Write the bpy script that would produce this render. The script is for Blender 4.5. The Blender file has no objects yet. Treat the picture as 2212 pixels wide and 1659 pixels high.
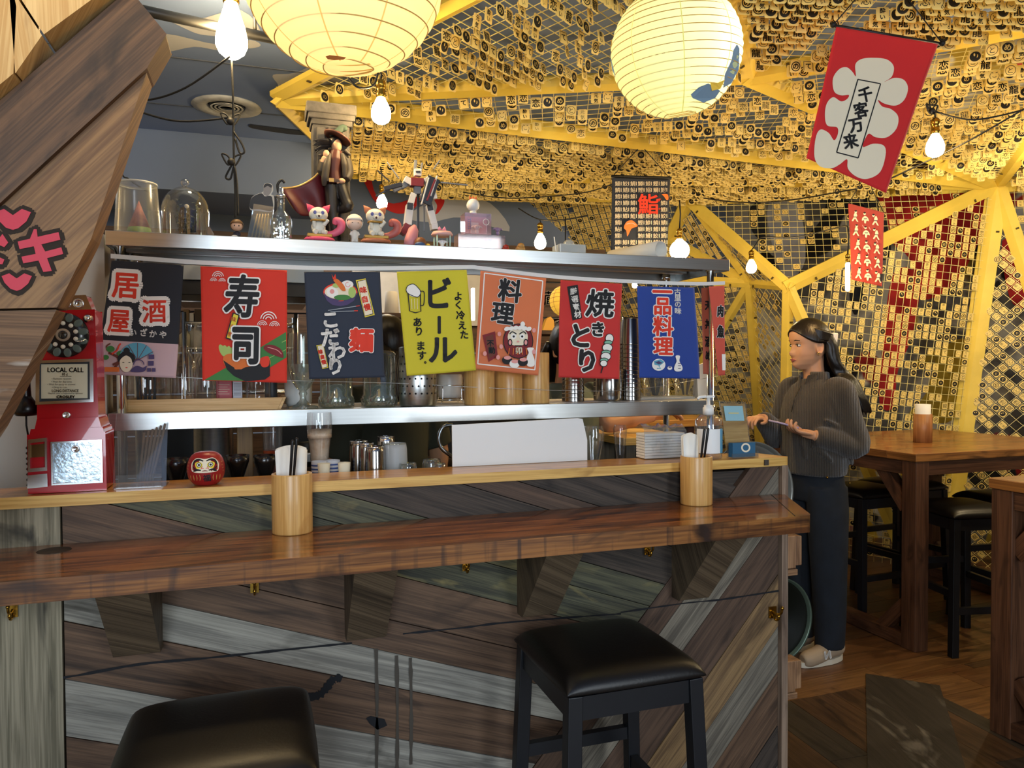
import bpy, bmesh, math, random
import numpy as np
from mathutils import Vector, Matrix, Euler
scn = bpy.context.scene
COL = scn.collection
rnd = random.Random(11)
PI = math.pi
# ------------------------------------------------------------------ camera
CAMH = 1.42
FPX = 1620.0
_y, _p, _r = math.radians(18.5), math.radians(-1.25), math.radians(-0.31)
VW = Vector((math.sin(_y) * math.cos(_p), math.cos(_y) * math.cos(_p), math.sin(_p)))
RT = Vector((math.cos(_y), -math.sin(_y), 0))
UP = RT.cross(VW)
RT = RT * math.cos(_r) + UP * math.sin(_r)
UP = RT.cross(VW)
CAM = Vector((0, 0, CAMH))
cam_d = bpy.data.cameras.new('camera')
cam = bpy.data.objects.new('camera', cam_d)
COL.objects.link(cam)
cam.matrix_world = Matrix((( RT.x, UP.x, -VW.x, 0), (RT.y, UP.y, -VW.y, 0), (RT.z, UP.z, -VW.z, CAMH), (0, 0, 0, 1)))
cam_d.sensor_width = 36
cam_d.lens = 36 * FPX / 2212
cam_d.clip_start = 0.02
scn.camera = cam
# ------------------------------------------------------------------ world, lights, exposure
w = bpy.data.worlds.new('world')
scn.world = w
w.use_nodes = True
w.node_tree.nodes['Background'].inputs[0].default_value = (0.55, 0.62, 0.75, 1)
w.node_tree.nodes['Background'].inputs[1].default_value = 0.18
vs = scn.view_settings
vs.view_transform = 'Standard'
vs.look = 'None'
vs.exposure = 0.0
vs.gamma = 1.0
vs.use_curve_mapping = False
scn.cycles.max_bounces = 6
scn.cycles.diffuse_bounces = 2
scn.cycles.glossy_bounces = 3
scn.cycles.transmission_bounces = 3
scn.cycles.transparent_max_bounces = 10
scn.cycles.sample_clamp_indirect = 4.0
scn.cycles.caustics_reflective = False
scn.cycles.caustics_refractive = False
def area(name, loc, target, sx, sy, power, col):
 l = bpy.data.lights.new(name, 'AREA')
 l.shape = 'RECTANGLE'
 l.size, l.size_y = sx, sy
 l.energy = power
 l.color = col
 o = bpy.data.objects.new(name, l)
 COL.objects.link(o)
 o.location = loc
 o.rotation_euler = (Vector(target) - Vector(loc)).to_track_quat('-Z', 'Y').to_euler()
 return o
# daylight through the street windows behind the camera, and the strip lamp over the kitchen line
area('window_daylight', (-1.1, -2.35, 1.75), (0.0, 2.0, 1.6), 1.9, 2.0, 158, (0.74, 0.87, 1.0))
area('doorway_daylight', (1.95, -2.35, 1.7), (1.3, 2.0, 1.5), 0.8, 2.1, 58, (0.85, 0.93, 1.0))
area('kitchen_strip_lamp', (0.3, 4.55, 2.30), (0.3, 4.3, 0.0), 1.2, 0.2, 10, (0.86, 0.93, 1.0))
def lamp(name, loc, power, col, r=.035):
 l = bpy.data.lights.new(name, 'POINT'); l.energy = power; l.color = col; l.shadow_soft_size = r
 o = bpy.data.objects.new(name, l); COL.objects.link(o); o.location = loc
# two unseen lamps added to brighten the right wall, one inferred above the arch
lamp('added_wall_lamp_right', (3.9, 2.1, 2.25), 42, (1.0, .79, .46))
lamp('added_wall_lamp_far', (4.15, 3.0, 2.2), 26, (1.0, .79, .46))
lamp('bulb_above_arch', (-.28, 1.05, 2.38), 7, (1.0, .76, .45))
# ------------------------------------------------------------------ helpers
def at(px, py, X=None, Y=None, Z=None, d=None):
 """photo pixel -> point of the place on the plane X=, Y=, Z= or at depth d"""
 D = VW + RT * ((px - 1106) / FPX) + UP * ((829.5 - py) / FPX)
 if X is not None: t = X / D.x
 elif Y is not None: t = Y / D.y
 elif Z is not None: t = (Z - CAMH) / D.z
 else: t = d
 return CAM + D * t
def proj(P):
 q = Vector(P) - CAM
 z = q.dot(VW)
 return 1106 + FPX * q.dot(RT) / z, 829.5 - FPX * q.dot(UP) / z, z
def lin(h):
 if isinstance(h, str):
  h = h.lstrip('#')
  c = [int(h[i:i + 2], 16) / 255 for i in (0, 2, 4)]
 else:
  c = list(h)
 return tuple((x / 12.92 if x <= 0.04045 else ((x + 0.055) / 1.055) ** 2.4) for x in c) + (1.0,)
MATS = {}
def mat(name, col='#808080', rough=0.5, metal=0.0, spec=0.5, emit=None, es=0.0, trans=0.0, ior=1.45, alpha=1.0,
  var=0.0, vs_=12.0, bump=0.0, bs=60.0, coat=0.0, sheen=0.0, col2=None, sss=0.0, aniso=None, stretch=(1, 1, 1)):
 if name in MATS: return MATS[name]
 m = bpy.data.materials.new(name)
 MATS[name] = m
 m.use_nodes = True
 nt = m.node_tree
 b = nt.nodes['Principled BSDF']
 I = b.inputs
 I['Base Color'].default_value = lin(col)
 I['Roughness'].default_value = rough
 I['Metallic'].default_value = metal
 I['Specular IOR Level'].default_value = spec
 I['Transmission Weight'].default_value = trans
 I['IOR'].default_value = ior
 I['Alpha'].default_value = alpha
 I['Coat Weight'].default_value = coat
 I['Sheen Weight'].default_value = sheen
 if sss:
  I['Subsurface Weight'].default_value = sss
  I['Subsurface Radius'].default_value = (0.01, 0.004, 0.002)
 if emit:
  I['Emission Color'].default_value = lin(emit)
  I['Emission Strength'].default_value = es
 L = nt.links.new
 if var or bump or col2:
  tc = nt.nodes.new('ShaderNodeTexCoord')
  mp = nt.nodes.new('ShaderNodeMapping')
  mp.inputs['Scale'].default_value = stretch
  L(tc.outputs['Object'], mp.inputs['Vector'])
 if var or col2:
  n = nt.nodes.new('ShaderNodeTexNoise')
  n.inputs['Scale'].default_value = vs_
  n.inputs['Detail'].default_value = 4
  L(mp.outputs[0], n.inputs['Vector'])
  mx = nt.nodes.new('ShaderNodeMix')
  mx.data_type = 'RGBA'
  r = nt.nodes.new('ShaderNodeMapRange')
  r.inputs[1].default_value = 0.35
  r.inputs[2].default_value = 0.65
  L(n.outputs[0], r.inputs[0])
  L(r.outputs[0], mx.inputs[0])
  c = lin(col)
  mx.inputs[6].default_value = lin(col2) if col2 else tuple(x * (1 - var) for x in c[:3]) + (1,)
  mx.inputs[7].default_value = c if col2 else tuple(min(1, x * (1 + var * .6)) for x in c[:3]) + (1,)
  L(mx.outputs[2], I['Base Color'])
 if bump:
  n2 = nt.nodes.new('ShaderNodeTexNoise')
  n2.inputs['Scale'].default_value = bs
  n2.inputs['Detail'].default_value = 3
  L(mp.outputs[0], n2.inputs['Vector'])
  bp = nt.nodes.new('ShaderNodeBump')
  bp.inputs['Strength'].default_value = bump
  bp.inputs['Distance'].default_value = 0.004
  L(n2.outputs[0], bp.inputs['Height'])
  L(bp.outputs[0], I['Normal'])
 return m
def wood(name, c1, c2, c3=None, rough=0.55, gs=1.0, coat=0.0, bump=0.3, stain=0.5, spec=0.4, fine=38.0, saw=None):
 """grain runs along u (metres)"""
 if name in MATS: return MATS[name]
 m = bpy.data.materials.new(name)
 MATS[name] = m
 m.use_nodes = True
 nt = m.node_tree
 b = nt.nodes['Principled BSDF']
 b.inputs['Roughness'].default_value = rough
 b.inputs['Coat Weight'].default_value = coat
 b.inputs['Coat Roughness'].default_value = 0.12
 b.inputs['Specular IOR Level'].default_value = spec
 L = nt.links.new
 uv = nt.nodes.new('ShaderNodeUVMap')
 def noise(sx, sy, detail=6, dist=0.0, sc=1.0):
  mp = nt.nodes.new('ShaderNodeMapping')
  mp.inputs['Scale'].default_value = (sx * gs, sy * gs, 1)
  L(uv.outputs[0], mp.inputs[0])
  n = nt.nodes.new('ShaderNodeTexNoise')
  n.inputs['Scale'].default_value = sc
  n.inputs['Detail'].default_value = detail
  n.inputs['Distortion'].default_value = dist
  L(mp.outputs[0], n.inputs['Vector'])
  return n.outputs[0]
 g1 = noise(2.2, fine, 5, 0.9)
 g2 = noise(5.0, fine * 6, 3, 0.3)
 ma = nt.nodes.new('ShaderNodeMath'); ma.operation = 'MULTIPLY_ADD'
 ma.inputs[1].default_value = 0.45; L(g2, ma.inputs[0])
 mb = nt.nodes.new('ShaderNodeMath'); mb.operation = 'MULTIPLY'; mb.inputs[1].default_value = 0.55
 L(g1, mb.inputs[0]); L(mb.outputs[0], ma.inputs[2])
 g = ma.outputs[0]
 r = nt.nodes.new('ShaderNodeValToRGB')
 r.color_ramp.elements[0].position = 0.41
 r.color_ramp.elements[0].color = lin(c1)
 r.color_ramp.elements[1].position = 0.59
 r.color_ramp.elements[1].color = lin(c2)
 L(g, r.inputs[0])
 out = r.outputs[0]
 def mix(fac, a, colr, lo, hi):
  mr = nt.nodes.new('ShaderNodeMapRange')
  mr.inputs[1].default_value = lo
  mr.inputs[2].default_value = hi
  L(fac, mr.inputs[0])
  mx = nt.nodes.new('ShaderNodeMix')
  mx.data_type = 'RGBA'
  L(mr.outputs[0], mx.inputs[0])
  L(a, mx.inputs[6])
  mx.inputs[7].default_value = lin(colr)
  return mx.outputs[2]
 if c3:
  out = mix(noise(3.0, 9.0, 4, 1.5), out, c3, 0.62 - 0.12 * stain, 0.78 - 0.1 * stain)
 if saw:
  out = mix(noise(26.0, 2.0, 5, 0.3), out, saw, 0.55, 0.70)
 L(out, b.inputs['Base Color'])
 bp = nt.nodes.new('ShaderNodeBump')
 bp.inputs['Strength'].default_value = bump
 bp.inputs['Distance'].default_value = 0.003
 L(g, bp.inputs['Height'])
 L(bp.outputs[0], b.inputs['Normal'])
 return m
def clearmat(name, tint=0.96, refl=0.06, rough=0.03, edge=0.55, body=0.0, col='#ffffff'):
 """thin clear sheet: see-through, with a reflection that grows towards grazing angles"""
 if name in MATS: return MATS[name]
 m = bpy.data.materials.new(name); MATS[name] = m
 m.use_nodes = True
 nt = m.node_tree; nt.nodes.clear(); L = nt.links.new
 out = nt.nodes.new('ShaderNodeOutputMaterial')
 tr = nt.nodes.new('ShaderNodeBsdfTransparent')
 c = lin(col); tr.inputs[0].default_value = (c[0] * tint, c[1] * tint, c[2] * tint, 1)
 gl = nt.nodes.new('ShaderNodeBsdfGlossy'); gl.inputs['Roughness'].default_value = rough
 lw = nt.nodes.new('ShaderNodeLayerWeight'); lw.inputs[0].default_value = 0.35
 mr = nt.nodes.new('ShaderNodeMapRange'); mr.inputs[3].default_value = refl; mr.inputs[4].default_value = edge
 L(lw.outputs['Facing'], mr.inputs[0])
 mx = nt.nodes.new('ShaderNodeMixShader')
 L(mr.outputs[0], mx.inputs[0]); L(tr.outputs[0], mx.inputs[1]); L(gl.outputs[0], mx.inputs[2])
 last = mx
 if body:
  df = nt.nodes.new('ShaderNodeBsdfDiffuse'); df.inputs[0].default_value = lin('#dfe5e4')
  m2 = nt.nodes.new('ShaderNodeMixShader'); m2.inputs[0].default_value = body
  L(mx.outputs[0], m2.inputs[1]); L(df.outputs[0], m2.inputs[2]); last = m2
 L(last.outputs[0], out.inputs[0])
 return m
def frame(direction, hint=(0, 0, 1)):
 """rotation whose x axis is direction, z near hint"""
 x = Vector(direction).normalized()
 z = Vector(hint)
 z = z - x * z.dot(x)
 if z.length < 1e-5:
  z = Vector((0, 1, 0)) - x * x.y
 z.normalize()
 y = z.cross(x)
 return Matrix((x, y, z)).transposed().to_4x4()
def T(x, y=None, z=None):
 return Matrix.Translation(Vector(x) if y is None else Vector((x, y, z)))
def Rz(a): return Matrix.Rotation(a, 4, 'Z')
def Rx(a): return Matrix.Rotation(a, 4, 'X')
def Ry(a): return Matrix.Rotation(a, 4, 'Y')
def solid(o):
 me = o.data
 return o
class MB:
 def __init__(s):
  s.v = []; s.f = []; s.mi = []; s.sm = []; s.uv = []
 def add(s, vs, fs, mi=0, sm=False, M=None, uv=None):
  b = len(s.v)
  if M is not None:
   vs = [M @ Vector(p) for p in vs]
  s.v += [tuple(p) for p in vs]
  for i, f in enumerate(fs):
   s.f.append(tuple(b + k for k in f))
   s.mi.append(mi); s.sm.append(sm)
   s.uv.append(uv[i] if uv else None)
  return s
 def box(s, c, size, mi=0, M=None, off=None, taper=1.0):
  sx, sy, sz = (q / 2 for q in size)
  vs = [(x * (taper if z > 0 else 1), y * (taper if z > 0 else 1), z) for z in (-sz, sz) for y in (-sy, sy) for x in (-sx, sx)]
  fs = [(0, 2, 3, 1), (4, 5, 7, 6), (0, 1, 5, 4), (2, 6, 7, 3), (0, 4, 6, 2), (1, 3, 7, 5)]
  ax = max(range(3), key=lambda k: size[k])
  o = rnd.uniform(0, 9), rnd.uniform(0, 9)
  uvs = []
  for f in fs:
   P = [vs[k] for k in f]
   oth = [k for k in range(3) if k != ax]
   sp = [max(p[k] for p in P) - min(p[k] for p in P) for k in range(3)]
   k2 = max(oth, key=lambda k: sp[k])
   if sp[ax] < 1e-6:
    uvs.append([(o[0] + p[oth[0]] * .3, o[1] + p[oth[1]]) for p in P])
   else:
    uvs.append([(o[0] + p[ax], o[1] + p[k2]) for p in P])
  Mx = T(c) if M is None else M @ T(c)
  return s.add(vs, fs, mi, False, Mx, uvs)
 def bar(s, p0, p1, w, h, mi=0, hint=(0, 0, 1)):
  p0, p1 = Vector(p0), Vector(p1)
  d = p1 - p0
  M = T((p0 + p1) / 2) @ frame(d, hint)
  return s.box((0, 0, 0), (d.length, w, h), mi, M)
 def lathe(s, prof, n=24, mi=0, M=None, sm=True, caps=(True, True), a0=0.0, a1=2 * PI, sx=1.0, sy=1.0):
  full = abs(a1 - a0 - 2 * PI) < 1e-6
  m = n if full else n + 1
  vs = []; fs = []; uvs = []
  hs = [0]
  for i in range(1, len(prof)):
   hs.append(hs[-1] + math.hypot(prof[i][0] - prof[i - 1][0], prof[i][1] - prof[i - 1][1]))
  rm = max(p[0] for p in prof)
  o = rnd.uniform(0, 9)
  for r, z in prof:
   for k in range(m):
    a = a0 + (a1 - a0) * k / n
    vs.append((r * math.cos(a) * sx, r * math.sin(a) * sy, z))
  for i in range(len(prof) - 1):
   for k in range(n):
    k2 = (k + 1) % m
    fs.append((i * m + k, i * m + k2, (i + 1) * m + k2, (i + 1) * m + k))
    u0, u1 = rm * 2 * PI * k / n, rm * 2 * PI * (k + 1) / n
    uvs.append([(hs[i] + o, u0), (hs[i] + o, u1), (hs[i + 1] + o, u1), (hs[i + 1] + o, u0)])
  if full:
   if caps[0] and prof[0][0] > 1e-6:
    fs.append(tuple(range(n - 1, -1, -1))); uvs.append(None)
   if caps[1] and prof[-1][0] > 1e-6:
    fs.append(tuple((len(prof) - 1) * m + k for k in range(n))); uvs.append(None)
  return s.add(vs, fs, mi, sm, M, uvs)
 def cyl(s, p0, p1, r, n=12, mi=0, r2=None, sm=True):
  p0, p1 = Vector(p0), Vector(p1)
  d = p1 - p0
  M = T(p0) @ d.to_track_quat('Z', 'Y').to_matrix().to_4x4()
  return s.lathe([(r, 0), (r if r2 is None else r2, d.length)], n, mi, M, sm)
 def tube(s, path, r, n=8, mi=0, closed=False, radii=None, flat=1.0):
  P = [Vector(p) for p in path]
  vs = []; fs = []
  prev = None
  N = len(P)
  for i, p in enumerate(P):
   a = P[i - 1] if (i > 0 or closed) else p
   c = P[(i + 1) % N] if (i < N - 1 or closed) else p
   t = (c - a)
   if t.length < 1e-9: t = Vector((0, 0, 1))
   t.normalize()
   if prev is None:
    h = Vector((0, 0, 1)) if abs(t.z) < .9 else Vector((1, 0, 0))
    u = (h - t * h.dot(t)).normalized()
   else:
    u = prev - t * prev.dot(t)
    u = u.normalized() if u.length > 1e-6 else t.orthogonal().normalized()
   prev = u
   w_ = t.cross(u)
   rr = radii[i] if radii else r
   for k in range(n):
    a_ = 2 * PI * k / n
    vs.append(p + u * (rr * math.cos(a_)) + w_ * (rr * flat * math.sin(a_)))
  M_ = N if closed else N - 1
  for i in range(M_):
   j = (i + 1) % N
   for k in range(n):
    k2 = (k + 1) % n
    fs.append((i * n + k, i * n + k2, j * n + k2, j * n + k))
  if not closed:
   fs.append(tuple(range(n - 1, -1, -1)))
   fs.append(tuple((N - 1) * n + k for k in range(n)))
  return s.add(vs, fs, mi, True, None)
 def prism(s, poly, z0, z1, mi=0, M=None, uvdir=None, mi_side=None):
  """polygon in local xy extruded along local z"""
  n = len(poly)
  ar = sum(poly[i][0] * poly[(i + 1) % n][1] - poly[(i + 1) % n][0] * poly[i][1] for i in range(n))
  if ar < 0: poly = poly[::-1]
  vs = [(p[0], p[1], z0) for p in poly] + [(p[0], p[1], z1) for p in poly]
  o = (rnd.uniform(0, 9), rnd.uniform(0, 9))
  ud = uvdir or (1, 0)
  def q(p): return (o[0] + p[0] * ud[0] + p[1] * ud[1], o[1] - p[0] * ud[1] + p[1] * ud[0] + p[2] * .7)
  def put(fs, mm):
   s.add(vs, fs, mm, False, M, [[q(vs[k]) for k in f] for f in fs])
  put([tuple(range(n - 1, -1, -1)), tuple(range(n, 2 * n))], mi)
  put([(i, (i + 1) % n, n + (i + 1) % n, n + i) for i in range(n)], mi if mi_side is None else mi_side)
  return s
 def ball(s, c, r, nu=16, nv=10, mi=0, M=None, sc=(1, 1, 1)):
  pr = [(max(1e-7, math.sin(PI * i / nv)) * r, -math.cos(PI * i / nv) * r) for i in range(nv + 1)]
  Mx = (M if M is not None else Matrix()) @ T(c) @ Matrix.Diagonal((sc[0], sc[1], sc[2], 1))
  return s.lathe(pr, nu, mi, Mx, True, (False, False))
 def build(s, name, mats, parent=None, world=True, bevel=0.0, seg=2, sub=0, weld=False, rm=0.0, sol=0.0, smooth=0, hide=False):
  me = bpy.data.meshes.new(name)
  me.from_pydata(s.v, [], s.f)
  me.polygons.foreach_set('material_index', s.mi)
  me.polygons.foreach_set('use_smooth', s.sm)
  ul = me.uv_layers.new(name='UVMap')
  arr = np.zeros((len(me.loops), 2), dtype=np.float32)
  i = 0
  V = s.v
  for f, u in zip(s.f, s.uv):
   k = len(f)
   if u is None:
    for j in range(k):
     p = V[f[j]]
     arr[i + j] = (p[0] + p[1], p[2])
   else:
    arr[i:i + k] = u
   i += k
  ul.data.foreach_set('uv', arr.ravel())
  for m in (mats if isinstance(mats, (list, tuple)) else [mats]):
   me.materials.append(m)
  me.validate()
  o = bpy.data.objects.new(name, me)
  COL.objects.link(o)
  if parent is not None:
   o.parent = parent
   if world:
    q = parent
    off = Vector((0, 0, 0))
    while q is not None:
     off += q.location
     q = q.parent
    o.location = -off
  if weld or rm:
   md = o.modifiers.new('weld', 'WELD'); md.merge_threshold = 1e-5
  if rm:
   md = o.modifiers.new('remesh', 'REMESH'); md.mode = 'VOXEL'; md.voxel_size = rm; md.use_smooth_shade = True
  if sol:
   md = o.modifiers.new('thick', 'SOLIDIFY'); md.thickness = sol; md.offset = 0
  if smooth:
   md = o.modifiers.new('smooth', 'SMOOTH'); md.iterations = smooth; md.factor = 0.5
  if bevel:
   md = o.modifiers.new('bevel', 'BEVEL'); md.width = bevel; md.segments = seg
   md.limit_method = 'ANGLE'; md.angle_limit = 0.6
   md.harden_normals = False
  if sub:
   md = o.modifiers.new('sub', 'SUBSURF'); md.levels = sub; md.render_levels = sub
  return o
def thing(name, label, cat, loc=(0, 0, 0), group=None, rot=0.0):
 o = bpy.data.objects.new(name, None)
 o.empty_display_size = 0.05
 COL.objects.link(o)
 o.location = loc
 o.rotation_euler = (0, 0, rot)
 o['label'] = label; o['category'] = cat
 if group: o['group'] = group
 return o
def tag(o, label, cat, group=None):
 o['label'] = label; o['category'] = cat
 if group: o['group'] = group
 return o
def struct(o):
 o['kind'] = 'structure'
 return o
def dup(root, loc=None, rot=None, label=None, group=None, scale=None):
 r = root.copy(); COL.objects.link(r)
 if loc is not None: r.location = loc
 if rot is not None: r.rotation_euler = (0, 0, rot)
 if scale: r.scale = (scale,) * 3
 if label: r['label'] = label
 if group: r['group'] = group
 for ch in root.children:
  c = ch.copy(); COL.objects.link(c); c.parent = r
  for g in ch.children:
   d = g.copy(); COL.objects.link(d); d.parent = c
 return r
# ---- lettering: outlines of the built-in typeface as flat polygons
_G = {}
def glyph(ch, res=2):
 k = (ch, res)
 if k in _G: return _G[k]
 cu = bpy.data.curves.new('t', 'FONT')
 cu.body = ch; cu.size = 1; cu.resolution_u = res; cu.fill_mode = 'FRONT'
 o = bpy.data.objects.new('t', cu); COL.objects.link(o)
 dg = bpy.context.evaluated_depsgraph_get()
 m = bpy.data.meshes.new_from_object(o.evaluated_get(dg))
 vs = [(v.co.x, v.co.y) for v in m.vertices]
 fs = [tuple(p.vertices) for p in m.polygons]
 bpy.data.objects.remove(o); bpy.data.curves.remove(cu); bpy.data.meshes.remove(m)
 _G[k] = (vs, fs)
 return _G[k]
def text2d(ch, size, bold=0.0, n=6, center=True, res=2, italic=0.0, sx=1.0):
 """glyph(s) centred on the origin -> (verts2d, faces); bold = metres added all round"""
 vs, fs = glyph(ch, res)
 if not vs: return [], []
 x0, x1 = min(v[0] for v in vs), max(v[0] for v in vs)
 y0, y1 = min(v[1] for v in vs), max(v[1] for v in vs)
 cx, cy = ((x0 + x1) / 2, (y0 + y1) / 2) if center else (0, 0)
 base = [(((x - cx) * sx + italic * (y - cy)) * size, (y - cy) * size) for x, y in vs]
 if bold <= 0: return base, list(fs)
 V = []; F = []
 for k in range(n):
  a = 2 * PI * k / n
  b = len(V)
  V += [(x + bold * math.cos(a), y + bold * math.sin(a)) for x, y in base]
  F += [tuple(b + q for q in f) for f in fs]
 return V, F
def smooth_path(pts, n=6, closed=False):
 P = [Vector(p) for p in pts]
 out = []
 N = len(P)
 rng = range(N if closed else N - 1)
 for i in rng:
  p0 = P[(i - 1) % N] if (closed or i > 0) else P[0]
  p1 = P[i]; p2 = P[(i + 1) % N]
  p3 = P[(i + 2) % N] if (closed or i + 2 < N) else P[-1]
  for k in range(n):
   t = k / n
   out.append(0.5 * ((2 * p1) + (p2 - p0) * t + (2 * p0 - 5 * p1 + 4 * p2 - p3) * t * t + (3 * p1 - p0 - 3 * p2 + p3) * t ** 3))
 if not closed: out.append(P[-1])
 return out
def sag(p0, p1, drop, n=12):
 p0, p1 = Vector(p0), Vector(p1)
 return [p0.lerp(p1, k / n) - Vector((0, 0, drop * 4 * (k / n) * (1 - k / n))) for k in range(n + 1)]
def clip(poly, a, b, c):
 """keep a*x+b*y<=c"""
 out = []
 for i in range(len(poly)):
  p, q = poly[i], poly[(i + 1) % len(poly)]
  dp, dq = a * p[0] + b * p[1] - c, a * q[0] + b * q[1] - c
  if dp <= 0: out.append(p)
  if dp * dq < 0:
   t = dp / (dp - dq)
   out.append((p[0] + (q[0] - p[0]) * t, p[1] + (q[1] - p[1]) * t))
 return out
# ---- shared materials
STEEL = mat('brushed_steel', '#c4c6c4', 0.30, 1.0, var=0.08, vs_=3.0, stretch=(1, 40, 40), bump=0.02, bs=30)
CHROME = mat('chrome', '#e4e6e8', 0.16, 1.0)
BRASS = mat('brass', '#b08a3a', 0.25, 1.0)
BLACK = mat('black_paint', '#101011', 0.45)
CABLE = mat('black_cable', '#0c0c0d', 0.6)
WHITE = mat('white_plastic', '#e6e4de', 0.45)
YEL = mat('yellow_paint', '#ecce58', 0.5, var=0.12, vs_=4.0, bump=0.05)
GLASS = clearmat('clear_glass', .97, .08, .02, .8)
ACRYL = clearmat('clear_acrylic', .97, .07, .05, .5, .03)
BAMBOO = wood('bamboo', '#c08f4e', '#d8ab68', '#b98548', 0.35, 1.0, coat=0.15, bump=0.06, fine=60)
LEATHER = mat('black_leather', '#0e0c0b', 0.38, spec=0.5, bump=0.08, bs=180)
BLKWOOD = mat('black_wood', '#14161a', 0.42, var=0.1, bump=0.04)
# ------------------------------------------------------------------ room shell
W_FLOOR = [wood('floor_a', '#3d2a1b', '#573e28', '#281b11', 0.4, bump=.12), wood('floor_b', '#54371f', '#6f4b2c', '#3c2615', 0.38, bump=.12),
           wood('floor_c', '#2b241c', '#3d342a', '#1a1510', 0.45, bump=.2), wood('floor_d', '#5f4125', '#7d5a35', '#472e19', 0.38, bump=.12),
           wood('floor_e', '#25201b', '#352e28', '#6b6458', 0.5, bump=.25)]
fl = MB()
fl.box((1.5, 1.5, -0.06), (9.0, 9.4, 0.1), 0)
# boards laid in patches of two directions
yy = -2.6
def floor_boards(x0, x1, y0, y1, ang, wd, pal):
 cx, cy = (x0 + x1) / 2, (y0 + y1) / 2
 c, s_ = math.cos(ang), math.sin(ang)
 R = math.hypot(x1 - x0, y1 - y0)
 v = -R
 while v < R:
  ww = wd * rnd.choice((.8, 1, 1, 1.3))
  u = -R + rnd.uniform(-.5, 0)
  while u < R:
   ln = rnd.uniform(.7, 1.5)
   g = .0012
   poly = [(cx + c * a - s_ * b, cy + s_ * a + c * b) for a, b in ((u + g, v + g), (u + ln - g, v + g), (u + ln - g, v + ww - g), (u + g, v + ww - g))]
   for h in ((-1, 0, -x0), (1, 0, x1), (0, -1, -y0), (0, 1, y1)):
    if poly: poly = clip(poly, *h)
   if len(poly) >= 3:
    fl.prism(poly, -.012, 0, rnd.choice(pal), None, (c, s_))
   u += ln
  v += ww
floor_boards(-3, 6, -3.2, 1.35, 0.0, .16, [0, 1, 3])
floor_boards(-3, 1.62, 1.35, 6.2, 0.0, .16, [0, 1])
floor_boards(1.62, 2.75, 1.35, 2.62, PI / 2 - .05, .17, [2, 0, 1])
floor_boards(2.75, 6, 1.35, 2.62, 0.02, .17, [1, 3, 1])
floor_boards(1.62, 6, 2.62, 6.2, .06, .15, [0, 1, 3, 1, 0])
o = struct(fl.build('floor', W_FLOOR))
# worn dark slab let into the boards
sl = MB()
pz = [at(*q, Z=.001) for q in ((1870, 1456), (2030, 1482), (2085, 1659), (2090, 1720), (1875, 1720))]
sl.prism([(p.x, p.y) for p in pz], -.005, .004, 0, None, (.3, .95))
tag(sl.build('floor_slab', [W_FLOOR[4]]), 'dark worn grey slab set into the floorboards beside the bar end', 'floor slab')
PLASTER = mat('blue_grey_plaster', '#6f7d96', 0.8, var=0.06, vs_=1.2, bump=0.05, bs=8)
CEILM = mat('ceiling_paint', '#7488b2', 0.75, var=0.05, vs_=1.0)
def muralmat():
 m = mat('mural_brick', '#8a8880', 0.85)
 nt = m.node_tree; b = nt.nodes['Principled BSDF']; L = nt.links.new
 tc = nt.nodes.new('ShaderNodeTexCoord')
 def nz(sc, seed, lo, hi):
  mp = nt.nodes.new('ShaderNodeMapping'); mp.inputs['Location'].default_value = (seed, seed * .7, seed * .3)
  L(tc.outputs['Object'], mp.inputs[0])
  n = nt.nodes.new('ShaderNodeTexNoise'); n.inputs['Scale'].default_value = sc; n.inputs['Detail'].default_value = 3
  n.inputs['Distortion'].default_value = .8
  L(mp.outputs[0], n.inputs['Vector'])
  r = nt.nodes.new('ShaderNodeMapRange'); r.inputs[1].default_value = lo; r.inputs[2].default_value = hi
  L(n.outputs[0], r.inputs[0]); return r.outputs[0]
 cur = None
 base = lin('#a09d94')
 for colr, sc, seed, lo, hi in (('#5c5b59', 1.3, 2.0, .48, .56), ('#c9c4b8', 1.7, 9.0, .58, .62), ('#a88f2c', 1.4, 21.0, .60, .63), ('#8e1814', 1.25, 5.2, .60, .62), ('#161413', 1.8, 13.5, .645, .665)):
  mx = nt.nodes.new('ShaderNodeMix'); mx.data_type = 'RGBA'
  L(nz(sc, seed, lo, hi), mx.inputs[0])
  if cur is None: mx.inputs[6].default_value = base
  else: L(cur, mx.inputs[6])
  mx.inputs[7].default_value = lin(colr)
  cur = mx.outputs[2]
 L(cur, b.inputs['Base Color'])
 br = nt.nodes.new('ShaderNodeTexBrick'); br.inputs['Scale'].default_value = 5
 mp = nt.nodes.new('ShaderNodeMapping'); mp.inputs['Rotation'].default_value = (PI / 2, 0, 0)
 L(tc.outputs['Object'], mp.inputs[0]); L(mp.outputs[0], br.inputs['Vector'])
 bp = nt.nodes.new('ShaderNodeBump'); bp.inputs['Strength'].default_value = .4; bp.inputs['Distance'].default_value = .01
 L(br.outputs['Fac'], bp.inputs['Height']); bp.invert = True
 L(bp.outputs[0], b.inputs['Normal'])
 return m
MURAL = muralmat()
CLAD = wood('kitchen_cladding', '#3a2a1e', '#5a4230', '#241810', 0.6, bump=.2)
BRICKW = mat('white_brick', '#b9b4aa', 0.8, var=.1, vs_=9, bump=.3, bs=14)
c = MB()
c.box((0.0, 2.0, 2.95), (6.2, 9.2, 0.1))
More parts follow.
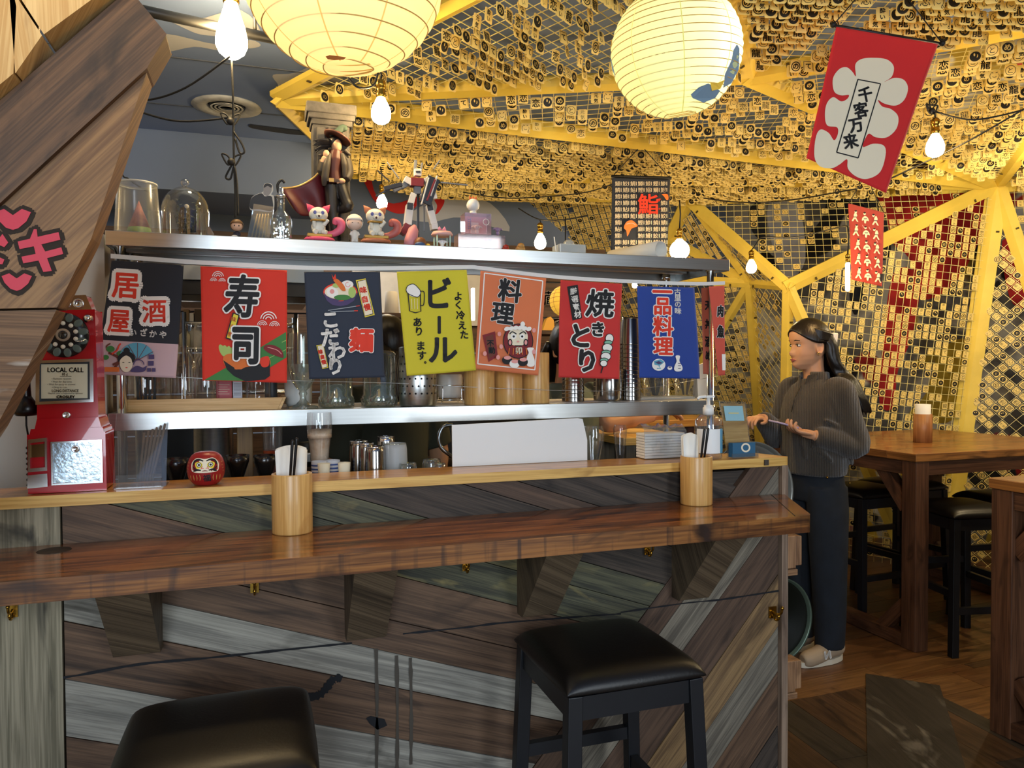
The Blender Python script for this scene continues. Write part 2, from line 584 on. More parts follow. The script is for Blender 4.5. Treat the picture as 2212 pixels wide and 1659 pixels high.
# two-step ceiling over the kitchen
struct(c.build('ceiling', [CEILM]))
c = MB()
c.box((-0.62, 4.70, 2.64), (1.9, 0.62, 0.52))
struct(c.build('trim_1', [PLASTER]))
c = MB(); c.box((4.5, 2.0, 2.95), (2.8, 9.2, 0.1))
struct(c.build('ceiling_mural', [MURAL]))
c = MB()
c.box((-.9, 3.4, 2.72), (3.0, 2.2, .06))
for k in range(3):
 c.box((-.9, 2.75 + .6 * k, 2.688), (3.0, .006, .004), 1)
c.box((-.62, 3.4, 2.688), (.006, 2.2, .004), 1)
struct(c.build('ceiling_panel', [CEILM, mat('joint_grey', '#4c525c', .8)]))
# walls
c = MB()
c.box((0.9, 5.75, 2.25), (6.0, 0.1, 1.3), 0)
struct(c.build('wall_back', [PLASTER]))
c = MB()
for k in range(9):
 c.box((0.3, 5.02, 0.13 + .253 * k), (4.2, 0.04, 0.243), 0)
struct(c.build('trim_2', [CLAD]))
c = MB(); c.box((-1.42, 1.6, 1.45), (0.1, 8.4, 3.0))
struct(c.build('wall_left', [mat('off_white_plaster', '#cfc9be', .8, var=.05, vs_=2, bump=.04)]))
c = MB()
p0, p1 = Vector((5.25, 3.85, 0)), Vector((3.2, 5.72, 0))
c.bar(p0 + Vector((.35, .38, 1.45)), p1 + Vector((.35, .38, 1.45)), .1, 2.95, 0)
c.box((5.75, .7, 1.45), (.1, 7.4, 2.95))
c.box((3.0, 6.0, 1.45), (2.4, .1, 2.95))
struct(c.build('wall_right', [MURAL]))
c = MB()
FR = mat('dark_front_wall', '#4a3b2e', .7, var=.1)
c.box((-1.6, -2.5, 1.45), (1.0, .1, 2.95)); c.box((4.0, -2.5, 1.45), (4.0, .1, 2.95))
c.box((.45, -2.5, .45), (3.1, .1, .9)); c.box((.45, -2.5, 2.75), (3.1, .1, .36)); c.box((.55, -2.5, 1.75), (.5, .1, 1.75))
struct(c.build('wall_front', [FR]))
# ceiling vent
a = at(490, 229, Z=2.69)
v = MB()
v.lathe([(.155, 0), (.16, -.006), (.13, -.014), (.10, -.012), (.085, .0)], 36, 0, T(a))
v.lathe([(.0, -.004), (.082, -.006)], 30, 1, T(a), True, (False, False))
for k in range(3): v.lathe([(.03 + .018 * k, -.01), (.036 + .018 * k, -.014), (.04 + .018 * k, -.01)], 30, 0, T(a))
tag(v.build('ceiling_vent', [mat('vent_white', '#b4b4ae', .5, var=.25, vs_=20), BLACK]), 'round white air vent in the blue-grey ceiling over the kitchen', 'vent')
# black rail under the ceiling
v = MB()
p0, p1 = at(250, 10, Z=2.55), at(640, 95, Z=2.55)
d_ = (p1 - p0)
v.cyl(p0 - d_ * .6, p1 + d_ * .25, .017, 14)
for t_ in (-.3, .75, 1.2):
 q = p0 + d_ * t_
 v.cyl(q, q + Vector((0, 0, .4)), .006, 8)
tag(v.build('ceiling_rail', [BLACK]), 'long black steel rail hanging under the ceiling at upper left', 'rail')
# painted white swooshes on the ceiling and back wall
def paint(pts, mt, name, lab, plane, off):
 m_ = MB()
 P = [at(*q, **plane) for q in pts]
 P = smooth_path([p + Vector(off) for p in P], 4, True)
 m_.add(P, [tuple(range(len(P)))])
 return m_.build(name, [mt])
mur = thing('painted_mural', 'painted white, black and red brush strokes on the kitchen ceiling and wall', 'mural', (0, 4, 2.6))
WP = mat('mural_white', '#b9bcc4', .8); RP = mat('mural_red', '#cc1f1e', .7); BP = mat('mural_black', '#2a2c31', .8)
for nm, pts, mt, pl, off in (
 ('white_stroke', [(320, 88), (360, 72), (470, 95), (540, 85), (560, 100), (480, 108), (420, 100), (350, 112)], WP, dict(Z=2.69), (0, 0, -.002)),
 ('white_stroke', [(330, 20), (420, 40), (520, 20), (560, 75), (450, 75), (400, 60)], WP, dict(Z=2.69), (0, 0, -.003)),
 ('white_stroke', [(590, 160), (640, 155), (720, 120), (760, 150), (700, 190), (610, 195), (600, 180)], WP, dict(Z=2.69), (0, 0, -.003)),
 ('black_stroke', [(540, 268), (560, 270), (640, 280), (680, 285), (680, 292), (620, 288), (545, 276)], BP, dict(Z=2.69), (0, 0, -.003)),
 ('red_stroke', [(785, 385), (800, 380), (812, 420), (850, 440), (905, 425), (895, 450), (860, 462), (815, 440), (795, 410)], RP, dict(Y=5.69), (0, -.004, 0)),
 ('red_stroke', [(938, 430), (950, 420), (960, 435), (948, 458), (940, 462), (944, 445)], RP, dict(Y=5.69), (0, -.005, 0)),
 ('red_stroke', [(650, 395), (668, 385), (690, 392), (700, 408), (670, 405)], RP, dict(Y=5.69), (0, -.004, 0)),
 ('white_stroke', [(880, 470), (920, 440), (980, 420), (1060, 440), (1100, 500), (1000, 470), (930, 480)], WP, dict(Y=5.69), (0, -.003, 0))):
 o = paint(pts, mt, nm, '', pl, off)
 o.parent = mur; o.location = -mur.location
# bold painted shapes on the far wall behind the mesh
p0, p1 = Vector((5.25, 3.85, 0)), Vector((3.2, 5.72, 0))
wd_ = (p1 - p0).normalized()
wn_ = Vector((wd_.y, -wd_.x, 0))
if wn_.dot(Vector((1, 1, 0)) - p0) < 0: wn_ = -wn_
wP = p0 + Vector((.35, .38, 0)) + wn_ * .053
mur2 = thing('painted_mural', 'bold red, black and yellow painted shapes on the far wall behind the mesh', 'mural', wP)
for i, (nm, pts, mt) in enumerate((('red_shape', [(1895, 425), (2010, 400), (2140, 430), (2115, 520), (2060, 615), (1990, 645), (1965, 560), (1925, 520)], RP), ('red_stripe', [(1930, 590), (1985, 600), (1972, 720), (1940, 800), (1930, 880), (1900, 870), (1905, 760)], RP),
     ('black_shape', [(1865, 420), (1905, 440), (1925, 540), (1900, 560), (1880, 500)], BP), ('black_shape', [(1850, 560), (1875, 600), (1850, 680), (1835, 640)], BP), ('yellow_shape', [(2030, 760), (2090, 740), (2070, 900), (1960, 905), (2000, 850)], mat('mural_yellow', '#b59a2c', .8)),
     ('red_shape', [(2165, 520), (2225, 540), (2215, 660), (2180, 640)], RP), ('white_shape', [(1660, 440), (1720, 430), (1740, 560), (1700, 600), (1670, 540)], WP), ('black_shape', [(1620, 450), (1650, 440), (1655, 520), (1625, 500)], BP))):
 P = []
 for q in pts:
  D = at(*q, d=1) - CAM
  P.append(CAM + D * ((wP - CAM).dot(wn_) / D.dot(wn_)) + wn_ * .0006 * i)
 P = smooth_path(P, 4, True)
 m_ = MB(); m_.add(P, [tuple(range(len(P)))])
 m_.build(nm, [mt], mur2)
# ------------------------------------------------------------------ yellow timber lattice with wire mesh and hanging tags
WIRE = mat('yellow_wire', '#efe094', 0.4, 0.0)
nodes = dict(
 A=at(607, 212, Z=2.62), G=at(1504, -256, Z=2.78), F=at(1625, 165, Z=2.72), B=at(2155, 400, d=5.2), H=at(769, 374, d=4.75),
 R=at(2440, 18, Z=2.68), R3=at(2420, 388, d=5.1), T=at(2500, -420, Z=2.74),
 C=at(1703, 620, d=5.1), D=at(1620, 612, d=5.55), E=at(1488, 432, d=5.6), E2=at(1447, 516, d=5.9),
 Pb=at(2040, 1217, Z=0.0), Cb=at(1690, 1190, Z=0.0), Cp=at(1965, 1225, Z=0.0), Db=at(1652, 1130, Z=0.0),
 Q=at(2440, 1262, Z=0.0), L1=at(1300, 596, d=6.1), Lb=at(1330, 1090, Z=0.0), K=at(1318, 572, d=6.2), A2=at(880, 408, d=6.3),
 H2=at(890, 410, d=5.2), R4=at(2500, 1180, Z=0.0))
INSIDE = Vector((1.6, 1.2, 1.3))
lat = thing('yellow_lattice', 'yellow painted timber lattice with wire mesh lining the ceiling and far wall', 'lattice', nodes['Pb'])
def beam(a, b, w=.10, t=.022, name='beam', ext=.0):
 p0, p1 = (nodes[a] if isinstance(a, str) else a), (nodes[b] if isinstance(b, str) else b)
 d = p1 - p0
 n = INSIDE - (p0 + p1) / 2
 M = T(p0) @ frame(d, n)
 m_ = MB()
 L_ = d.length + ext
 # two boards meeting in a shallow ridge
 for s_ in (1, -1):
  o0 = len(m_.v)
  y1 = s_ * w * .5
  poly = [(0, .014), (y1, -.004), (y1, -.004 - t), (0, .014 - t)]
  vs = [(x, p[0], p[1]) for x in (-.02, L_ + .02) for p in poly]
  m_.add(vs, [(0, 1, 5, 4), (1, 2, 6, 5), (2, 3, 7, 6), (3, 0, 4, 7), (3, 2, 1, 0), (4, 5, 6, 7)], 0, False, M)
 # joint plates
 for f_ in (.12, .88):
  m_.box((L_ * f_, w * .3, .010), (.012, .02, .004), 1, M)
 return m_.build(name, [YEL, mat('dark_gap', '#4a3c10', .7)], lat)
for a, b, w_ in (('A', 'G', .085), ('A', 'F', .075), ('A', 'B', .085), ('A', 'H', .08), ('H', 'B', .075), ('F', 'G', .10), ('F', 'B', .10), ('F', 'R', .085),
                 ('B', 'R', .09), ('B', 'C', .095), ('B', 'Pb', .13), ('B', 'R3', .10), ('B', 'Q', .10), ('C', 'E', .085), ('C', 'D', .06), ('C', 'Cb', .075), ('C', 'Cp', .08),
                 ('D', 'Db', .075), ('D', 'E2', .07), ('E', 'E2', .10), ('E', 'B', .085), ('D', 'L1', .07), ('D', 'Lb', .07), ('D', 'E', .05), ('E2', 'K', .09), ('H2', 'E', .075), ('G', 'T', .1), ('R', 'T', .1)):
 beam(a, b, w_)
# ---- tags: small yellow plates with a black brush sign
TAGY = mat('tag_yellow', '#efd27c', 0.55, var=.06, vs_=5)
TAGK = mat('tag_ink', '#15120c', 0.6)
TW, TH = .046, .050
DESIGNS = [('spiral in a ring', 'の', 'ring', .62), ('white sign on a black disc', 'め', 'disc', .62), ('black ball', '', 'ball', 0), ('frowning face', '', 'face', 0),
           ('two stacked characters', '元気', 'stack', .46), ('dragon character', '龍', 'plain', .84), ('drunk character over two ticks', '酔い', 'stack', .46), ('framed character', '恋', 'plain', .86),
           ('looped sign in a thin ring', 'と', 'thin', .6), ('bent sign in a square', 'て', 'square', .62), ('bold swirl', 'の', 'disc2', .5)]
DESLAB = ['spiral sign in a black ring', 'pale sign on a black disc', 'black ball emblem', 'frowning face drawing', 'two stacked characters', 'dense dragon character', 'character above two ticks',
          'dense love character', 'looped sign in a thin ring', 'bent sign in a square', 'thick black swirl']
def ring2(cx, cy, r0, r1, n=20, a0=0, a1=2 * PI):
 V = []; F = []
 for k in range(n + 1):
  a = a0 + (a1 - a0) * k / n
  V += [(cx + r0 * math.cos(a), cy + r0 * math.sin(a)), (cx + r1 * math.cos(a), cy + r1 * math.sin(a))]
 for k in range(n):
  F.append((2 * k, 2 * k + 1, 2 * k + 3, 2 * k + 2))
 return V, F
def disc2(cx, cy, r, n=20, sx=1, sy=1):
 return [(cx + sx * r * math.cos(2 * PI * k / n), cy + sy * r * math.sin(2 * PI * k / n)) for k in range(n)], [tuple(range(n))]
def stroke2(pts, wd):
 P = [Vector((p[0], p[1], 0)) for p in pts]
 V = []; F = []
 for i, p in enumerate(P):
  a = P[max(0, i - 1)]; b = P[min(len(P) - 1, i + 1)]
  t = (b - a).normalized(); n_ = Vector((-t.y, t.x, 0))
  ww = (wd[i] if isinstance(wd, (list, tuple)) else wd) / 2
  V += [tuple((p + n_ * ww)[:2]), tuple((p - n_ * ww)[:2])]
 for i in range(len(P) - 1): F.append((2 * i, 2 * i + 1, 2 * i + 3, 2 * i + 2))
 return V, F
def design2d(k, res=2):
 """list of (verts2d, faces, material, layer) centred on (0,0)"""
 nm, s_, st, sz = DESIGNS[k]
 out = []
 R = TW * .43
 n = 20 if res > 1 else 12
 if st in ('ring', 'thin'):
  out.append(ring2(0, 0, R * (.80 if st == 'ring' else .90), R, n) + (1, 1))
  out.append(text2d(s_, TW * sz, .0012 if st == 'ring' else 0, 4, True, res) + (1, 1))
 elif st in ('disc', 'disc2'):
  out.append(disc2(0, 0, R, n) + (1, 1))
  out.append(text2d(s_, TW * sz, .0007 if res > 1 else 0, 4, True, res) + (0, 2))
 elif st == 'ball':
  out.append(disc2(0, 0, R, n) + (1, 1))
  out.append(disc2(-.003, .007, R * .25, 10, .6, 1.3) + (0, 2))
  out.append(ring2(0, .002, R * .35, R * .5, 8, -.9, .5) + (0, 2))
 elif st == 'face':
  out.append(stroke2([(-.012, .016), (-.005, .012)], .0026) + (1, 1))
  out.append(stroke2([(.012, .016), (.005, .012)], .0026) + (1, 1))
  out.append(ring2(0, .002, .0075, .0095, 10, PI + .5, 2 * PI - .5) + (1, 1))
  out.append(ring2(0, 0, .0165, .0185, 8, PI - .8, PI + .8) + (1, 1))
  out.append(ring2(0, 0, .0165, .0185, 8, -.8, .5) + (1, 1))
  out.append(ring2(.015, -.016, .003, .005, 8) + (1, 1))
 elif st == 'stack':
  V, F = text2d(s_[0], TW * sz, .0006 if res > 1 else 0, 4, True, res)
  out.append(([(x, y + .012) for x, y in V], F, 1, 1))
  V, F = text2d(s_[1], TW * sz, .0006 if res > 1 else 0, 4, True, res)
  out.append(([(x, y - .012) for x, y in V], F, 1, 1))
 else:
  out.append(text2d(s_, TW * sz, .0008 if res > 1 else 0, 4, True, res) + (1, 1))
  if st == 'square':
   a = TW * .43
   for q in (((-a, a), (a, a)), ((a, a), (a, -a)), ((-a, -a), (-a, a))):
    out.append(stroke2(q, .002) + (1, 1))
 return out
def tag_proto(k, res):
 w2, h = TW / 2, TH
 r_ = .006
 poly = []
 for cx, cz, a0 in ((w2 - r_, -r_, 0), (-w2 + r_, -r_, PI / 2), (-w2 + r_, -h + r_, PI), (w2 - r_, -h + r_, 1.5 * PI)):
  for j in range(3 if res > 1 else 2):
   a = a0 + PI / 2 * j / (2 if res > 1 else 1)
   poly.append((cx + r_ * math.cos(a), cz + r_ * math.sin(a)))
 n = len(poly)
 V = [(x, 0, z) for x, z in poly] + [(x, .0012, z) for x, z in poly]
 F = [tuple(range(n - 1, -1, -1)), tuple(range(n, 2 * n))] + [(i, (i + 1) % n, n + (i + 1) % n, n + i) for i in range(n)]
 Mi = [0] * len(F)
 for v2, f2, mi, ly in design2d(k, res):
  b = len(V)
  V += [(x, -.0004 * ly, y - h / 2) for x, y in v2]
  F += [tuple(b + q for q in f) for f in f2]
  Mi += [mi] * len(f2)
 return V, F, Mi
PRO_HI = []
for k in range(len(DESIGNS)):
 V, F, Mi = tag_proto(k, 2)
 me = bpy.data.meshes.new('paper_tag')
 me.from_pydata(V, [], F)
 me.polygons.foreach_set('material_index', Mi)
 me.materials.append(TAGY); me.materials.append(TAGK)
 PRO_HI.append(me)
PRO_LO = []
for k in range(len(DESIGNS)):
 V, F, Mi = tag_proto(k, 1)
 PRO_LO.append((np.array(V, dtype=np.float64), F, Mi))
TAGS = []        # (matrix, design, place)
def facet(a, b, c_, ang=0.0, sp=.052, dens=.5, hang=None, udir=None, place='', wires=True, band=None, dmax=9):
 """wire mesh over a triangle; tags hang from it (hang = facing) or lie in its cells (hang None)"""
 P = [nodes[q] if isinstance(q, str) else q for q in (a, b, c_)]
 cen = (P[0] + P[1] + P[2]) / 3
 n = (P[1] - P[0]).cross(P[2] - P[0]).normalized()
 if n.dot(INSIDE - cen) < 0: n = -n
 u = Vector(udir) if udir else Vector((n.y, -n.x, 0))
 if u.length < .05: u = Vector((1, 0, 0))
 u = (u - n * u.dot(n)).normalized()
 v = n.cross(u)
 if hang is None and v.z < 0: u, v = -u, -v
 if ang:
  u, v = u * math.cos(ang) + v * math.sin(ang), v * math.cos(ang) - u * math.sin(ang)
 O = P[0]
 q2 = [((p - O).dot(u), (p - O).dot(v)) for p in P]
 u0, u1 = min(q[0] for q in q2), max(q[0] for q in q2)
 v0, v1 = min(q[1] for q in q2), max(q[1] for q in q2)
 # inward edge offsets so that the mesh ends inside the beams
 def span(axis, val):
  xs = []
  for i in range(3):
   p, q = q2[i], q2[(i + 1) % 3]
   dp, dq = p[axis] - val, q[axis] - val
   if dp * dq < 0:
    t = dp / (dp - dq)
    xs.append(p[1 - axis] + (q[1 - axis] - p[1 - axis]) * t)
  return (min(xs), max(xs)) if len(xs) == 2 else None
 m_ = MB()
 ww = .0026
 for axis in (0, 1):
  lo, hi = (u0, u1) if axis == 0 else (v0, v1)
  k = math.ceil(lo / sp)
  while k * sp < hi:
   s_ = span(axis, k * sp)
   if s_ and s_[1] - s_[0] > .03:
    f0, f1 = (O + u * k * sp + v * s_[0], O + u * k * sp + v * s_[1]) if axis == 0 else (O + v * k * sp + u * s_[0], O + v * k * sp + u * s_[1])
    sh = n * (.0 if axis == 0 else .003) - n * .012
    m_.bar(f0 + sh, f1 + sh, ww, ww, 0, n)
   k += 1
 if wires and m_.v: m_.build('wire_mesh', [WIRE], lat)
 def inside(x, y, mg):
  s0 = None
  for i in range(3):
   p, q = q2[i], q2[(i + 1) % 3]
   ex, ey = q[0] - p[0], q[1] - p[1]
   cr = (ex * (y - p[1]) - ey * (x - p[0])) / math.hypot(ex, ey)
   if s0 is None:
    sg = 1 if (ex * (q2[2][1] - p[1]) - ey * (q2[2][0] - p[0])) > 0 else -1
    s0 = sg
   if cr * s0 < mg: return False
  return True
 i = math.ceil(u0 / sp)
 while i * sp < u1:
  j = math.ceil(v0 / sp)
  while j * sp < v1:
   x, y = (i + .5) * sp, (j + .5) * sp
   j += 1
   if not inside(x, y, .05): continue
   dn = dens
   if band: dn = dens * band(x, y)
   if rnd.random() > dn: continue
   k = rnd.randrange(len(DESIGNS))
   Q = O + u * x + v * y
   if hang is None:
    M = Matrix((u, -n, v)).transposed().to_4x4()
    tl = rnd.gauss(0, .04)
    M = T(Q + n * .002) @ M @ Ry(tl) @ Matrix.Scale(.9, 4) @ T(0, 0, TH / 2)
   else:
    Q = O + u * x + v * (y - .5 * sp)
    f_ = Vector((hang[0], hang[1], 0)).normalized()
    M = T(Q - n * .0 - Vector((0, 0, .01))) @ Matrix((Vector((-f_.y, f_.x, 0)), -f_, Vector((0, 0, 1)))).transposed().to_4x4() @ Rz(rnd.gauss(0, .09)) @ Rx(rnd.gauss(0, .12)) @ Ry(rnd.gauss(0, .05))
   px, py, z = proj(M @ Vector((0, 0, -TH / 2)))
   if z < .3 or px < -80 or px > 2292 or py < -80: continue
   TAGS.append((M, k, place, z, px, py))
  i += 1
AG = (nodes['G'] - nodes['A']); AG.z = 0
fa = (AG.normalized().x, AG.normalized().y)
facet('A', 'G', 'F', 0, .052, .72, fa, (AG.y, -AG.x, 0), 'mesh ceiling between the two lanterns', band=lambda x, y: .55 + .45 * math.sin(y * 5) ** 2 if True else 1)
facet('A', 'F', 'B', .55, .055, .42, (-.25, -.97), None, 'narrow mesh panel behind the round lantern')
facet('A', 'B', 'H', 0, .052, .8, (-.12, -.99), (1, -.1, 0), 'low mesh ceiling beyond the hanging bulb')
facet('F', 'G', 'T', .1, .05, .93, (-.3, -.95), (1, -.25, 0), 'mesh ceiling above the red banner')
facet('F', 'T', 'R', .1, .05, .93, (-.3, -.95), (1, -.25, 0), 'mesh ceiling above the red banner')
facet('F', 'R', 'B', .75, .052, .55, (-.62, -.78), None, 'mesh ceiling right of the red banner')
facet('B', 'R', 'R3', .3, .052, .5, (-.6, -.8), None, 'mesh ceiling at the far right corner')
WALLP = 'mesh wall behind the woman'
facet('E', 'B', 'C', -.03, .054, .26, None, None, 'upper mesh wall behind the red towel')
facet('C', 'B', 'Pb', -.09, .053, .58, None, None, WALLP)
facet('C', 'Pb', 'Cp', -.09, .053, .62, None, None, WALLP)
facet('C', 'Cp', 'Cb', -.05, .055, .5, None, None, WALLP)
facet('B', 'Pb', 'Q', PI / 4, .056, .64, None, None, 'diagonal mesh wall right of the yellow post')
facet('B', 'Q', 'R3', 0, .055, .4, None, None, 'mesh wall at the right edge')
facet('Q', 'R3', 'R4', 0, .055, .4, None, None, 'mesh wall at the right edge')
facet('C', 'D', 'Db', .6, .06, .55, None, None, 'narrow mesh strip behind the woman')
facet('C', 'Db', 'Cb', .6, .06, .55, None, None, 'narrow mesh strip behind the woman')
facet('D', 'E2', 'L1', .0, .05, .8, None, None, 'far mesh wall beyond the kitchen')
facet('D', 'L1', 'Lb', .12, .05, .7, None, None, 'far mesh wall beyond the kitchen')
facet('D', 'Lb', 'Db', .12, .05, .8, None, None, 'far mesh wall beyond the kitchen')
facet('E', 'C', 'D', .5, .05, .7, None, None, 'small mesh panel above the woman')
facet('E', 'D', 'E2', .3, .05, .9, None, None, 'small mesh panel above the woman')
facet('E2', 'K', 'L1', .2, .05, .9, None, None, 'far mesh wall beyond the kitchen')
facet('A2', 'E', 'K', .1, .05, .97, None, None, 'far mesh vault beyond the shelf')
facet('E', 'E2', 'K', .1, .05, .97, None, None, 'far mesh vault beyond the shelf')
facet('H', 'B', 'E', .1, .05, .75, (-.1, -1), (1, -.1, 0), 'mesh strip under the long yellow beam')
facet('H', 'E', 'H2', .1, .05, .85, (-.1, -1), (1, -.1, 0), 'mesh strip under the long yellow beam')
facet('H2', 'A2', 'E', .1, .05, .9, (-.1, -1), (1, -.1, 0), 'mesh strip under the long yellow beam')
def hidden(px, py):
 return (px - 742) ** 2 + (py + 60) ** 2 < 212 ** 2 or (px - 1460) ** 2 + (py - 112) ** 2 < 138 ** 2 or (1760 < px < 2010 and 70 < py < 400)
order = sorted(range(len(TAGS)), key=lambda i: TAGS[i][3])
vis = [i for i in order if 0 < TAGS[i][4] < 2212 and 5 < TAGS[i][5] and not hidden(TAGS[i][4], TAGS[i][5])][:300]
vset = set(vis)
for i in vis:
 M, k, place = TAGS[i][:3]
 o = bpy.data.objects.new('paper_tag', PRO_HI[k])
 COL.objects.link(o)
 o.matrix_world = M
 tag(o, 'yellow tag, %s, %s' % (DESLAB[k], place), 'paper tag', 'yellow tags with a %s on the %s' % (DESLAB[k], place))
VV = []; FF = []; MM = []; nb = 0
for i in range(len(TAGS)):
 if i in vset: continue
 M, k = TAGS[i][:2]
 V, F, Mi = PRO_LO[k]
 A_ = np.array(M)
 VV.append(V @ A_[:3, :3].T + A_[:3, 3])
 FF += [tuple(nb + q for q in f) for f in F]
 MM += Mi
 nb += len(V)
me = bpy.data.meshes.new('hanging_tags')
me.from_pydata(np.concatenate(VV).tolist(), [], FF)
me.polygons.foreach_set('material_index', MM)
me.materials.append(TAGY); me.materials.append(TAGK)
o = bpy.data.objects.new('paper_tags', me)
COL.objects.link(o)
o['kind'] = 'stuff'
tag(o, 'hundreds of small yellow tags with black signs covering the mesh', 'paper tags')
print('TAGS', len(TAGS), len(vis), nb)
# ------------------------------------------------------------------ bulbs and lanterns
FIL = mat('bulb_glow', '#ffd890', 0.4, emit='#ffdb9c', es=185.0)
FIL2 = mat('filament_glow', '#ffd890', 0.4, emit='#ffc87c', es=200.0)
def bulb(px, py, d, kind, lab, cord_to=None, size=1.0, es=FIL, ctop=None):
 c0 = at(px, py, d=d)                     # middle of the glass
 t = thing('pendant_bulb', lab, 'light bulb', c0, 'bare bulbs on the black cord')
 s_ = size
 if kind == 'edison':
  prof = [(.0001, -.062), (.014, -.060), (.026, -.05), (.032, -.036), (.032, -.02), (.027, .005), (.019, .03), (.014, .048), (.013, .055)]
 elif kind == 'globe':
  prof = [(.0001, -.055)] + [(.055 * math.sin(a), -.055 * math.cos(a)) for a in [PI * k / 12 for k in range(1, 10)]] + [(.022, .055), (.014, .065)]
  prof = sorted(prof, key=lambda p: p[1])
 elif kind == 'tube':
  prof = [(.0001, -.11), (.010, -.108), (.015, -.098), (.016, -.08), (.016, .08), (.014, .095), (.012, .105)]
 else:
  prof = [(.0001, -.043), (.014, -.041), (.026, -.033), (.032, -.02), (.033, -.006), (.029, .012), (.021, .028), (.014, .042), (.013, .047)]
 prof = [(r * s_, z * s_) for r, z in prof]
 top = prof[-1][1]
 m_ = MB(); m_.lathe(prof, 20, 0)
 m_.build('glass_bulb', [es], t, world=False)
 m_ = MB()
 q = s_
 m_.lathe([(.013 * q, top - .004), (.0165 * q, top), (.0165 * q, top + .012 * q), (.0145 * q, top + .014 * q), (.0145 * q, top + .03 * q), (.017 * q, top + .032 * q), (.017 * q, top + .048 * q), (.011 * q, top + .056 * q), (.005 * q, top + .06 * q)], 20, 0)
 m_.build('lamp_socket', [BRASS], t, world=False)
 m_ = MB()
 e = c0 + Vector((0, 0, top + .058 * q))
 tp = Vector(ctop) if ctop is not None else e + Vector((0, 0, .4))
 m_.tube([e, e.lerp(tp, .5) + Vector((.004, 0, 0)), tp], .0032, 8)
 m_.build('cord', [CABLE], t)
 return c0 + Vector((0, 0, top + .06 * q))
b1 = bulb(500, 62, 2.45, 'edison', 'large clear teardrop bulb with a brass socket at the upper left', size=1.55, ctop=at(496, -60, d=2.45))
b2 = bulb(823, 240, 2.55, 'pear', 'pear-shaped bulb hanging just under the big left paper lantern', size=1.02, ctop=at(820, 150, d=2.55))
b3 = bulb(825, 436, 4.1, 'pear', 'small distant bulb glowing behind the model robot', size=.9, ctop=at(822, 360, d=4.1))
b4 = bulb(1468, 541, 3.3, 'globe', 'round globe bulb beside the dark fish-name banner', size=.78, ctop=at(1468, 432, d=3.3))
b5 = bulb(1167, 522, 4.2, 'pear', 'small bulb over the middle of the steel shelf', size=1.0, ctop=at(1166, 476, d=4.2))
b6 = bulb(1623, 576, 4.6, 'pear', 'small bulb hanging in front of the yellow wall post', size=.95, ctop=at(1640, 515, d=4.6))
b7 = bulb(2020, 315, 3.0, 'pear', 'bright bulb to the right of the red banner', size=1.05, ctop=at(2015, 232, d=3.0))
b8 = bulb(1831, 597, 3.4, 'tube', 'long tubular bulb beside the red wrestling towel', size=.62, es=FIL2, ctop=at(1832, 490, d=3.4))
b9 = bulb(1371, 615, 5.2, 'pear', 'tiny far bulb between the skewer banner and the blue banner', size=.55, ctop=at(1371, 560, d=5.2))
def cable(pts, lab, d=None, r=.0034, knots=()):
 m_ = MB()
 P = smooth_path([at(*p[:2], d=p[2]) for p in pts], 6)
 m_.tube(P, r, 8)
 for kx, ky, kd in knots:
  q = at(kx, ky, d=kd)
  m_.ball(q, .013, 10, 8)
  for s_ in (-1, 1):
   m_.tube(smooth_path([q, q + Vector((.012 * s_, 0, .02)), q + Vector((.03 * s_, 0, .024)), q + Vector((.012 * s_, 0, -.01)), q], 4), .003, 6)
 return tag(m_.build('power_cable', [CABLE]), lab, 'cable')
cable([(225, 205, 2.5), (310, 217, 2.5), (400, 190, 2.45), (497, 122, 2.42)], 'black cable looping left from under the large teardrop bulb')
cable([(200, 205, 2.5), (300, 241, 2.5), (390, 262, 2.5), (500, 254, 2.5)], 'black cable sagging below the ceiling vent')
cable([(500, 118, 2.47), (503, 200, 2.48), (504, 262, 2.5), (505, 330, 2.5), (508, 420, 2.5), (508, 470, 2.5)], 'black cable running straight down from the large bulb to the shelf', knots=((498, 262, 2.5),))
cable([(505, 285, 2.5), (522, 310, 2.5), (528, 328, 2.5), (518, 330, 2.5), (508, 300, 2.5)], 'upper loose loop of black cable below the vent')
cable([(505, 350, 2.5), (492, 372, 2.5), (488, 384, 2.5), (498, 386, 2.5), (506, 360, 2.5), (512, 400, 2.5), (514, 465, 2.5)], 'lower loose loop of black cable above the shelf', knots=((500, 350, 2.5),))
cable([(150, 60, 3.3), (250, 345, 3.2), (280, 388, 3.2), (330, 420, 3.2)], 'thin black cable behind the plastic bucket')
cable([(745, 158, 2.5), (772, 188, 2.5), (806, 185, 2.52), (820, 150, 2.53), (838, 140, 2.53)], 'black cable draped under the big left paper lantern')
cable([(1520, 428, 4.2), (1600, 437, 4.0), (1700, 433, 3.8), (1850, 408, 3.4)], 'black cable crossing the mesh wall below the red banner')
cable([(1640, 515, 4.6), (1655, 512, 4.5), (1720, 512, 4.2), (1800, 494, 3.7), (1828, 488, 3.42), (1833, 500, 3.4)], 'black cable running to the tubular bulb')
cable([(2000, 225, 3.0), (2018, 240, 3.0), (2090, 258, 3.0), (2150, 252, 3.0), (2230, 232, 3.0)], 'black cable draped right of the bright bulb', knots=((2013, 240, 3.0),))
cable([(1000, 415, 4.8), (1100, 428, 4.7), (1250, 418, 4.5), (1322, 398, 4.3)], 'black cable under the long yellow beam')
cable([(1120, 450, 4.6), (1165, 474, 4.3), (1220, 474, 4.3), (1270, 465, 4.3)], 'black cable above the small middle bulb')
cable([(1925, 385, 3.2), (2020, 340, 3.1), (2100, 300, 3.0), (2230, 225, 2.9)], 'black cable rising right behind the red banner')
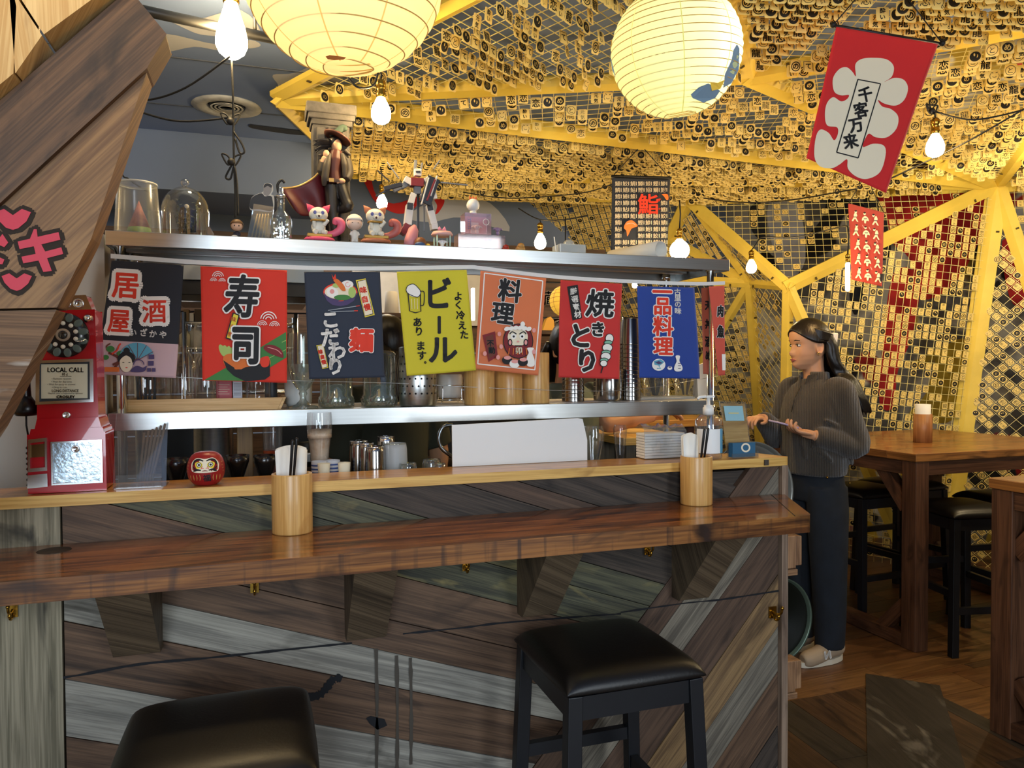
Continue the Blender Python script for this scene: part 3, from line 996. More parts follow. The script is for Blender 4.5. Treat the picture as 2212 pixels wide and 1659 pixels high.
def papermat(name, col, em, es):
 m = bpy.data.materials.new(name); MATS[name] = m
 m.use_nodes = True
 nt = m.node_tree
 nt.nodes.clear()
 out = nt.nodes.new('ShaderNodeOutputMaterial')
 d = nt.nodes.new('ShaderNodeBsdfDiffuse'); d.inputs[0].default_value = lin(col)
 t = nt.nodes.new('ShaderNodeBsdfTranslucent'); t.inputs[0].default_value = lin(col)
 e = nt.nodes.new('ShaderNodeEmission'); e.inputs[0].default_value = lin(em); e.inputs[1].default_value = es
 m1 = nt.nodes.new('ShaderNodeMixShader'); m1.inputs[0].default_value = .6
 a = nt.nodes.new('ShaderNodeAddShader')
 L = nt.links.new
 L(d.outputs[0], m1.inputs[1]); L(t.outputs[0], m1.inputs[2]); L(m1.outputs[0], a.inputs[0]); L(e.outputs[0], a.inputs[1]); L(a.outputs[0], out.inputs[0])
 return m
def lantern(px, py, d, R, nrib, lab, tilt, bulb_off, glow, mats_, strips, opening, cat='lantern'):
 c0 = at(px, py, d=d)
 t = thing('paper_lantern', lab, cat, c0, 'paper lanterns hanging over the bar')
 rot = Rx(tilt[0]) @ Ry(tilt[1])
 # shell: ribs press the paper into shallow scallops
 prof = []
 a0 = math.asin(opening)
 N = nrib * 4
 for i in range(N + 1):
  a = a0 + (PI - 2 * a0) * i / N
  f_ = (i % 4) / 4
  r_ = R * (1 - .012 * math.sin(PI * ((i / 4) % 1)) ** 2 * -1 - .012)
  prof.append((r_ * math.sin(a), -r_ * math.cos(a) * .97))
 m_ = MB(); m_.lathe(prof, 72, 0, rot, True, (False, False))
 m_.build('paper_shade', [mats_[0]], t, world=False)
 m_ = MB()
 for i in range(nrib + 1):
  a = a0 + (PI - 2 * a0) * i / nrib
  r_ = R * .992 * math.sin(a); z = -R * .992 * .97 * math.cos(a)
  m_.tube([rot @ Vector((r_ * math.cos(q), r_ * math.sin(q), z + .004 * math.sin(q * 2))) for q in [2 * PI * k / 60 for k in range(60)]], .0012, 5, 0, True)
 m_.build('wire_rib', [mats_[1]], t, world=False)
 m_ = MB()
 for k in range(strips):
  th = 2 * PI * k / strips + .35
  vs = []
  for i in range(33):
   a = a0 + (PI - 2 * a0) * i / 32
   for s_ in (-1, 1):
    dth = s_ * .011 / max(.25, math.sin(a)) * (.22 / R) * .6
    vs.append((R * 1.004 * math.sin(a) * math.cos(th + dth), R * 1.004 * math.sin(a) * math.sin(th + dth), -R * 1.004 * .97 * math.cos(a)))
  m_.add(vs, [(2 * i, 2 * i + 1, 2 * i + 3, 2 * i + 2) for i in range(32)], 0, True, rot)
 m_.build('paper_seam', [mats_[2]], t, world=False)
 m_ = MB(); m_.ball(Vector(bulb_off), .032, 14, 10)
 m_.build('glass_bulb', [glow], t, world=False)
 m_ = MB(); m_.cyl(Vector(bulb_off) + Vector((0, 0, .03)), Vector((0, 0, R * 1.0)), .004, 8)
 m_.cyl((0, 0, R * .96), (0, 0, R + .35), .0035, 8)
 m_.build('cord', [CABLE], t, world=False)
 return t, rot, c0
RIB = mat('rib_wire', '#b08d4a', .6, emit='#b08d4a', es=.25)
PAPL = papermat('lantern_paper_warm', '#f6e6c0', '#ffda92', .36)
PAPR = papermat('lantern_paper_green', '#e4e6b8', '#e6e8a6', .20)
SEAML = papermat('lantern_seam_warm', '#d9bd7f', '#e9c880', .35)
SEAMR = papermat('lantern_seam_green', '#cfcf8e', '#d6d388', .35)
GL1 = mat('lantern_bulb_glow', '#ffe6b0', .4, emit='#ffdfa8', es=32.0)
GL2 = mat('lantern_bulb_bright', '#fff2c8', .4, emit='#fff2cc', es=62.0)
lt, rot, c0 = lantern(742, -62, 1.43, .192, 15, 'large cream paper lantern with a brown scorch mark, cut by the top of the photo', (.05, -.05), (0, 0, .02), GL1, (PAPL, RIB, SEAML), 8, .25)
lt2, rot2, c02 = lantern(1460, 112, 2.2, .190, 22, 'greenish white paper lantern with a bright glowing spot and a blue print', (.10, -.14), (.085, -.085, -.01), GL2, (PAPR, RIB, SEAMR), 8, .25)
# scorch mark on the left lantern, blue print on the right one
def on_sphere(pts, c0, R, cz=.97):
 out = []
 for px, py in pts:
  D = (at(px, py, d=1) - CAM)
  D.normalize()
  oc = CAM - c0
  b = oc.dot(D); cc = oc.length_squared - R * R
  h = b * b - cc
  t = -b - math.sqrt(max(0, h))
  p = CAM + D * t
  out.append(c0 + (p - c0).normalized() * R)
 return out
m_ = MB()
P = on_sphere([(703, 122), (712, 119), (730, 121), (748, 124), (742, 129), (722, 130), (708, 128)], c0, .1935)
m_.add(P, [tuple(range(len(P)))])
m_.build('scorch_mark', [mat('scorch', '#a35f2e', .8, emit='#b06a30', es=.35)], lt)
m_ = MB()
for pts, k in (([(1592, 95), (1598, 105), (1596, 150), (1580, 180), (1562, 190), (1566, 160), (1580, 130), (1584, 108)], 0), ([(1510, 188), (1530, 180), (1556, 196), (1545, 212), (1520, 222), (1496, 212), (1492, 204)], 0), ([(1548, 180), (1566, 172), (1556, 192), (1538, 196), (1534, 178)], 1), ([(1318, 118), (1322, 140), (1330, 168), (1322, 150)], 0)):
 P = on_sphere(pts, c02, .1925)
 m_.add(P, [tuple(range(len(P)))], k)
m_.build('printed_scene', [mat('lantern_blue', '#6f8596', .8, emit='#66829a', es=.3), mat('lantern_gold', '#c9a63c', .8, emit='#d9b540', es=.4)], lt2)
# yellow lantern glimpsed between two banners
lt3, _, _ = lantern(1222, 650, 3.9, .085, 9, 'small yellow paper lantern peeping out behind the skewer banner', (0, 0), (0, 0, 0), GL1, (mat('lantern_yellow', '#e9b84a', .7, emit='#f0b840', es=.7), RIB, RIB), 6, .3)
# ------------------------------------------------------------------ bar front of reclaimed boards
Yp = 2.06
BW = [wood('barn_dark', '#2b2520', '#4a3f36', '#1a1613', .7, bump=.35), wood('barn_grey', '#5c554a', '#857c6c', '#3d382f', .75, bump=.3), wood('barn_brown', '#4a3729', '#6d533e', '#2f231a', .65, bump=.3),
      wood('barn_red', '#46352a', '#604a3a', '#30241c', .65, bump=.25), wood('barn_pale', '#77736a', '#a09b8e', '#524e45', .8, bump=.35), wood('barn_green', '#35352b', '#5c5a44', '#8a7c4e', .7, bump=.4),
      wood('barn_tan', '#6a5238', '#94764f', '#3d2e1f', .65, bump=.3)]
def P2(px, py):
 p = at(px, py, Y=Yp)
 return (p.x, p.z)
bar = thing('bar_counter', 'bar front of diagonal reclaimed barn boards under the wooden counter', 'bar', (0.5, 2.06, 0))
xl = P2(138, 1300)[0]
xr = 1.613
ZT = 1.095
ba, bb = P2(1497, 1180), P2(1150, 1659)            # seam between the two board directions
bd = Vector((bb[0] - ba[0], bb[1] - ba[1])).normalized()
bn = (-bd.y, bd.x)                                   # normal of the seam
if bn[0] * (xr - ba[0]) + bn[1] * (0 - ba[1]) < 0: bn = (-bn[0], -bn[1])
bc = bn[0] * ba[0] + bn[1] * ba[1]
la, lb = P2(640, 1365), P2(1088, 1462)
ld = Vector((lb[0] - la[0], lb[1] - la[1])).normalized()
m_ = MB()
MYM = MB()
MX = T(0, Yp, 0) @ Matrix(((1, 0, 0, 0), (0, 0, -1, 0), (0, 1, 0, 0), (0, 0, 0, 1)))   # local xy -> world xz, local z -> -y
# left field: intercepts (photo pixel rows at column 1088) and boards between them
rows = [1030, 1072, 1165, 1225, 1302, 1395, 1462, 1533, 1637, 1740, 1850, 1960]
rows = [880, 950] + rows
cols_ = [0, 0, 3, 0, 5, 5, 2, 2, 4, 2, 4, 2, 0]
ln = (-ld.y, ld.x)
ks = [ln[0] * P2(1088, r)[0] + ln[1] * P2(1088, r)[1] for r in rows]
for i in range(len(rows) - 1):
 k0, k1 = sorted((ks[i], ks[i + 1]))
 cx = (xl + 1.2) / 2
 def pt(u, k): return (ld.x * u + ln[0] * k, ld.y * u + ln[1] * k)
 poly = [pt(-3, k0 + .0012), pt(3, k0 + .0012), pt(3, k1 - .0012), pt(-3, k1 - .0012)]
 for h in ((-1, 0, -xl), (0, 1, ZT), (0, -1, 0.0), (bn[0], bn[1], bc - .0015)):
  if poly: poly = clip(poly, *h)
 if len(poly) >= 3:
  m_.prism(poly, -.02, rnd.uniform(-.001, .002), cols_[i], MX, (ld.x, ld.y))
# the vertical joint: extra short boards in the left field
# right field
k = 0.0
pal = [3, 1, 3, 6, 1, 2, 0, 1, 3]
wds = [.085, .105, .13, .115, .10, .12, .09, .1, .1, .1]
j = 0
while k < 1.2:
 wd = wds[j % len(wds)]
 k0, k1 = bc + k, bc + k + wd
 def pt(u, kk): return (bd.x * u + bn[0] * kk, bd.y * u + bn[1] * kk)
 poly = [pt(-3, k0 + .0012), pt(3, k0 + .0012), pt(3, k1 - .0012), pt(-3, k1 - .0012)]
 for h in ((1, 0, xr), (0, 1, ZT), (0, -1, 0.0)):
  if poly: poly = clip(poly, *h)
 if len(poly) >= 3:
  m_.prism(poly, -.02, rnd.uniform(-.001, .002), pal[j % len(pal)], MX, (bd.x, bd.y))
 k += wd; j += 1
m_.build('plank_panel', BW, bar)
m_ = MB()
m_.prism([(xl - .22, 0), (xl - .004, 0), (xl - .004, ZT), (xl - .22, ZT)], -.02, .006, 0, MX, (0, 1))
m_.prism([(xl - .75, 0), (xl - .224, 0), (xl - .224, ZT), (xl - .75, ZT)], -.02, .002, 1, MX, (0, 1))
m_.build('corner_board', [wood('barn_post', '#6b6450', '#9a9078', '#37332a', .7, bump=.3), BW[0]], bar)
m_ = MB()
m_.box((xr + .012, Yp + .06, ZT / 2), (.024, .16, ZT))
m_.build('end_trim', [wood('barn_trim', '#6f5a4a', '#97806b', '#4c3b30', .7)], bar)
m_ = MB(); m_.box((.5, Yp + .081, .54), (2.24, .12, 1.08))
m_.build('bar_core', [BW[0]], bar)
# ink marks and drips on the boards
INK = mat('black_stain', '#15161a', .8)
m_ = MB()
def decal(pts, mi=0, off=.0042):
 m_.add([(P2(*q)[0], Yp - off, P2(*q)[1]) for q in pts], [tuple(range(len(pts)))], mi)
def decal_line(pts, wd, mi=0, off=.0042):
 P = smooth_path([(P2(*q)[0], P2(*q)[1], 0) for q in pts], 6)
 w_ = [wd * rnd.uniform(.5, 1.3) for _ in P]
 V, F = stroke2(P, w_)
 m_.add([(x, Yp - off, z) for x, z in V], F, mi)
decal_line([(0, 1474), (140, 1462), (300, 1434), (450, 1420), (640, 1400), (760, 1388)], .0065)
decal_line([(870, 1368), (1000, 1355), (1080, 1345), (1240, 1332), (1340, 1325)], .006)
decal_line([(1340, 1322), (1480, 1302), (1560, 1294), (1690, 1274)], .006)
decal_line([(664, 1505), (690, 1500), (705, 1485), (716, 1470), (728, 1464), (738, 1466)], .022)
for x0, y0, y1 in ((812, 1400, 1659), (856, 1415, 1659), (886, 1420, 1650)):
 decal_line([(x0, y0), (x0 + 2, (y0 + y1) / 2), (x0 + 1, y1)], .010, 1)
decal([(790, 1550), (800, 1545), (830, 1552), (836, 1566), (815, 1575), (798, 1562)])
m_.build('ink_mark', [INK, mat('drip_stain', '#453e35', .7)], bar)
# corbels under the counter
BRK = wood('corbel_wood', '#4a3d2e', '#6b5a45', '#30271d', .6, bump=.15)
for (px0, px1, by, nm) in ((205, 328, 1405, 'a'), (765, 868, 1365, 'b'), (1180, 1300, 1310, 'c'), (1545, 1690, 1270, 'd')):
 X0 = at(px0, 1300 if px0 < 500 else 1220, Y=1.82).x
 X1 = X0 + .105
 yb_ = Yp - .002
 zb = at((px0 + px1) / 2, by, Y=yb_).z
 m_ = MB()
 prof = [(yb_, .948), (1.80, .948), (yb_ - .045, zb), (yb_, zb)]
 m_.prism([(y, z) for y, z in prof], X0, X1, 0, Matrix(((0, 0, 1, 0), (1, 0, 0, 0), (0, 1, 0, 0), (0, 0, 0, 1))), (.5, .85))
 m_.build('corbel', [BRK], bar, bevel=.003)
def hook(p, M=None, lab=None, big=1.0):
 m_ = MB()
 Mx = T(p) @ Matrix.Scale(big, 4)
 m_.box((0, -.002, 0), (.022, .004, .03), 0, Mx)
 m_.v = m_.v
 for path in ([(0, -.004, .004), (0, -.022, .000), (0, -.036, .008), (0, -.040, .022)], [(0, -.004, -.006), (0, -.014, -.016), (0, -.024, -.012), (0, -.026, -.004)]):
  Q = [Mx @ q for q in smooth_path(path, 5)]
  m_.tube(Q, .0034 * big, 8)
  m_.ball(Q[-1], .005 * big, 8, 6)
 o = m_.build('coat_hook', [BRASS], bar)
 return o
for q, b in (((28, 1320), .9), ((550, 1268), .9), ((1006, 1222), .9), ((1398, 1188), .9)):
 p = at(q[0], q[1], Y=Yp - .01)
 hook(p, big=.95)
p = at(1668, 1322, Y=Yp - .004)
hook(p, big=1.25)
# ------------------------------------------------------------------ counter and ledge
CTOP = wood('varnished_counter', '#4c2410', '#a5622c', '#2e150a', .22, 1.0, coat=.6, bump=.05, fine=30, stain=.7)
CEDGE = wood('counter_edge', '#5a3418', '#94602f', '#2a180d', .38, 1.0, coat=.25, bump=.12, saw='#2c1d18')
LTOP = wood('ledge_wood', '#a06a30', '#c99348', '#6f451d', .3, 1.0, coat=.35, bump=.06)
LEDGE = wood('ledge_edge', '#c19248', '#e0b566', '#8d6229', .5, 1.0, bump=.12)
ct = thing('counter_top', 'glossy reddish brown wooden counter running along the bar front', 'counter', (0.4, 1.89, 1.0))
poly = [(-1.0, 1.722), (1.46, 1.728), (1.475, 1.745), (1.629, 2.052), (-1.0, 2.052)]
m_ = MB(); m_.prism(poly, .952, 1.0, 0, None, (1, 0), 1)
m_.build('counter_slab', [CTOP, CEDGE], ct, bevel=.006, seg=3)
m_ = MB()
e0, e1 = Vector((1.415, 1.735, 1.0003)), Vector((1.578, 2.05, 1.0003))
m_.bar(e0, e1, .0016, .0012, 0)
m_.build('end_joint', [INK], ct)
g = at(117, 1189, Z=1.0)
m_ = MB(); m_.lathe([(.0, .0006), (.030, .0012), (.034, .0008), (.036, .0002)], 28, 0, T(g))
m_.build('grommet_cap', [mat('grommet_brown', '#3a2c22', .6, bump=.1)], ct)
lg = thing('bar_ledge', 'pale wooden ledge above the counter carrying the payphone and menus', 'ledge', (0.4, 2.1, 1.12))
poly = [(-1.0, 2.035), (1.632, 2.042), (1.645, 2.052), (1.60, 2.20), (-1.0, 2.20)]
m_ = MB(); m_.prism(poly, 1.094, 1.122, 0, None, (1, 0), 1)
m_.build('ledge_board', [LTOP, LEDGE], lg, bevel=.004, seg=2)
m_ = MB()
p = at(1655, 1000, Y=2.04)
m_.box((p.x, 2.0385, 1.108), (.016, .004, .018), 0)
m_.build('dark_knot', [BW[0]], lg)
LZ = 1.1225
WZ = 1.02
CZ = 1.0005
# ------------------------------------------------------------------ steel shelf unit behind the ledge
SY0, SY1, SX0, SX1 = 2.45, 2.84, -.425, 1.695
UZ, LZs = 1.826, 1.292
su = thing('steel_shelf_unit', 'two-tier stainless steel shelf unit standing behind the bar ledge', 'shelf unit', (.63, 2.65, 1.0))
def shelf(name, z, th, x0, x1):
 m_ = MB()
 m_.box(((x0 + x1) / 2, (SY0 + SY1) / 2, z - .004), (x1 - x0, SY1 - SY0, .008))
 m_.box(((x0 + x1) / 2, SY0 + .002, z - th / 2), (x1 - x0, .005, th))
 m_.box(((x0 + x1) / 2, SY1 - .002, z - th / 2), (x1 - x0, .005, th))
 m_.box((x0 + .0025, (SY0 + SY1) / 2, z - th / 2), (.005, SY1 - SY0, th))
 m_.box((x1 - .0025, (SY0 + SY1) / 2, z - th / 2), (.005, SY1 - SY0, th))
 for k in range(3):
  m_.box(((x0 + x1) / 2, SY0 + .1 + .1 * k, z - .014), (x1 - x0 - .02, .03, .012))
 return m_.build(name, [STEEL], su, bevel=.0015)
shelf('upper_shelf', UZ, .043, SX0, SX1)
shelf('lower_shelf', LZs, .052, SX0, SX1 - .07)
for x, y in ((-.393, SY0 + .03), (1.63, SY0 + .03), (-.393, SY1 - .03), (1.63, SY1 - .03)):
 m_ = MB(); m_.cyl((x, y, WZ + .0005 if x < 1 else .001), (x, y, UZ - .008), .0135, 16)
 for z in (LZs - .03, UZ - .03): m_.lathe([(.018, z - .012), (.018, z + .012)], 16, 0, T(x, y, 0))
 m_.build('post', [CHROME], su)
# inner worktop the kitchen things stand on
WZ = 1.02
wk = MB()
wk.box((.475, 2.54, WZ - .02), (2.15, .65, .04))
for x in (-.55, .5, 1.5): wk.box((x, 2.54, .49), (.04, .58, .96))
tag(wk.build('prep_counter', [mat('prep_steel', '#7d8084', .35, 1.0)], bevel=.003), 'stainless prep counter inside the bar below the steel shelves', 'counter')
# partition at the left end
wk = MB(); wk.box((-.735, 2.60, .915), (.58, .10, 1.83))
struct(wk.build('trim_3', [MATS['off_white_plaster']]))
# ------------------------------------------------------------------ timber arch at the left, near the camera
TA = Vector((0, 1.6, 0))
def A2(px, py, off=0.0):
 p = at(px, py, Y=1.6); return (p.x, p.z)
ar = thing('timber_arch', 'rough timber arch with red carved lettering at the left edge', 'timber arch', (-.45, 1.6, 1.6))
MXA = T(0, 1.6, 0) @ Matrix(((1, 0, 0, 0), (0, 0, -1, 0), (0, 1, 0, 0), (0, 0, 0, 1)))
ARW = [wood('arch_dark', '#4a3524', '#6b4d33', '#2c2016', .6, bump=.2), wood('arch_carved', '#6b4b2e', '#8f6a42', '#4a3523', .6, bump=.2), wood('arch_pale', '#c79a5c', '#e3bd7e', '#93683a', .6, bump=.25), wood('arch_worn', '#5a4029', '#7d5c3e', '#cfc8ba', .65, bump=.4, stain=.9)]
dv = Vector((A2(325, 165)[0] - A2(0, 465)[0], A2(325, 165)[1] - A2(0, 465)[1])).normalized()
m_ = MB(); m_.prism([A2(*q) for q in ((-420, 640), (0, 250), (290, -2), (304, 20), (366, 95), (325, 166), (0, 466), (-420, 860))], -.05, .045, 0, MXA, (dv.x, dv.y))
m_.build('diagonal_beam', [ARW[0]], ar, bevel=.004)
m_ = MB()
m_.prism([A2(*q) for q in ((-229, 674), (322, 168), (205, 520), (132, 667))], -.045, .03, 0, MXA, (dv.x, dv.y))
m_.build('carved_board', [ARW[1]], ar, bevel=.003)
m_ = MB()
m_.prism([A2(*q) for q in ((-420, 684), (130, 671), (78, 775), (0, 924), (-190, 1210), (-420, 1210))], -.045, .026, 0, MXA, (1, -.03))
m_.build('worn_board', [ARW[3]], ar, bevel=.003)
m_ = MB()
# pale boards of the arch soffit leaning towards the room above the beam
for pts in (((-420, 630), (0, 246), (60, 196), (66, 60), (30, -120), (-420, -120)), ((64, 196), (118, 118), (70, 45), (74, -120), (40, -120)), ((122, 116), (284, -4), (300, -120), (78, -120), (74, 42))):
 m_.prism([A2(*q) for q in pts], -.05, .085, 0, MXA, (rnd.uniform(-.2, .2), 1))
m_.build('soffit_board', [ARW[2]], ar, bevel=.003)
m_ = MB()
REDP = mat('carved_red', '#c01c34', .5, bump=.1)
CH = mat('carved_burn', '#2e241c', .9, bump=.6, bs=90)
def lip(cx, cy, w_, h_):
 return [(cx - w_, cy - h_ * .7), (cx - w_ * .5, cy - h_), (cx, cy - h_ * .45), (cx + w_ * .5, cy - h_), (cx + w_, cy - h_ * .7), (cx + w_ * .75, cy + h_ * .1), (cx + w_ * .3, cy + h_ * .7), (cx, cy + h_ * .85), (cx - w_ * .4, cy + h_ * .65), (cx - w_ * .8, cy)]
shapes = [lip(40, 483, 38, 24), lip(48, 615, 32, 20),
          [(50, 528), (76, 522), (84, 502), (90, 502), (92, 518), (136, 508), (140, 524), (100, 534), (108, 549), (142, 540), (146, 554), (112, 563), (122, 590), (104, 592), (94, 568), (62, 574), (58, 560), (88, 554), (84, 538), (54, 544)],
          [(-40, 520), (6, 528), (18, 512), (30, 530), (22, 540), (8, 534), (0, 548), (-40, 545)], [(-40, 560), (0, 556), (22, 566), (18, 576), (-6, 574), (-40, 580)]]
mb = MB()
for s_ in shapes:
 for k in range(9):
  g_ = rnd.uniform(7.5, 11)
  mb.prism([A2(q[0] + g_ * math.cos(k * .7), q[1] + g_ * math.sin(k * .7)) for q in s_], .02, .0312 + .00004 * k, 0, MXA)
 m_.prism([A2(*q) for q in s_], .02, .033, 0, MXA)
m_.build('red_carving', [REDP], ar)
mb.build('burnt_outline', [CH], ar)
# ------------------------------------------------------------------ printed cloth banners
def cloth(name, col, var=.05):
 return mat('cloth_' + name, col, .75, sheen=.2, var=var, vs_=4, bump=.8, bs=8)
INKC = {'k': mat('print_black', '#17171a', .7), 'w': mat('print_white', '#efeae2', .7), 'r': mat('print_red', '#e03a22', .7), 'y': mat('print_yellow', '#e6cf3e', .7),
  'g': mat('print_green', '#3f7d3c', .7), 'o': mat('print_orange', '#d9702c', .7), 'p': mat('print_pink', '#e29a94', .7), 'l': mat('print_lime', '#a8c068', .7),
  'b': mat('print_blue', '#5aa0b8', .7), 'v': mat('print_violet', '#4a3c66', .7), 'm': mat('print_maroon', '#7c2026', .7), 'c': mat('print_cream', '#eadcc0', .7),
  'a': mat('print_grey', '#9aa0a6', .7), 't': mat('print_teal', '#7fb59a', .7), 'n': mat('print_brown', '#6b3326', .7)}
IK = list(INKC)
IM = [INKC[k] for k in IK]
class Print:
 def __init__(s, P0, n, amp=.006, ph=0.0, k=(8.0, 4.0, 9.0)):
  s.P0 = Vector(P0); s.n = Vector(n).normalized()
  if s.n.dot(VW) < 0: s.n = -s.n            # n points away from the room
  s.amp, s.ph, s.k = amp, ph, k
  s.h = s.n.cross(Vector((0, 0, 1))).normalized()
  s.let = MB(); s.pic = MB(); s.lay = 1
  s.top = None
 def pt(s, px, py, off=0.0):
  D = at(px, py, d=1) - CAM
  t = (s.P0 - CAM).dot(s.n) / D.dot(s.n)
  p = CAM + D * t
  x = (p - s.P0).dot(s.h); z = p.z - s.P0.z
  f = min(1.0, abs(z) / .12)
  wv = s.amp * (f * math.sin(s.k[0] * x + s.ph + 2.0 * z) + .5 * f * math.sin(s.k[1] * x + s.k[2] * z + s.ph * 2))
  return p + s.n * (wv - off)
 def o(s):
  s.lay += 1
  return .0012 + .0003 * s.lay
 def sheet(s, tl, tr, br, bl, nx=28, ny=40, split=None):
  m_ = MB(); vs = []
  for j in range(ny + 1):
   v = j / ny
   for i in range(nx + 1):
    u = i / nx
    px = (tl[0] * (1 - u) + tr[0] * u) * (1 - v) + (bl[0] * (1 - u) + br[0] * u) * v
    py = (tl[1] * (1 - u) + tr[1] * u) * (1 - v) + (bl[1] * (1 - u) + br[1] * u) * v
    vs.append(s.pt(px, py))
  W_ = nx + 1
  for mi in (0, 1):
   fs = [(j * W_ + i, j * W_ + i + 1, (j + 1) * W_ + i + 1, (j + 1) * W_ + i) for j in range(ny) for i in range(nx) if (split is not None and (j + .5) / ny > split) == bool(mi)]
   if fs:
    if mi == 0: m_.add(vs, fs, 0, True)
    else:
     b = 0
     for f in fs:
      m_.f.append(f); m_.mi.append(1); m_.sm.append(True); m_.uv.append(None)
  return m_
 def poly(s, pts, c, sm=False, pic=True):
  if sm: pts = [tuple(q[:2]) for q in smooth_path([(p[0], p[1], 0) for p in pts], 5, True)]
  o = s.o()
  (s.pic if pic else s.let).add([s.pt(p[0], p[1], o) for p in pts], [tuple(range(len(pts)))], IK.index(c))
 def line(s, pts, wd, c, sm=True, pic=True):
  if len(pts) == 2: pts = [(pts[0][0] + (pts[1][0] - pts[0][0]) * k / 10, pts[0][1] + (pts[1][1] - pts[0][1]) * k / 10) for k in range(11)]; sm = False
  if sm and len(pts) > 2: pts = [tuple(q[:2]) for q in smooth_path([(p[0], p[1], 0) for p in pts], 5)]
  V, F = stroke2(pts, wd)
  o = s.o()
  (s.pic if pic else s.let).add([s.pt(x, y, o) for x, y in V], F, IK.index(c))
 def ell(s, cx, cy, rx, ry, c, n=24, rot=0.0):
  s.poly([(cx + rx * math.cos(a) * math.cos(rot) - ry * math.sin(a) * math.sin(rot), cy + rx * math.cos(a) * math.sin(rot) + ry * math.sin(a) * math.cos(rot)) for a in [2 * PI * k / n for k in range(n)]], c)
 def arc(s, cx, cy, r, wd, c, a0=PI, a1=2 * PI, n=14):
  V, F = ring2(cx, cy, r - wd / 2, r + wd / 2, n, a0, a1)
  o = s.o()
  s.pic.add([s.pt(x, y, o) for x, y in V], F, IK.index(c))
 def text(s, ch, cx, cy, size, c, bold=0.0, out=None, ow=0.0, rot=0.0, sx=1.0, ital=0.0, n=8, res=2, cut=None):
  for col, bd in (((out, bold + ow),) if out else ()) + ((c, bold),):
   V, F = text2d(ch, size, bd, n if bd < 4 else 14, True, res, ital, sx)
   o = s.o()
   ca, sa = math.cos(rot), math.sin(rot)
   s.let.add([s.pt(cx + x * ca + y * sa, cy - (y * ca - x * sa), o) for x, y in V], F, IK.index(col))
 def wave_motif(s, cx, cy, r, c='w'):
  for dx, dy, rr in ((0, 0, r), (-r * .8, r * .75, r * .62), (r * .75, r * .85, r * .62)):
   for k in range(3):
    s.arc(cx + dx, cy + dy, rr * (1 - .32 * k), rr * .13, c, PI + .15, 2 * PI - .15)
 def done(s, root):
  if s.let.v: s.let.build('lettering', IM, root)
  if s.pic.v: s.pic.build('printed_picture', IM, root)
def banner(lab, corners, col, fn, P0=None, n=None, split=None, col2=None, amp=.006, ph=0.0, cat='banner', group='banners on the white tape', name='cloth_banner'):
 if P0 is None:
  a = at(*corners[0], Y=2.415); P0, n = Vector((a.x, 2.415, a.z)), (0, 1, 0)
 p = Print(P0, n, amp, ph)
 mid = p.pt((corners[0][0] + corners[1][0]) / 2, (corners[0][1] + corners[1][1]) / 2)
 root = thing(name, lab, cat, mid, group)
 mats_ = [cloth(name + col, col)] + ([cloth('b' + col2, col2)] if col2 else [])
 p.sheet(*corners, split=split).build('cloth', mats_, root, sol=.0005)
 fn(p)
 p.done(root)
 return root, p
# tape that carries the row of banners
m_ = MB()
P = [at(x, y, Y=2.428) for x, y in ((239, 553), (330, 560), (433, 567), (620, 577), (760, 580), (857, 579), (1008, 577), (1040, 579), (1190, 597), (1344, 607), (1500, 613), (1566, 611))]
P = smooth_path(P, 6)
vs = [];
for q in P: vs += [q + Vector((0, 0, .0065)), q + Vector((0, 0, -.0065))]
m_.add(vs, [(2 * i, 2 * i + 1, 2 * i + 3, 2 * i + 2) for i in range(len(P) - 1)], 0)
tag(m_.build('banner_tape', [mat('white_tape', '#dcdad6', .7)], sol=.0012), 'white tape strung along the steel shelf carrying the small banners', 'tape')
def f_izakaya(p):
 p.text('居', 271, 617, 60, 'r', 1.6, 'w', 9, .06)
 p.text('屋', 257, 694, 54, 'r', 1.4, 'w', 8, .06, sx=.9)
 p.text('酒', 333, 672, 54, 'r', 1.2, 'w', 9, -.02)
 for ch, x, y in (('い', 288, 719), ('ざ', 311, 718), ('か', 331, 721), ('や', 352, 723)): p.text(ch, x, y, 17, 'w', .6)
 # pine, map, woman with fan, kettle, boxes
 p.line([(245, 788), (262, 778), (250, 768), (236, 762)], 5, 'n'); p.line([(262, 780), (252, 790), (246, 800)], 5, 'n'); p.line([(235, 758), (232, 748), (240, 742)], 3, 'n')
 for x, y, r in ((240, 754, 9), (230, 772, 7), (262, 764, 8)): p.ell(x, y, r, r * .75, 'g')
 p.line([(243, 765), (254, 757), (258, 748), (262, 742)], 3, 'r')
 p.poly([(296, 776)] + [(296 + 38 * math.cos(a), 776 - 36 * math.sin(a)) for a in [.35 + (PI - .7) * k / 12 for k in range(13)]], 'b')
 for k in range(5):
  a = .5 + (PI - 1.0) * k / 4
  p.line([(298, 778), (298 + 38 * math.cos(a), 777 - 36 * math.sin(a))], 1.3, 'n')
 p.ell(274, 784, 14, 20, 'c'); p.poly([(258, 782), (256, 772), (262, 764), (274, 758), (288, 764), (293, 774), (288, 784), (284, 774), (274, 768), (264, 774)], 'k', True)
 p.ell(275, 758, 7, 7, 'k'); p.ell(268, 783, 2.5, .9, 'k'); p.ell(281, 783, 2.5, .9, 'k'); p.ell(275, 794, 2.6, 1, 'r')
 p.poly([(284, 803), (288, 795), (298, 790), (310, 794), (318, 790), (315, 800), (306, 804)], 'v', True); p.arc(301, 788, 11, 2, 'v')
 for x, y, w_, h_ in ((328, 771, 6, 5), (327, 785, 6, 5), (323, 799, 4, 4), (333, 799, 4, 4)): p.poly([(x - w_, y - h_), (x + w_, y - h_), (x + w_, y + h_), (x - w_, y + h_)], 'v')
 p.poly([(229, 793), (260, 793), (260, 803), (229, 803)], 'o')
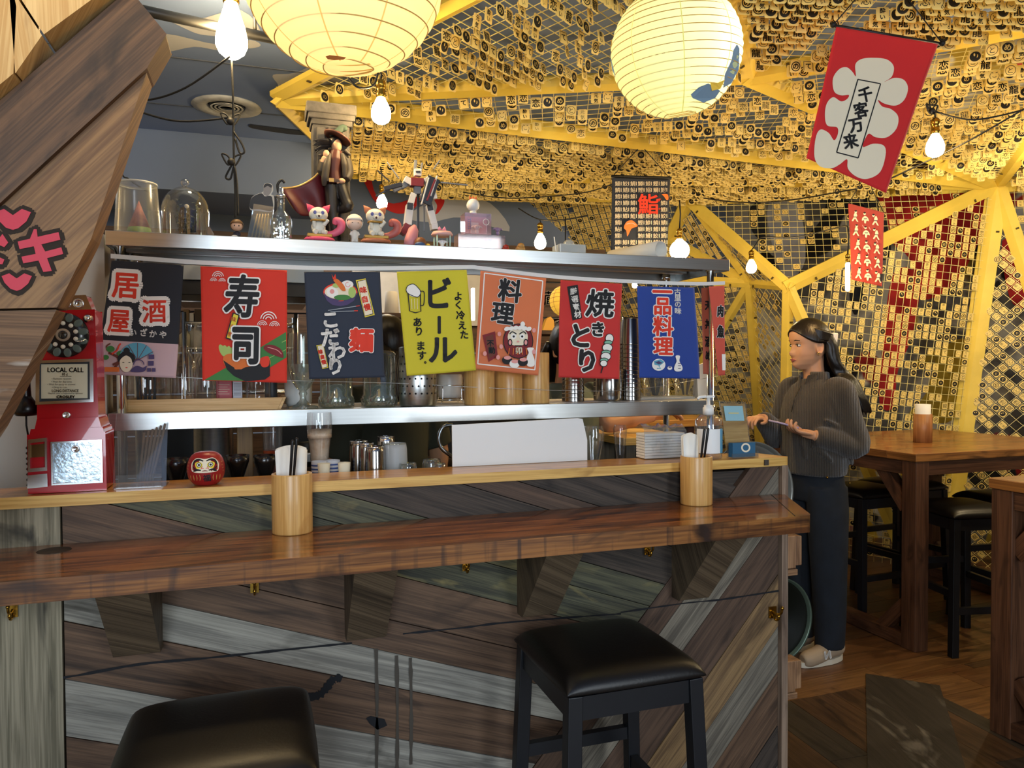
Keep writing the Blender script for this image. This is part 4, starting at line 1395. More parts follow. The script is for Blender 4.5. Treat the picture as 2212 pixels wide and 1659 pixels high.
banner('black and pink banner with red izakaya lettering beside the payphone', ((241, 562), (397, 573), (380, 817), (207, 808)), '#20222a', f_izakaya, split=.705, col2='#c9a9ac', ph=.4)
def f_sushi(p):
 p.poly([(441, 821), (530, 770), (618, 717), (619, 772), (560, 808), (530, 823)], 'g')
 p.line([(450, 818), (618, 735)], 1.2, 'l', False); p.line([(500, 815), (618, 755)], 1.0, 'l', False)
 for k in range(4): p.ell(480 + 8 * k, 757 + 2 * k, 6, 14, 'l', rot=-.4 + .1 * k)
 for k in range(2): p.ell(534 + 7 * k, 752, 6, 12, 'l', rot=.2)
 p.poly([(482, 772), (500, 764), (540, 778), (578, 772), (583, 790), (560, 800), (500, 800), (486, 790)], 'o', True)
 p.poly([(482, 778), (510, 797), (548, 790), (583, 778), (583, 812), (572, 820), (530, 824), (505, 812), (490, 798)], 'k')
 p.poly([(562, 775), (580, 770), (580, 790), (566, 792)], 'r', True)
 p.poly([(569, 752), (576, 745), (592, 746), (608, 756), (612, 772), (600, 770), (580, 762)], 'm', True)
 p.line([(578, 750), (598, 756), (608, 765)], 1.5, 'p')
 p.wave_motif(471, 599, 12); p.wave_motif(580, 691, 17)
 p.text('寿', 523, 640, 96, 'k', 2.4, 'w', 3.2, .03, sx=.80, ital=.08)
 p.poly([(503, 675), (518, 680), (503, 736), (487, 731)], 'k'); p.poly([(505, 678), (515, 682), (502, 733), (490, 729)], 'y')
 for ch, x, y in (('味', 505, 690), ('自', 502, 706), ('慢', 497, 722)): p.text(ch, x, y, 11, 'o', .4, rot=.2)
 p.text('司', 530, 747, 88, 'k', 3.2, 'w', 3.2, .02, sx=.74)
banner('bright red sushi banner with black brush lettering and leaf', ((433, 575), (620, 584), (620, 827), (437, 822)), '#d8321f', f_sushi, ph=1.7)
def f_noodle(p):
 # bowl
 p.ell(735, 631, 37, 20, 'r')
 p.poly([(699, 634), (771, 634), (764, 650), (750, 659), (735, 662), (718, 659), (706, 650)], 'v')
 p.ell(735, 631, 34, 16, 'c')
 p.ell(718, 632, 13, 11, 'w', rot=.4); p.ell(717, 630, 5, 5, 'p'); p.ell(750, 615, 13, 9, 'w'); p.arc(751, 615, 5, 1.5, 'p', 0, 5)
 p.ell(739, 643, 18, 6, 'g'); p.ell(760, 632, 8, 12, 'l'); p.ell(726, 617, 8, 5, 'l')
 p.poly([(720, 606), (728, 603), (742, 616), (746, 628), (738, 628), (728, 616)], 'o', True); p.poly([(716, 592), (719, 604), (726, 604), (724, 592), (720, 600)], 'r')
 p.line([(708, 671), (776, 661)], 1.6, 'a', False); p.line([(713, 674), (772, 672)], 1.6, 'a', False)
 p.line([(768, 662), (776, 661)], 1.8, 'r', False); p.line([(764, 672), (772, 672)], 1.8, 'r', False)
 for pl, ts, tsz in ((((768, 606), (789, 602), (808, 681), (787, 686)), (('味', 784, 627), ('自', 787, 647), ('慢', 792, 664)), 15), (((683, 746), (698, 744), (709, 794), (696, 797)), (('味', 692, 760), ('自', 696, 771), ('慢', 699, 782)), 10)):
  p.poly(pl, 'y')
  cx = sum(q[0] for q in pl) / 4; cy = sum(q[1] for q in pl) / 4
  p.poly([(cx + (x - cx) * .86, cy + (y - cy) * .95) for x, y in pl], 'k'); p.poly([(cx + (x - cx) * .78, cy + (y - cy) * .92) for x, y in pl], 'c')
  for ch, x, y in ts: p.text(ch, x, y, tsz, 'r', .7, rot=-.2)
 for ch, x, y, s_ in (('こ', 713, 692, 40), ('だ', 713, 729, 42), ('わ', 727, 759, 40), ('り', 724, 791, 40)): p.text(ch, x, y, s_, 'w', 1.6, rot=-.05)
 p.text('麺', 779, 735, 52, 'r', 2.6, 'w', 1.6, .02)
banner('dark navy noodle banner with a ramen bowl picture', ((657, 587), (821, 587), (830, 815), (668, 819)), '#283040', f_noodle, ph=2.8)
def f_beer(p):
 p.text('ビ', 949, 633, 74, 'k', 2.2, 'w', 0, .0, sx=.85); p.text('ー', 948, 702, 44, 'k', 1.6, rot=PI / 2); p.text('ル', 956, 756, 66, 'k', 2.0)
 for ch, x, y in (('よ', 989, 640), ('く', 989, 659), ('冷', 994, 681), ('え', 998, 703), ('た', 1002, 723)): p.text(ch, x, y, 20, 'k', .7)
 for ch, x, y in (('あ', 901, 696), ('り', 904, 716), ('ま', 908, 747), ('す', 910, 768), ('。', 917, 783)): p.text(ch, x, y, 21 if ch != '。' else 14, 'k', .7)
 p.line([(880, 630), (884, 672), (896, 676), (908, 673), (907, 634)], 2.2, 'k', False)
 p.poly([(876, 627), (880, 618), (892, 614), (902, 622), (907, 630), (904, 642), (894, 642), (884, 638)], 'w', True)
 p.line([(876, 627), (880, 618), (892, 614), (902, 622), (908, 632), (902, 642), (892, 640), (880, 634), (876, 627)], 1.6, 'k')
 p.line([(906, 630), (915, 632), (914, 658), (906, 660)], 2, 'k')
 for x in (888, 894, 900): p.line([(x, 646), (x + .6, 668)], 1, 'c', False)
banner('yellow beer banner with a drawn mug and black katakana', ((857, 587), (1008, 583), (1028, 800), (878, 812)), '#d3c42c', f_beer, ph=4.1)
def f_orange(p):
 for a, b in (((1046, 590), (1172, 607)), ((1172, 607), (1155, 799)), ((1155, 799), (1031, 786)), ((1031, 786), (1046, 590))): p.line([a, b], 2.4, 'w', False)
 p.text('料', 1101, 628, 52, 'k', 1.8, 'w', 1.2, .12); p.text('理', 1085, 677, 50, 'k', 1.8, 'w', 1.2, .12)
 p.poly([(1041, 724), (1068, 716), (1074, 770), (1054, 782)], 'm'); p.poly([(1047, 728), (1064, 722), (1069, 766), (1055, 775)], 'n')
 p.text('不', 1058, 742, 15, 'k', .6); p.text('動', 1061, 757, 15, 'k', .6)
 p.ell(1118, 737, 33, 38, 'k'); p.ell(1118, 737, 31, 36, 'm'); p.ell(1117, 728, 22, 20, 'c')
 for s_ in (-1, 1):
  p.ell(1117 + 9 * s_, 727, 6, 6, 'w'); p.ell(1117 + 9 * s_, 727, 2.4, 2.4, 'k'); p.line([(1117 + 3 * s_, 722), (1117 + 12 * s_, 717), (1117 + 18 * s_, 722)], 2.4, 'k')
  p.ell(1117 + 17 * s_, 740, 5, 8, 'k'); p.ell(1117 + 17 * s_, 740, 3, 5, 'p')
 p.ell(1117, 738, 3, 2, 'p'); p.line([(1109, 747), (1125, 747)], 2, 'k', False)
 for k in range(5): p.line([(1098 + 9 * k, 752), (1096 + 10 * k, 766)], 2, 'o', False)
 p.text('卯', 1118, 757, 16, 'c', .5)
 for k in range(6): p.ell(1092 + 9.5 * k, 711 - abs(k - 2.5) * -1.2 - 3, 6, 4.5, 'w', rot=-.4)
 p.ell(1126, 701, 5, 6, 'w')
 p.poly([(1136, 752), (1150, 752), (1147, 762), (1152, 778), (1150, 791), (1136, 790), (1135, 772), (1139, 762)], 'w', True)
 for x, y, c_ in ((1092, 778, 'k'), (1108, 786, 'w'), (1126, 782, 'k')): p.ell(x, y, 11, 9, c_); p.ell(x + 1, y - 5, 8, 4, 'p')
 for x, y in ((1044, 764), (1075, 722), (1079, 749), (1150, 714), (1072, 772), (1150, 760)): p.ell(x, y, 4, 5, 'p')
banner('orange cooking banner with a white border and round doll picture', ((1038, 585), (1180, 601), (1163, 811), (1025, 797)), '#d9764a', f_orange, ph=5.0)
def f_yakitori(p):
 p.poly([(1225, 619), (1248, 615), (1259, 687), (1238, 692)], 'k')
 for ch, x, y in (('厳', 1239, 629), ('選', 1242, 646), ('素', 1245, 663), ('材', 1249, 679)): p.text(ch, x, y, 16, 'w', .4, rot=-.13)
 p.text('焼', 1297, 655, 62, 'k', 1.8, 'w', 2.6, .05); p.text('き', 1293, 711, 34, 'k', 1.6, 'w', 2.2)
 p.text('と', 1255, 725, 56, 'k', 2.4, 'w', 2.4, .1); p.text('り', 1268, 779, 54, 'k', 2.4, 'w', 2.4)
 p.line([(1322, 728), (1298, 806)], 2.4, 'k', False)
 for x, y, c_, rx, ry in ((1317, 731, 'w', 8, 9), (1314, 740, 't', 8, 4), (1312, 751, 'w', 10, 8), (1309, 761, 't', 9, 4), (1308, 770, 'w', 10, 8), (1304, 778, 't', 8, 4), (1303, 785, 'w', 7, 6)):
  p.ell(x, y, rx + 1.6, ry + 1.6, 'k'); p.ell(x, y, rx, ry, c_)
banner('red grilled chicken banner with a skewer drawing', ((1211, 605), (1344, 613), (1339, 819), (1206, 815)), '#c62f2c', f_yakitori, ph=.9)
def f_blue(p):
 for ch, y, s_ in (('一', 630, 44), ('品', 662, 40), ('料', 705, 44), ('理', 748, 42)): p.text(ch, 1430, y, s_, 'r', 1.5, 'w', 2.0, .03)
 for ch, y in (('古', 631), ('里', 644), ('の', 658), ('味', 672)): p.text(ch, 1462, y, 15, 'w', .4)
 p.ell(1420, 788, 14, 13, 'w'); p.poly([(1410, 780), (1424, 776), (1432, 782), (1422, 790), (1411, 788)], 'b'); p.line([(1416, 796), (1424, 796), (1420, 790)], 2, 'b', False)
 p.poly([(1412, 783), (1420, 780), (1428, 784), (1420, 787)], 'v')
 p.ell(1443, 795, 5, 4, 'w'); p.ell(1443, 793, 3, 1.4, 'v')
 p.poly([(1455, 769), (1464, 769), (1463, 780), (1469, 792), (1469, 799), (1464, 802), (1456, 802), (1452, 798), (1453, 790), (1457, 780)], 'w', True)
 for y in (785, 790, 796): p.line([(1460, y), (1466, y)], 1.4, 'v', False)
banner('royal blue banner with red stacked characters and a sake flask', ((1376, 618), (1500, 621), (1509, 818), (1381, 816)), '#1e3f92', f_blue, ph=3.3)
def f_meat(p):
 for ch, y, s_ in (('肉', 672, 26), ('魚', 716, 28)): p.text(ch, 1556, y, s_, 'k', 1.2, 'w', .8, .05, sx=.55)
 p.poly([(1558, 765), (1566, 765), (1566, 800), (1559, 800)], 'w')
banner('salmon red banner at the right end of the tape around the steel post', ((1531, 619), (1565, 617), (1566, 810), (1551, 812)), '#c9513f', f_meat, ph=.2, amp=.003)
def f_back(p):
 for ch, y, s_ in (('天', 660, 22), ('丼', 700, 22), ('酒', 738, 24), ('め', 768, 24)): p.text(ch, 1529, y, s_, 'k', .9, sx=.6)
a_ = at(1517, 622, Y=2.475)
banner('brownish red banner folded behind the end of the tape, lettering half hidden', ((1515, 622), (1540, 620), (1546, 809), (1518, 808)), '#a8573e', f_back, P0=(a_.x, 2.475, a_.z), n=(0, 1, 0), ph=.2, amp=.003)
# large red banner near the camera
def f_big(p):
 Wt = [(1884, 125), (1915, 128), (1931, 143), (1927, 165), (1910, 177), (1932, 168), (1953, 172), (1962, 190), (1954, 215), (1935, 228), (1910, 224), (1896, 216), (1905, 230), (1925, 236), (1940, 252), (1936, 278), (1915, 297), (1890, 297), (1874, 290), (1862, 318), (1885, 311), (1908, 315), (1912, 335), (1900, 372), (1872, 387), (1848, 382), (1830, 365), (1828, 345), (1812, 356), (1795, 364), (1770, 360), (1758, 340), (1760, 300), (1770, 281), (1788, 288), (1800, 304), (1808, 290), (1806, 276), (1785, 272), (1780, 250), (1784, 225), (1798, 211), (1815, 220), (1828, 215), (1832, 206), (1815, 207), (1800, 198), (1798, 170), (1812, 150), (1828, 146), (1840, 155), (1848, 165), (1847, 140), (1860, 128)]
 p.poly(Wt, 'c', True)
 fr = [(1852, 172), (1902, 181), (1852, 342), (1805, 330)]
 for i in range(4): p.line([fr[i], fr[(i + 1) % 4]], 2.6, 'k', False, False)
 for ch, x, y in (('千', 1868, 205), ('客', 1858, 238), ('万', 1847, 272), ('来', 1835, 306)): p.text(ch, x, y, 34, 'k', 1.1, rot=-.2, sx=.95)
hn = Vector((VW.x, VW.y, 0)).normalized()
RBP = at(1915, 75, d=2.6)
rb, prb = banner('large red banner with a cream plum-shaped crest and four black characters', ((1807, 56), (2028, 92), (1914, 417), (1741, 342)), '#cf1d20', f_big, P0=RBP, n=(hn.x - .15, hn.y, 0), amp=.0025, ph=1.0, group='banners hung from the ceiling', name='hanging_banner')
m_ = MB()
e0, e1 = prb.pt(1800, 54), prb.pt(2036, 94)
m_.cyl(e0 + prb.n * .004, e1 + prb.n * .004, .006, 10)
m_.build('hanging_rod', [BLACK], rb)
m_ = MB()
top = prb.pt(1905, -60) + Vector((0, 0, .0))
for e in (e0, e1):
 t_ = Vector((top.x + (e.x - top.x) * .25, top.y + (e.y - top.y) * .25, 2.74))
 m_.tube([e, (e + t_) / 2, t_], .0022, 6); m_.ball(e, .010, 8, 6)
m_.build('hanging_cord', [CABLE], rb)
# red towel with white wrestlers
def f_towel(p):
 for r_ in range(5):
  for c_ in range(3):
   x = 1846 + c_ * 22 + r_ * .5; y = 465 + r_ * 31 + c_ * 4
   if r_ > 1 and c_ == 0: x += 2
   k = (r_ * 3 + c_) % 3
   p.poly([(x - 2, y - 2), (x + 2, y - 6), (x + 5, y + 1), (x + 3, y + 6), (x + 7, y + 14), (x + 4, y + 14), (x, y + 8), (x - 4, y + 13), (x - 7, y + 12), (x - 3, y + 5)] if k != 1 else [(x - 6, y + 2), (x, y - 2), (x + 6, y + 2), (x + 8, y + 9), (x + 3, y + 8), (x + 1, y + 14), (x - 2, y + 13), (x - 3, y + 7), (x - 7, y + 8)], 'c', True)
   p.ell(x + 2 - 3 * k, y - 7, 2.8, 3, 'c'); p.ell(x + 2 - 3 * k, y - 9, 2.6, 1.6, 'k')
   p.line([(x - 3, y + 4), (x + 4, y + 4)], 1.4, 'k', False)
 for x, y in ((1858, 488), (1872, 492), (1888, 520), (1868, 545), (1850, 550), (1875, 578)): p.line([(x, y), (x + 3, y + 6)], 1.6, 'p', False)
 p.poly([(1896, 592), (1902, 593), (1901, 610), (1896, 609)], 'k')
TP = at(1870, 448, d=3.6)
rt_, prt = banner('small faded red towel printed with white wrestling figures on the mesh wall', ((1832, 439), (1910, 459), (1905, 619), (1838, 604)), '#a83a30', f_towel, P0=TP, n=(hn.x, hn.y, 0), amp=.006, group='banners hung from the ceiling', name='hanging_banner')
m_ = MB()
for (x, y), (x2, y2) in (((1833, 440), (1860, 395)), ((1909, 459), (1884, 408))):
 a_, b_ = prt.pt(x, y), prt.pt(x2, y2) ; m_.tube([a_, b_, b_ + Vector((0, .02, .25))], .002, 6)
m_.build('hanging_cord', [CABLE], rt_)
# dark banner of fish characters
def f_fish(p):
 fish = '鮪鯛鰹鯖鰯鱈鮭鰻鱒鯵鮎鰤鰆鱸鮫鯨鱗鯉鮒鰈'
 k = 0
 for r_ in range(12):
  for c_ in range(7):
   x = 1334 + c_ * 16.4 - r_ * .25; y = 397 + r_ * 14.3
   k += 1
   if 2 <= r_ <= 4 and 3 <= c_ <= 5: continue
   if r_ in (2,) and c_ == 6: continue
   if 6 <= r_ <= 8 and 1 <= c_ <= 2: continue
   p.text(fish[(k * 7) % len(fish)], x, y, 11.5, 'c', .12, n=4, res=1)
   p.line([(x + 7.5, y - 4), (x + 7.5, y + 4)], 1.3, 'c', False)
 p.text('鮨', 1397, 445, 46, 'r', .9, n=6); p.text('す', 1421, 436, 7, 'r', .4); p.text('。', 1421, 455, 10, 'r', .5)
 p.poly([(1346, 490), (1352, 482), (1362, 480), (1372, 488), (1373, 493), (1362, 497), (1358, 503), (1352, 514), (1350, 502), (1345, 497)], 'o', True); p.line([(1350, 488), (1362, 486), (1370, 490)], 1.4, 'p')
 p.poly([(1426, 424), (1438, 424), (1440, 434), (1436, 436), (1430, 428)], 'o', True)
FPn = at(1384, 384, d=3.75)
fb, pf = banner('dark blue banner covered with rows of pale fish characters and one orange character', ((1322, 382), (1448, 386), (1441, 562), (1319, 560)), '#232936', f_fish, P0=FPn, n=(hn.x, hn.y, 0), amp=.003, group='banners hung from the ceiling', name='hanging_banner')
m_ = MB(); m_.cyl(pf.pt(1320, 381), pf.pt(1450, 385), .008, 10); m_.build('hanging_rod', [BLACK], fb)
m_ = MB()
for x, y in ((1323, 381), (1447, 385)): m_.tube([pf.pt(x, y), pf.pt(1385 + (x - 1385) * .12, 322)], .002, 6)
m_.build('hanging_cord', [CABLE], fb)
# ------------------------------------------------------------------ payphone on the ledge
def flat(P0, n=(0, 1, 0), c=None):
 p = Print(P0, n, 0.0); return p
RED = mat('phone_red', '#b3121f', .22, coat=.6)
PH0 = 2.085
def F2(px, py):
 p = at(px, py, Y=PH0); return (p.x, p.z)
MXP = T(0, PH0, 0) @ Matrix(((1, 0, 0, 0), (0, 0, -1, 0), (0, 1, 0, 0), (0, 0, 0, 1)))
ph = thing('payphone', 'red retro payphone with a black rotary dial standing on the ledge', 'payphone', (F2(146, 1050)[0], 2.14, LZ))
m_ = MB()
lo = [F2(*q) for q in ((62, 938), (230, 932), (232, 1046), (62, 1056))]
zb = LZ + .0005
lo = [(lo[0][0], lo[0][1]), (lo[1][0], lo[1][1]), (lo[1][0] + .001, zb), (lo[0][0], zb)]
m_.prism(lo, -.10, .015, 0, MXP)
m_.build('phone_base', [RED], ph, bevel=.006, seg=3)
m_ = MB()
m_.prism([F2(*q) for q in ((82, 905), (76, 932), (222, 926), (214, 900))], -.10, .010, 0, MXP)
m_.prism([F2(*q) for q in ((70, 926), (66, 942), (228, 937), (224, 922))], -.10, .014, 0, MXP)
m_.build('phone_shoulder', [RED], ph, bevel=.005, seg=3)
m_ = MB()
m_.prism([F2(*q) for q in ((78, 672), (205, 668), (213, 910), (80, 916))], -.09, .0, 0, MXP)
m_.build('phone_body', [RED], ph, bevel=.006, seg=3)
m_ = MB()
m_.prism([F2(*q) for q in ((88, 640), (183, 636), (198, 672), (80, 674))], -.07, -.012, 0, MXP)
m_.build('coin_top', [CHROME], ph, bevel=.003)
def knob(px, py, r, mats_, name, off=.0, prof=None):
 c_ = F2(px, py)
 m_ = MB()
 M = T(c_[0], PH0 - off, c_[1]) @ Rx(PI / 2)
 m_.lathe(prof or [(r, 0), (r, .004), (r * .8, .008), (r * .0001, .009)], 24, 0, M)
 return m_.build(name, mats_, ph)
DGR = mat('dark_grey', '#33363a', .4)
for x in (110, 139, 167):
 knob(x, 655, .010, [CHROME], 'coin_slot', -.012, [(.012, 0), (.012, .003), (.008, .002), (.006, -.004), (.0001, -.004)])
knob(191, 688, .010, [CHROME], 'return_button', .0, [(.011, 0), (.011, .004), (.008, .007), (.008, .012), (.0001, .014)])
# dial
DC = F2(139, 724)
MD = T(DC[0], PH0, DC[1]) @ Rx(PI / 2)
sc_ = (at(1139, 724, Y=PH0) - at(1039, 724, Y=PH0)).length / 100
Rd = (F2(194, 724)[0] - F2(84, 724)[0]) / 2
m_ = MB(); m_.lathe([(Rd, 0), (Rd, .004), (Rd * .96, .010), (Rd * .5, .012), (.0001, .013)], 40, 0, MD)
dial = m_.build('rotary_dial', [mat('dial_black', '#14171a', .25, coat=.4)], ph)
m_ = MB(); m2 = MB()
for k in range(12):
 a = 2 * PI * k / 12 + .2
 c_ = Vector((Rd * .80 * math.cos(a), Rd * .80 * math.sin(a), .0115))
 m_.lathe([(Rd * .155, -.004), (Rd * .155, .0005), (Rd * .13, .0012), (.0001, .0012)], 14, 0, MD @ T(c_) @ Rz(a), True, sx=1.3)
for k in range(10):
 a = 2 * PI * k / 10 + .3
 m2.lathe([(Rd * .095, 0), (Rd * .095, .002), (.0001, .003)], 14, 0, MD @ T(Rd * .52 * math.cos(a), Rd * .52 * math.sin(a), .0115))
m_.build('finger_scallop', [mat('dial_grey', '#5c6b66', .3)], dial, world=True)
m2.build('number_button', [mat('button_cream', '#e9e2cf', .35)], dial, world=True)
m_ = MB(); m_.lathe([(Rd * .29, .012), (Rd * .29, .016), (Rd * .2, .0165), (.0001, .0165)], 24, 0, MD)
m_.build('dial_hub', [mat('hub_brown', '#a1907c', .4)], dial)
m_ = MB(); m_.lathe([(Rd * .19, .0165), (Rd * .17, .0185), (.0001, .0185)], 20, 0, MD)
m_.build('hub_badge', [mat('dial_black', '#14171a')], dial)
pl = flat((DC[0], PH0 - .019, DC[1])); pl.text('1957', 139, 725, 10, 'c', .1, sx=.9, n=4)
pl.let.build('number_badge', IM, dial)
m_ = MB(); q = F2(178, 738); m_.tube([Vector((q[0] - .012, PH0 - .014, q[1])), Vector((q[0], PH0 - .018, q[1])), Vector((q[0] + .008, PH0 - .012, q[1] + .004))], .002, 6)
m_.build('finger_stop', [CHROME], dial)
# instruction card
def framed(pts, wd, name, mats_, z0, z1):
 P = [F2(*q) for q in pts]
 cx = sum(p[0] for p in P) / 4; cy = sum(p[1] for p in P) / 4
 m_ = MB()
 for i in range(4):
  a, b = P[i], P[(i + 1) % 4]
  ia = (a[0] + (cx - a[0]) * wd, a[1] + (cy - a[1]) * wd); ib = (b[0] + (cx - b[0]) * wd, b[1] + (cy - b[1]) * wd)
  m_.prism([a, b, ib, ia], z0, z1, 0, MXP)
 return m_.build(name, mats_, ph, bevel=.002)
framed(((80, 779), (203, 775), (204, 868), (79, 874)), .13, 'card_frame', [CHROME], -.002, .010)
m_ = MB(); m_.prism([F2(*q) for q in ((86, 782), (198, 779), (199, 866), (84, 869))], -.004, .003, 0, MXP)
m_.build('card_backing', [DGR], ph)
m_ = MB(); m_.prism([F2(*q) for q in ((90, 787), (190, 786), (190, 860), (90, 861))], .002, .0045, 0, MXP)
m_.build('instruction_card', [mat('card_cream', '#d9d4b8', .5)], ph)
pl = flat((DC[0], PH0 - .0047, DC[1]))
pl.text('LOCAL CALL', 142, 799, 14.5, 'k', .35, n=4, sx=.93)
pl.text('10 ¢', 141, 809, 8, 'k', .15, n=4); pl.line([(130, 813), (155, 813)], .7, 'k', False)
for i, s_ in enumerate(('• Remove receiver.', '• Wait for dial tone.', '• Wait for party to answer.', '• Drop in coin.')):
 pl.text(s_, 134 if i < 3 else 130, 818 + 6.4 * i, 5.6, 'k', 0, n=4)
pl.text('LONG DISTANCE', 142, 844, 8.2, 'k', .12, n=4, sx=.9)
pl.text('Deposit coins as requested by operator', 143, 850, 4.6, 'k', 0)
pl.text('CROSLEY', 143, 857, 7.5, 'k', .5, n=4, sx=1.25)
pl.let.v += []
o = pl.let.build('card_lettering', IM, ph)
if pl.pic.v: pl.pic.build('card_rule', IM, ph)
knob(144, 897, .008, [CHROME], 'lock', .0, [(.009, 0), (.009, .003), (.007, .004), (.005, .002), (.0001, .002)])
# lower chrome door and coin return
framed(((114, 953), (224, 948), (226, 1040), (116, 1046)), .07, 'door_frame', [CHROME], .013, .021)
m_ = MB(); m_.prism([F2(*q) for q in ((118, 956), (221, 952), (223, 1037), (119, 1042))], .012, .018, 0, MXP)
m_.build('vault_door', [mat('worn_chrome', '#aebcc4', .22, 1.0, var=.2, vs_=60, bump=.15, bs=90)], ph)
knob(167, 968, .008, [CHROME], 'lock', .018, [(.009, 0), (.009, .003), (.007, .004), (.005, .002), (.0001, .002)])
framed(((66, 948), (106, 944), (107, 1014), (66, 1018)), .22, 'return_frame', [CHROME], .013, .022)
m_ = MB(); m_.prism([F2(*q) for q in ((69, 960), (102, 957), (103, 985), (69, 987))], .012, .0165, 0, MXP)
m_.build('return_flap', [mat('flap_bronze', '#6b4f2e', .3, .8)], ph)
m_ = MB(); m_.prism([F2(*q) for q in ((66, 1024), (108, 1020), (109, 1048), (66, 1052))], .012, .026, 0, MXP)
m_.build('coin_cup', [CHROME], ph, bevel=.003)
# handset on the left cheek with coiled cord
m_ = MB()
hx = F2(44, 870)[0]
m_.lathe([(.0001, -.030), (.022, -.028), (.030, -.018), (.029, -.004), (.018, .010), (.012, .02)], 20, 0, T(hx, 2.13, F2(44, 875)[1]))
m_.tube(smooth_path([(hx, 2.13, F2(44, 868)[1]), (hx - .004, 2.135, F2(44, 800)[1]), (hx, 2.14, F2(44, 720)[1])], 5), .013, 12)
m_.lathe([(.0001, .03), (.022, .028), (.028, .016), (.026, .004), (.014, -.012)], 20, 0, T(hx, 2.14, F2(44, 715)[1]))
m_.build('handset', [mat('handset_black', '#0d0d0e', .3)], ph)
m_ = MB()
z0_, z1_ = F2(44, 895)[1], F2(48, 965)[1]
pth = [(hx, 2.13, z0_), (hx, 2.13, z0_ - .03), (hx + .006, 2.13, z1_)]
zz = z1_
cx_ = hx + .008
for k in range(90):
 a = 2 * PI * k / 11
 pth.append((cx_ + .0085 * math.cos(a), 2.13 + .0085 * math.sin(a), zz - (zz - LZ - .006) * k / 90))
m_.tube(pth, .0022, 6)
m_.build('coiled_cord', [CABLE], ph)
# ------------------------------------------------------------------ small things on the ledge
def zt(px, py, Y): return at(px, py, Y=Y).z
def xat(px, Y, py=900): return at(px, py, Y=Y).x
# empty acrylic holder
t = thing('acrylic_holder', 'empty clear acrylic menu holder beside the payphone', 'sign holder', (xat(295, 2.1), 2.12, LZ))
m_ = MB()
xa, xb = xat(240, 2.08), xat(356, 2.08)
zt_ = zt(250, 893, 2.16)
m_.prism([(2.085, LZ), (2.165, LZ), (2.165, LZ + .002), (2.089, LZ + .002), (2.152, zt_), (2.149, zt_)], xa, xb, 0, Matrix(((0, 0, 1, 0), (1, 0, 0, 0), (0, 1, 0, 0), (0, 0, 0, 1))))
m_.build('back_sheet', [ACRYL], t)
m_ = MB(); m_.box(((xa + xb) / 2, 2.072, LZ + .018), (xb - xa - .02, .002, .034)); m_.box(((xa + xb) / 2, 2.078, LZ + .0012), (xb - xa - .01, .014, .002))
m_.build('front_lip', [ACRYL], t)
# daruma doll
dz = LZ
dx = xat(445, 2.085, 1000); dr = (xat(486, 2.085) - xat(403, 2.085)) / 2
t = thing('daruma_doll', 'round red papier mache wishing doll with a painted white face on the ledge', 'doll', (dx, 2.085, dz))
prof = [(dr * .55, 0), (dr * .72, .006), (dr * .92, dr * .42), (dr, dr * .85), (dr * .97, dr * 1.2), (dr * .8, dr * 1.6), (dr * .5, dr * 1.82), (.0001, dr * 1.88)]
prof = [(p.x, p.z) for p in smooth_path([(r, 0, z) for r, z in prof], 4)]
m_ = MB(); m_.lathe(prof, 36, 0)
m_.build('body', [mat('daruma_red', '#8e1a1c', .35, var=.05)], t, world=False)
def dsurf(u, v, off):
 """u,v in units of dr on the front: u right, v up from base -> local point on the doll"""
 z = v * dr
 r = np.interp(z, [p[1] for p in prof], [p[0] for p in prof])
 x = max(-.98 * r, min(.98 * r, u * dr))
 return Vector((x, -math.sqrt(max(1e-9, r * r - x * x)) - off, z))
def dpoly(m_, pts, mi, off):
 P = [dsurf(*q, off) for q in [tuple(p[:2]) for p in smooth_path([(a, b, 0) for a, b in pts], 4, True)]]
 c_ = dsurf(sum(a for a, b in pts) / len(pts), sum(b for a, b in pts) / len(pts), off)
 n = len(P)
 # fan with a middle ring so the patch follows the roundness
 mid = []
 for p in P:
  q = (p + c_) / 2
  r = np.interp(q.z, [w[1] for w in prof], [w[0] for w in prof])
  mid.append(Vector((q.x, -math.sqrt(max(1e-9, r * r - q.x * q.x)) - off, q.z)))
 vs = P + mid + [c_]
 fs = [(i, (i + 1) % n, n + (i + 1) % n, n + i) for i in range(n)] + [(n + i, n + (i + 1) % n, 2 * n) for i in range(n)]
 m_.add(vs, fs, mi, True)
def dline(m_, pts, wd, mi, off):
 P = [tuple(p[:2]) for p in smooth_path([(a, b, 0) for a, b in pts], 5)]
 V, F = stroke2(P, [wd * (1.2 - .6 * abs(2 * i / max(1, len(P) - 1) - 1)) for i in range(len(P))])
 m_.add([dsurf(a, b, off) for a, b in V], F, mi, True)
m_ = MB()
dpoly(m_, [(-.66, 1.35), (-.4, 1.58), (0, 1.52), (.4, 1.58), (.66, 1.35), (.70, 1.05), (.6, .82), (0, .78), (-.6, .82), (-.70, 1.05)], IK.index('c'), .0006)
dpoly(m_, [(-.5, 1.3), (-.3, 1.38), (-.12, 1.25), (-.2, 1.08), (-.42, 1.02)], IK.index('y'), .0012); dpoly(m_, [(.5, 1.3), (.3, 1.38), (.12, 1.25), (.2, 1.08), (.42, 1.02)], IK.index('y'), .0012)
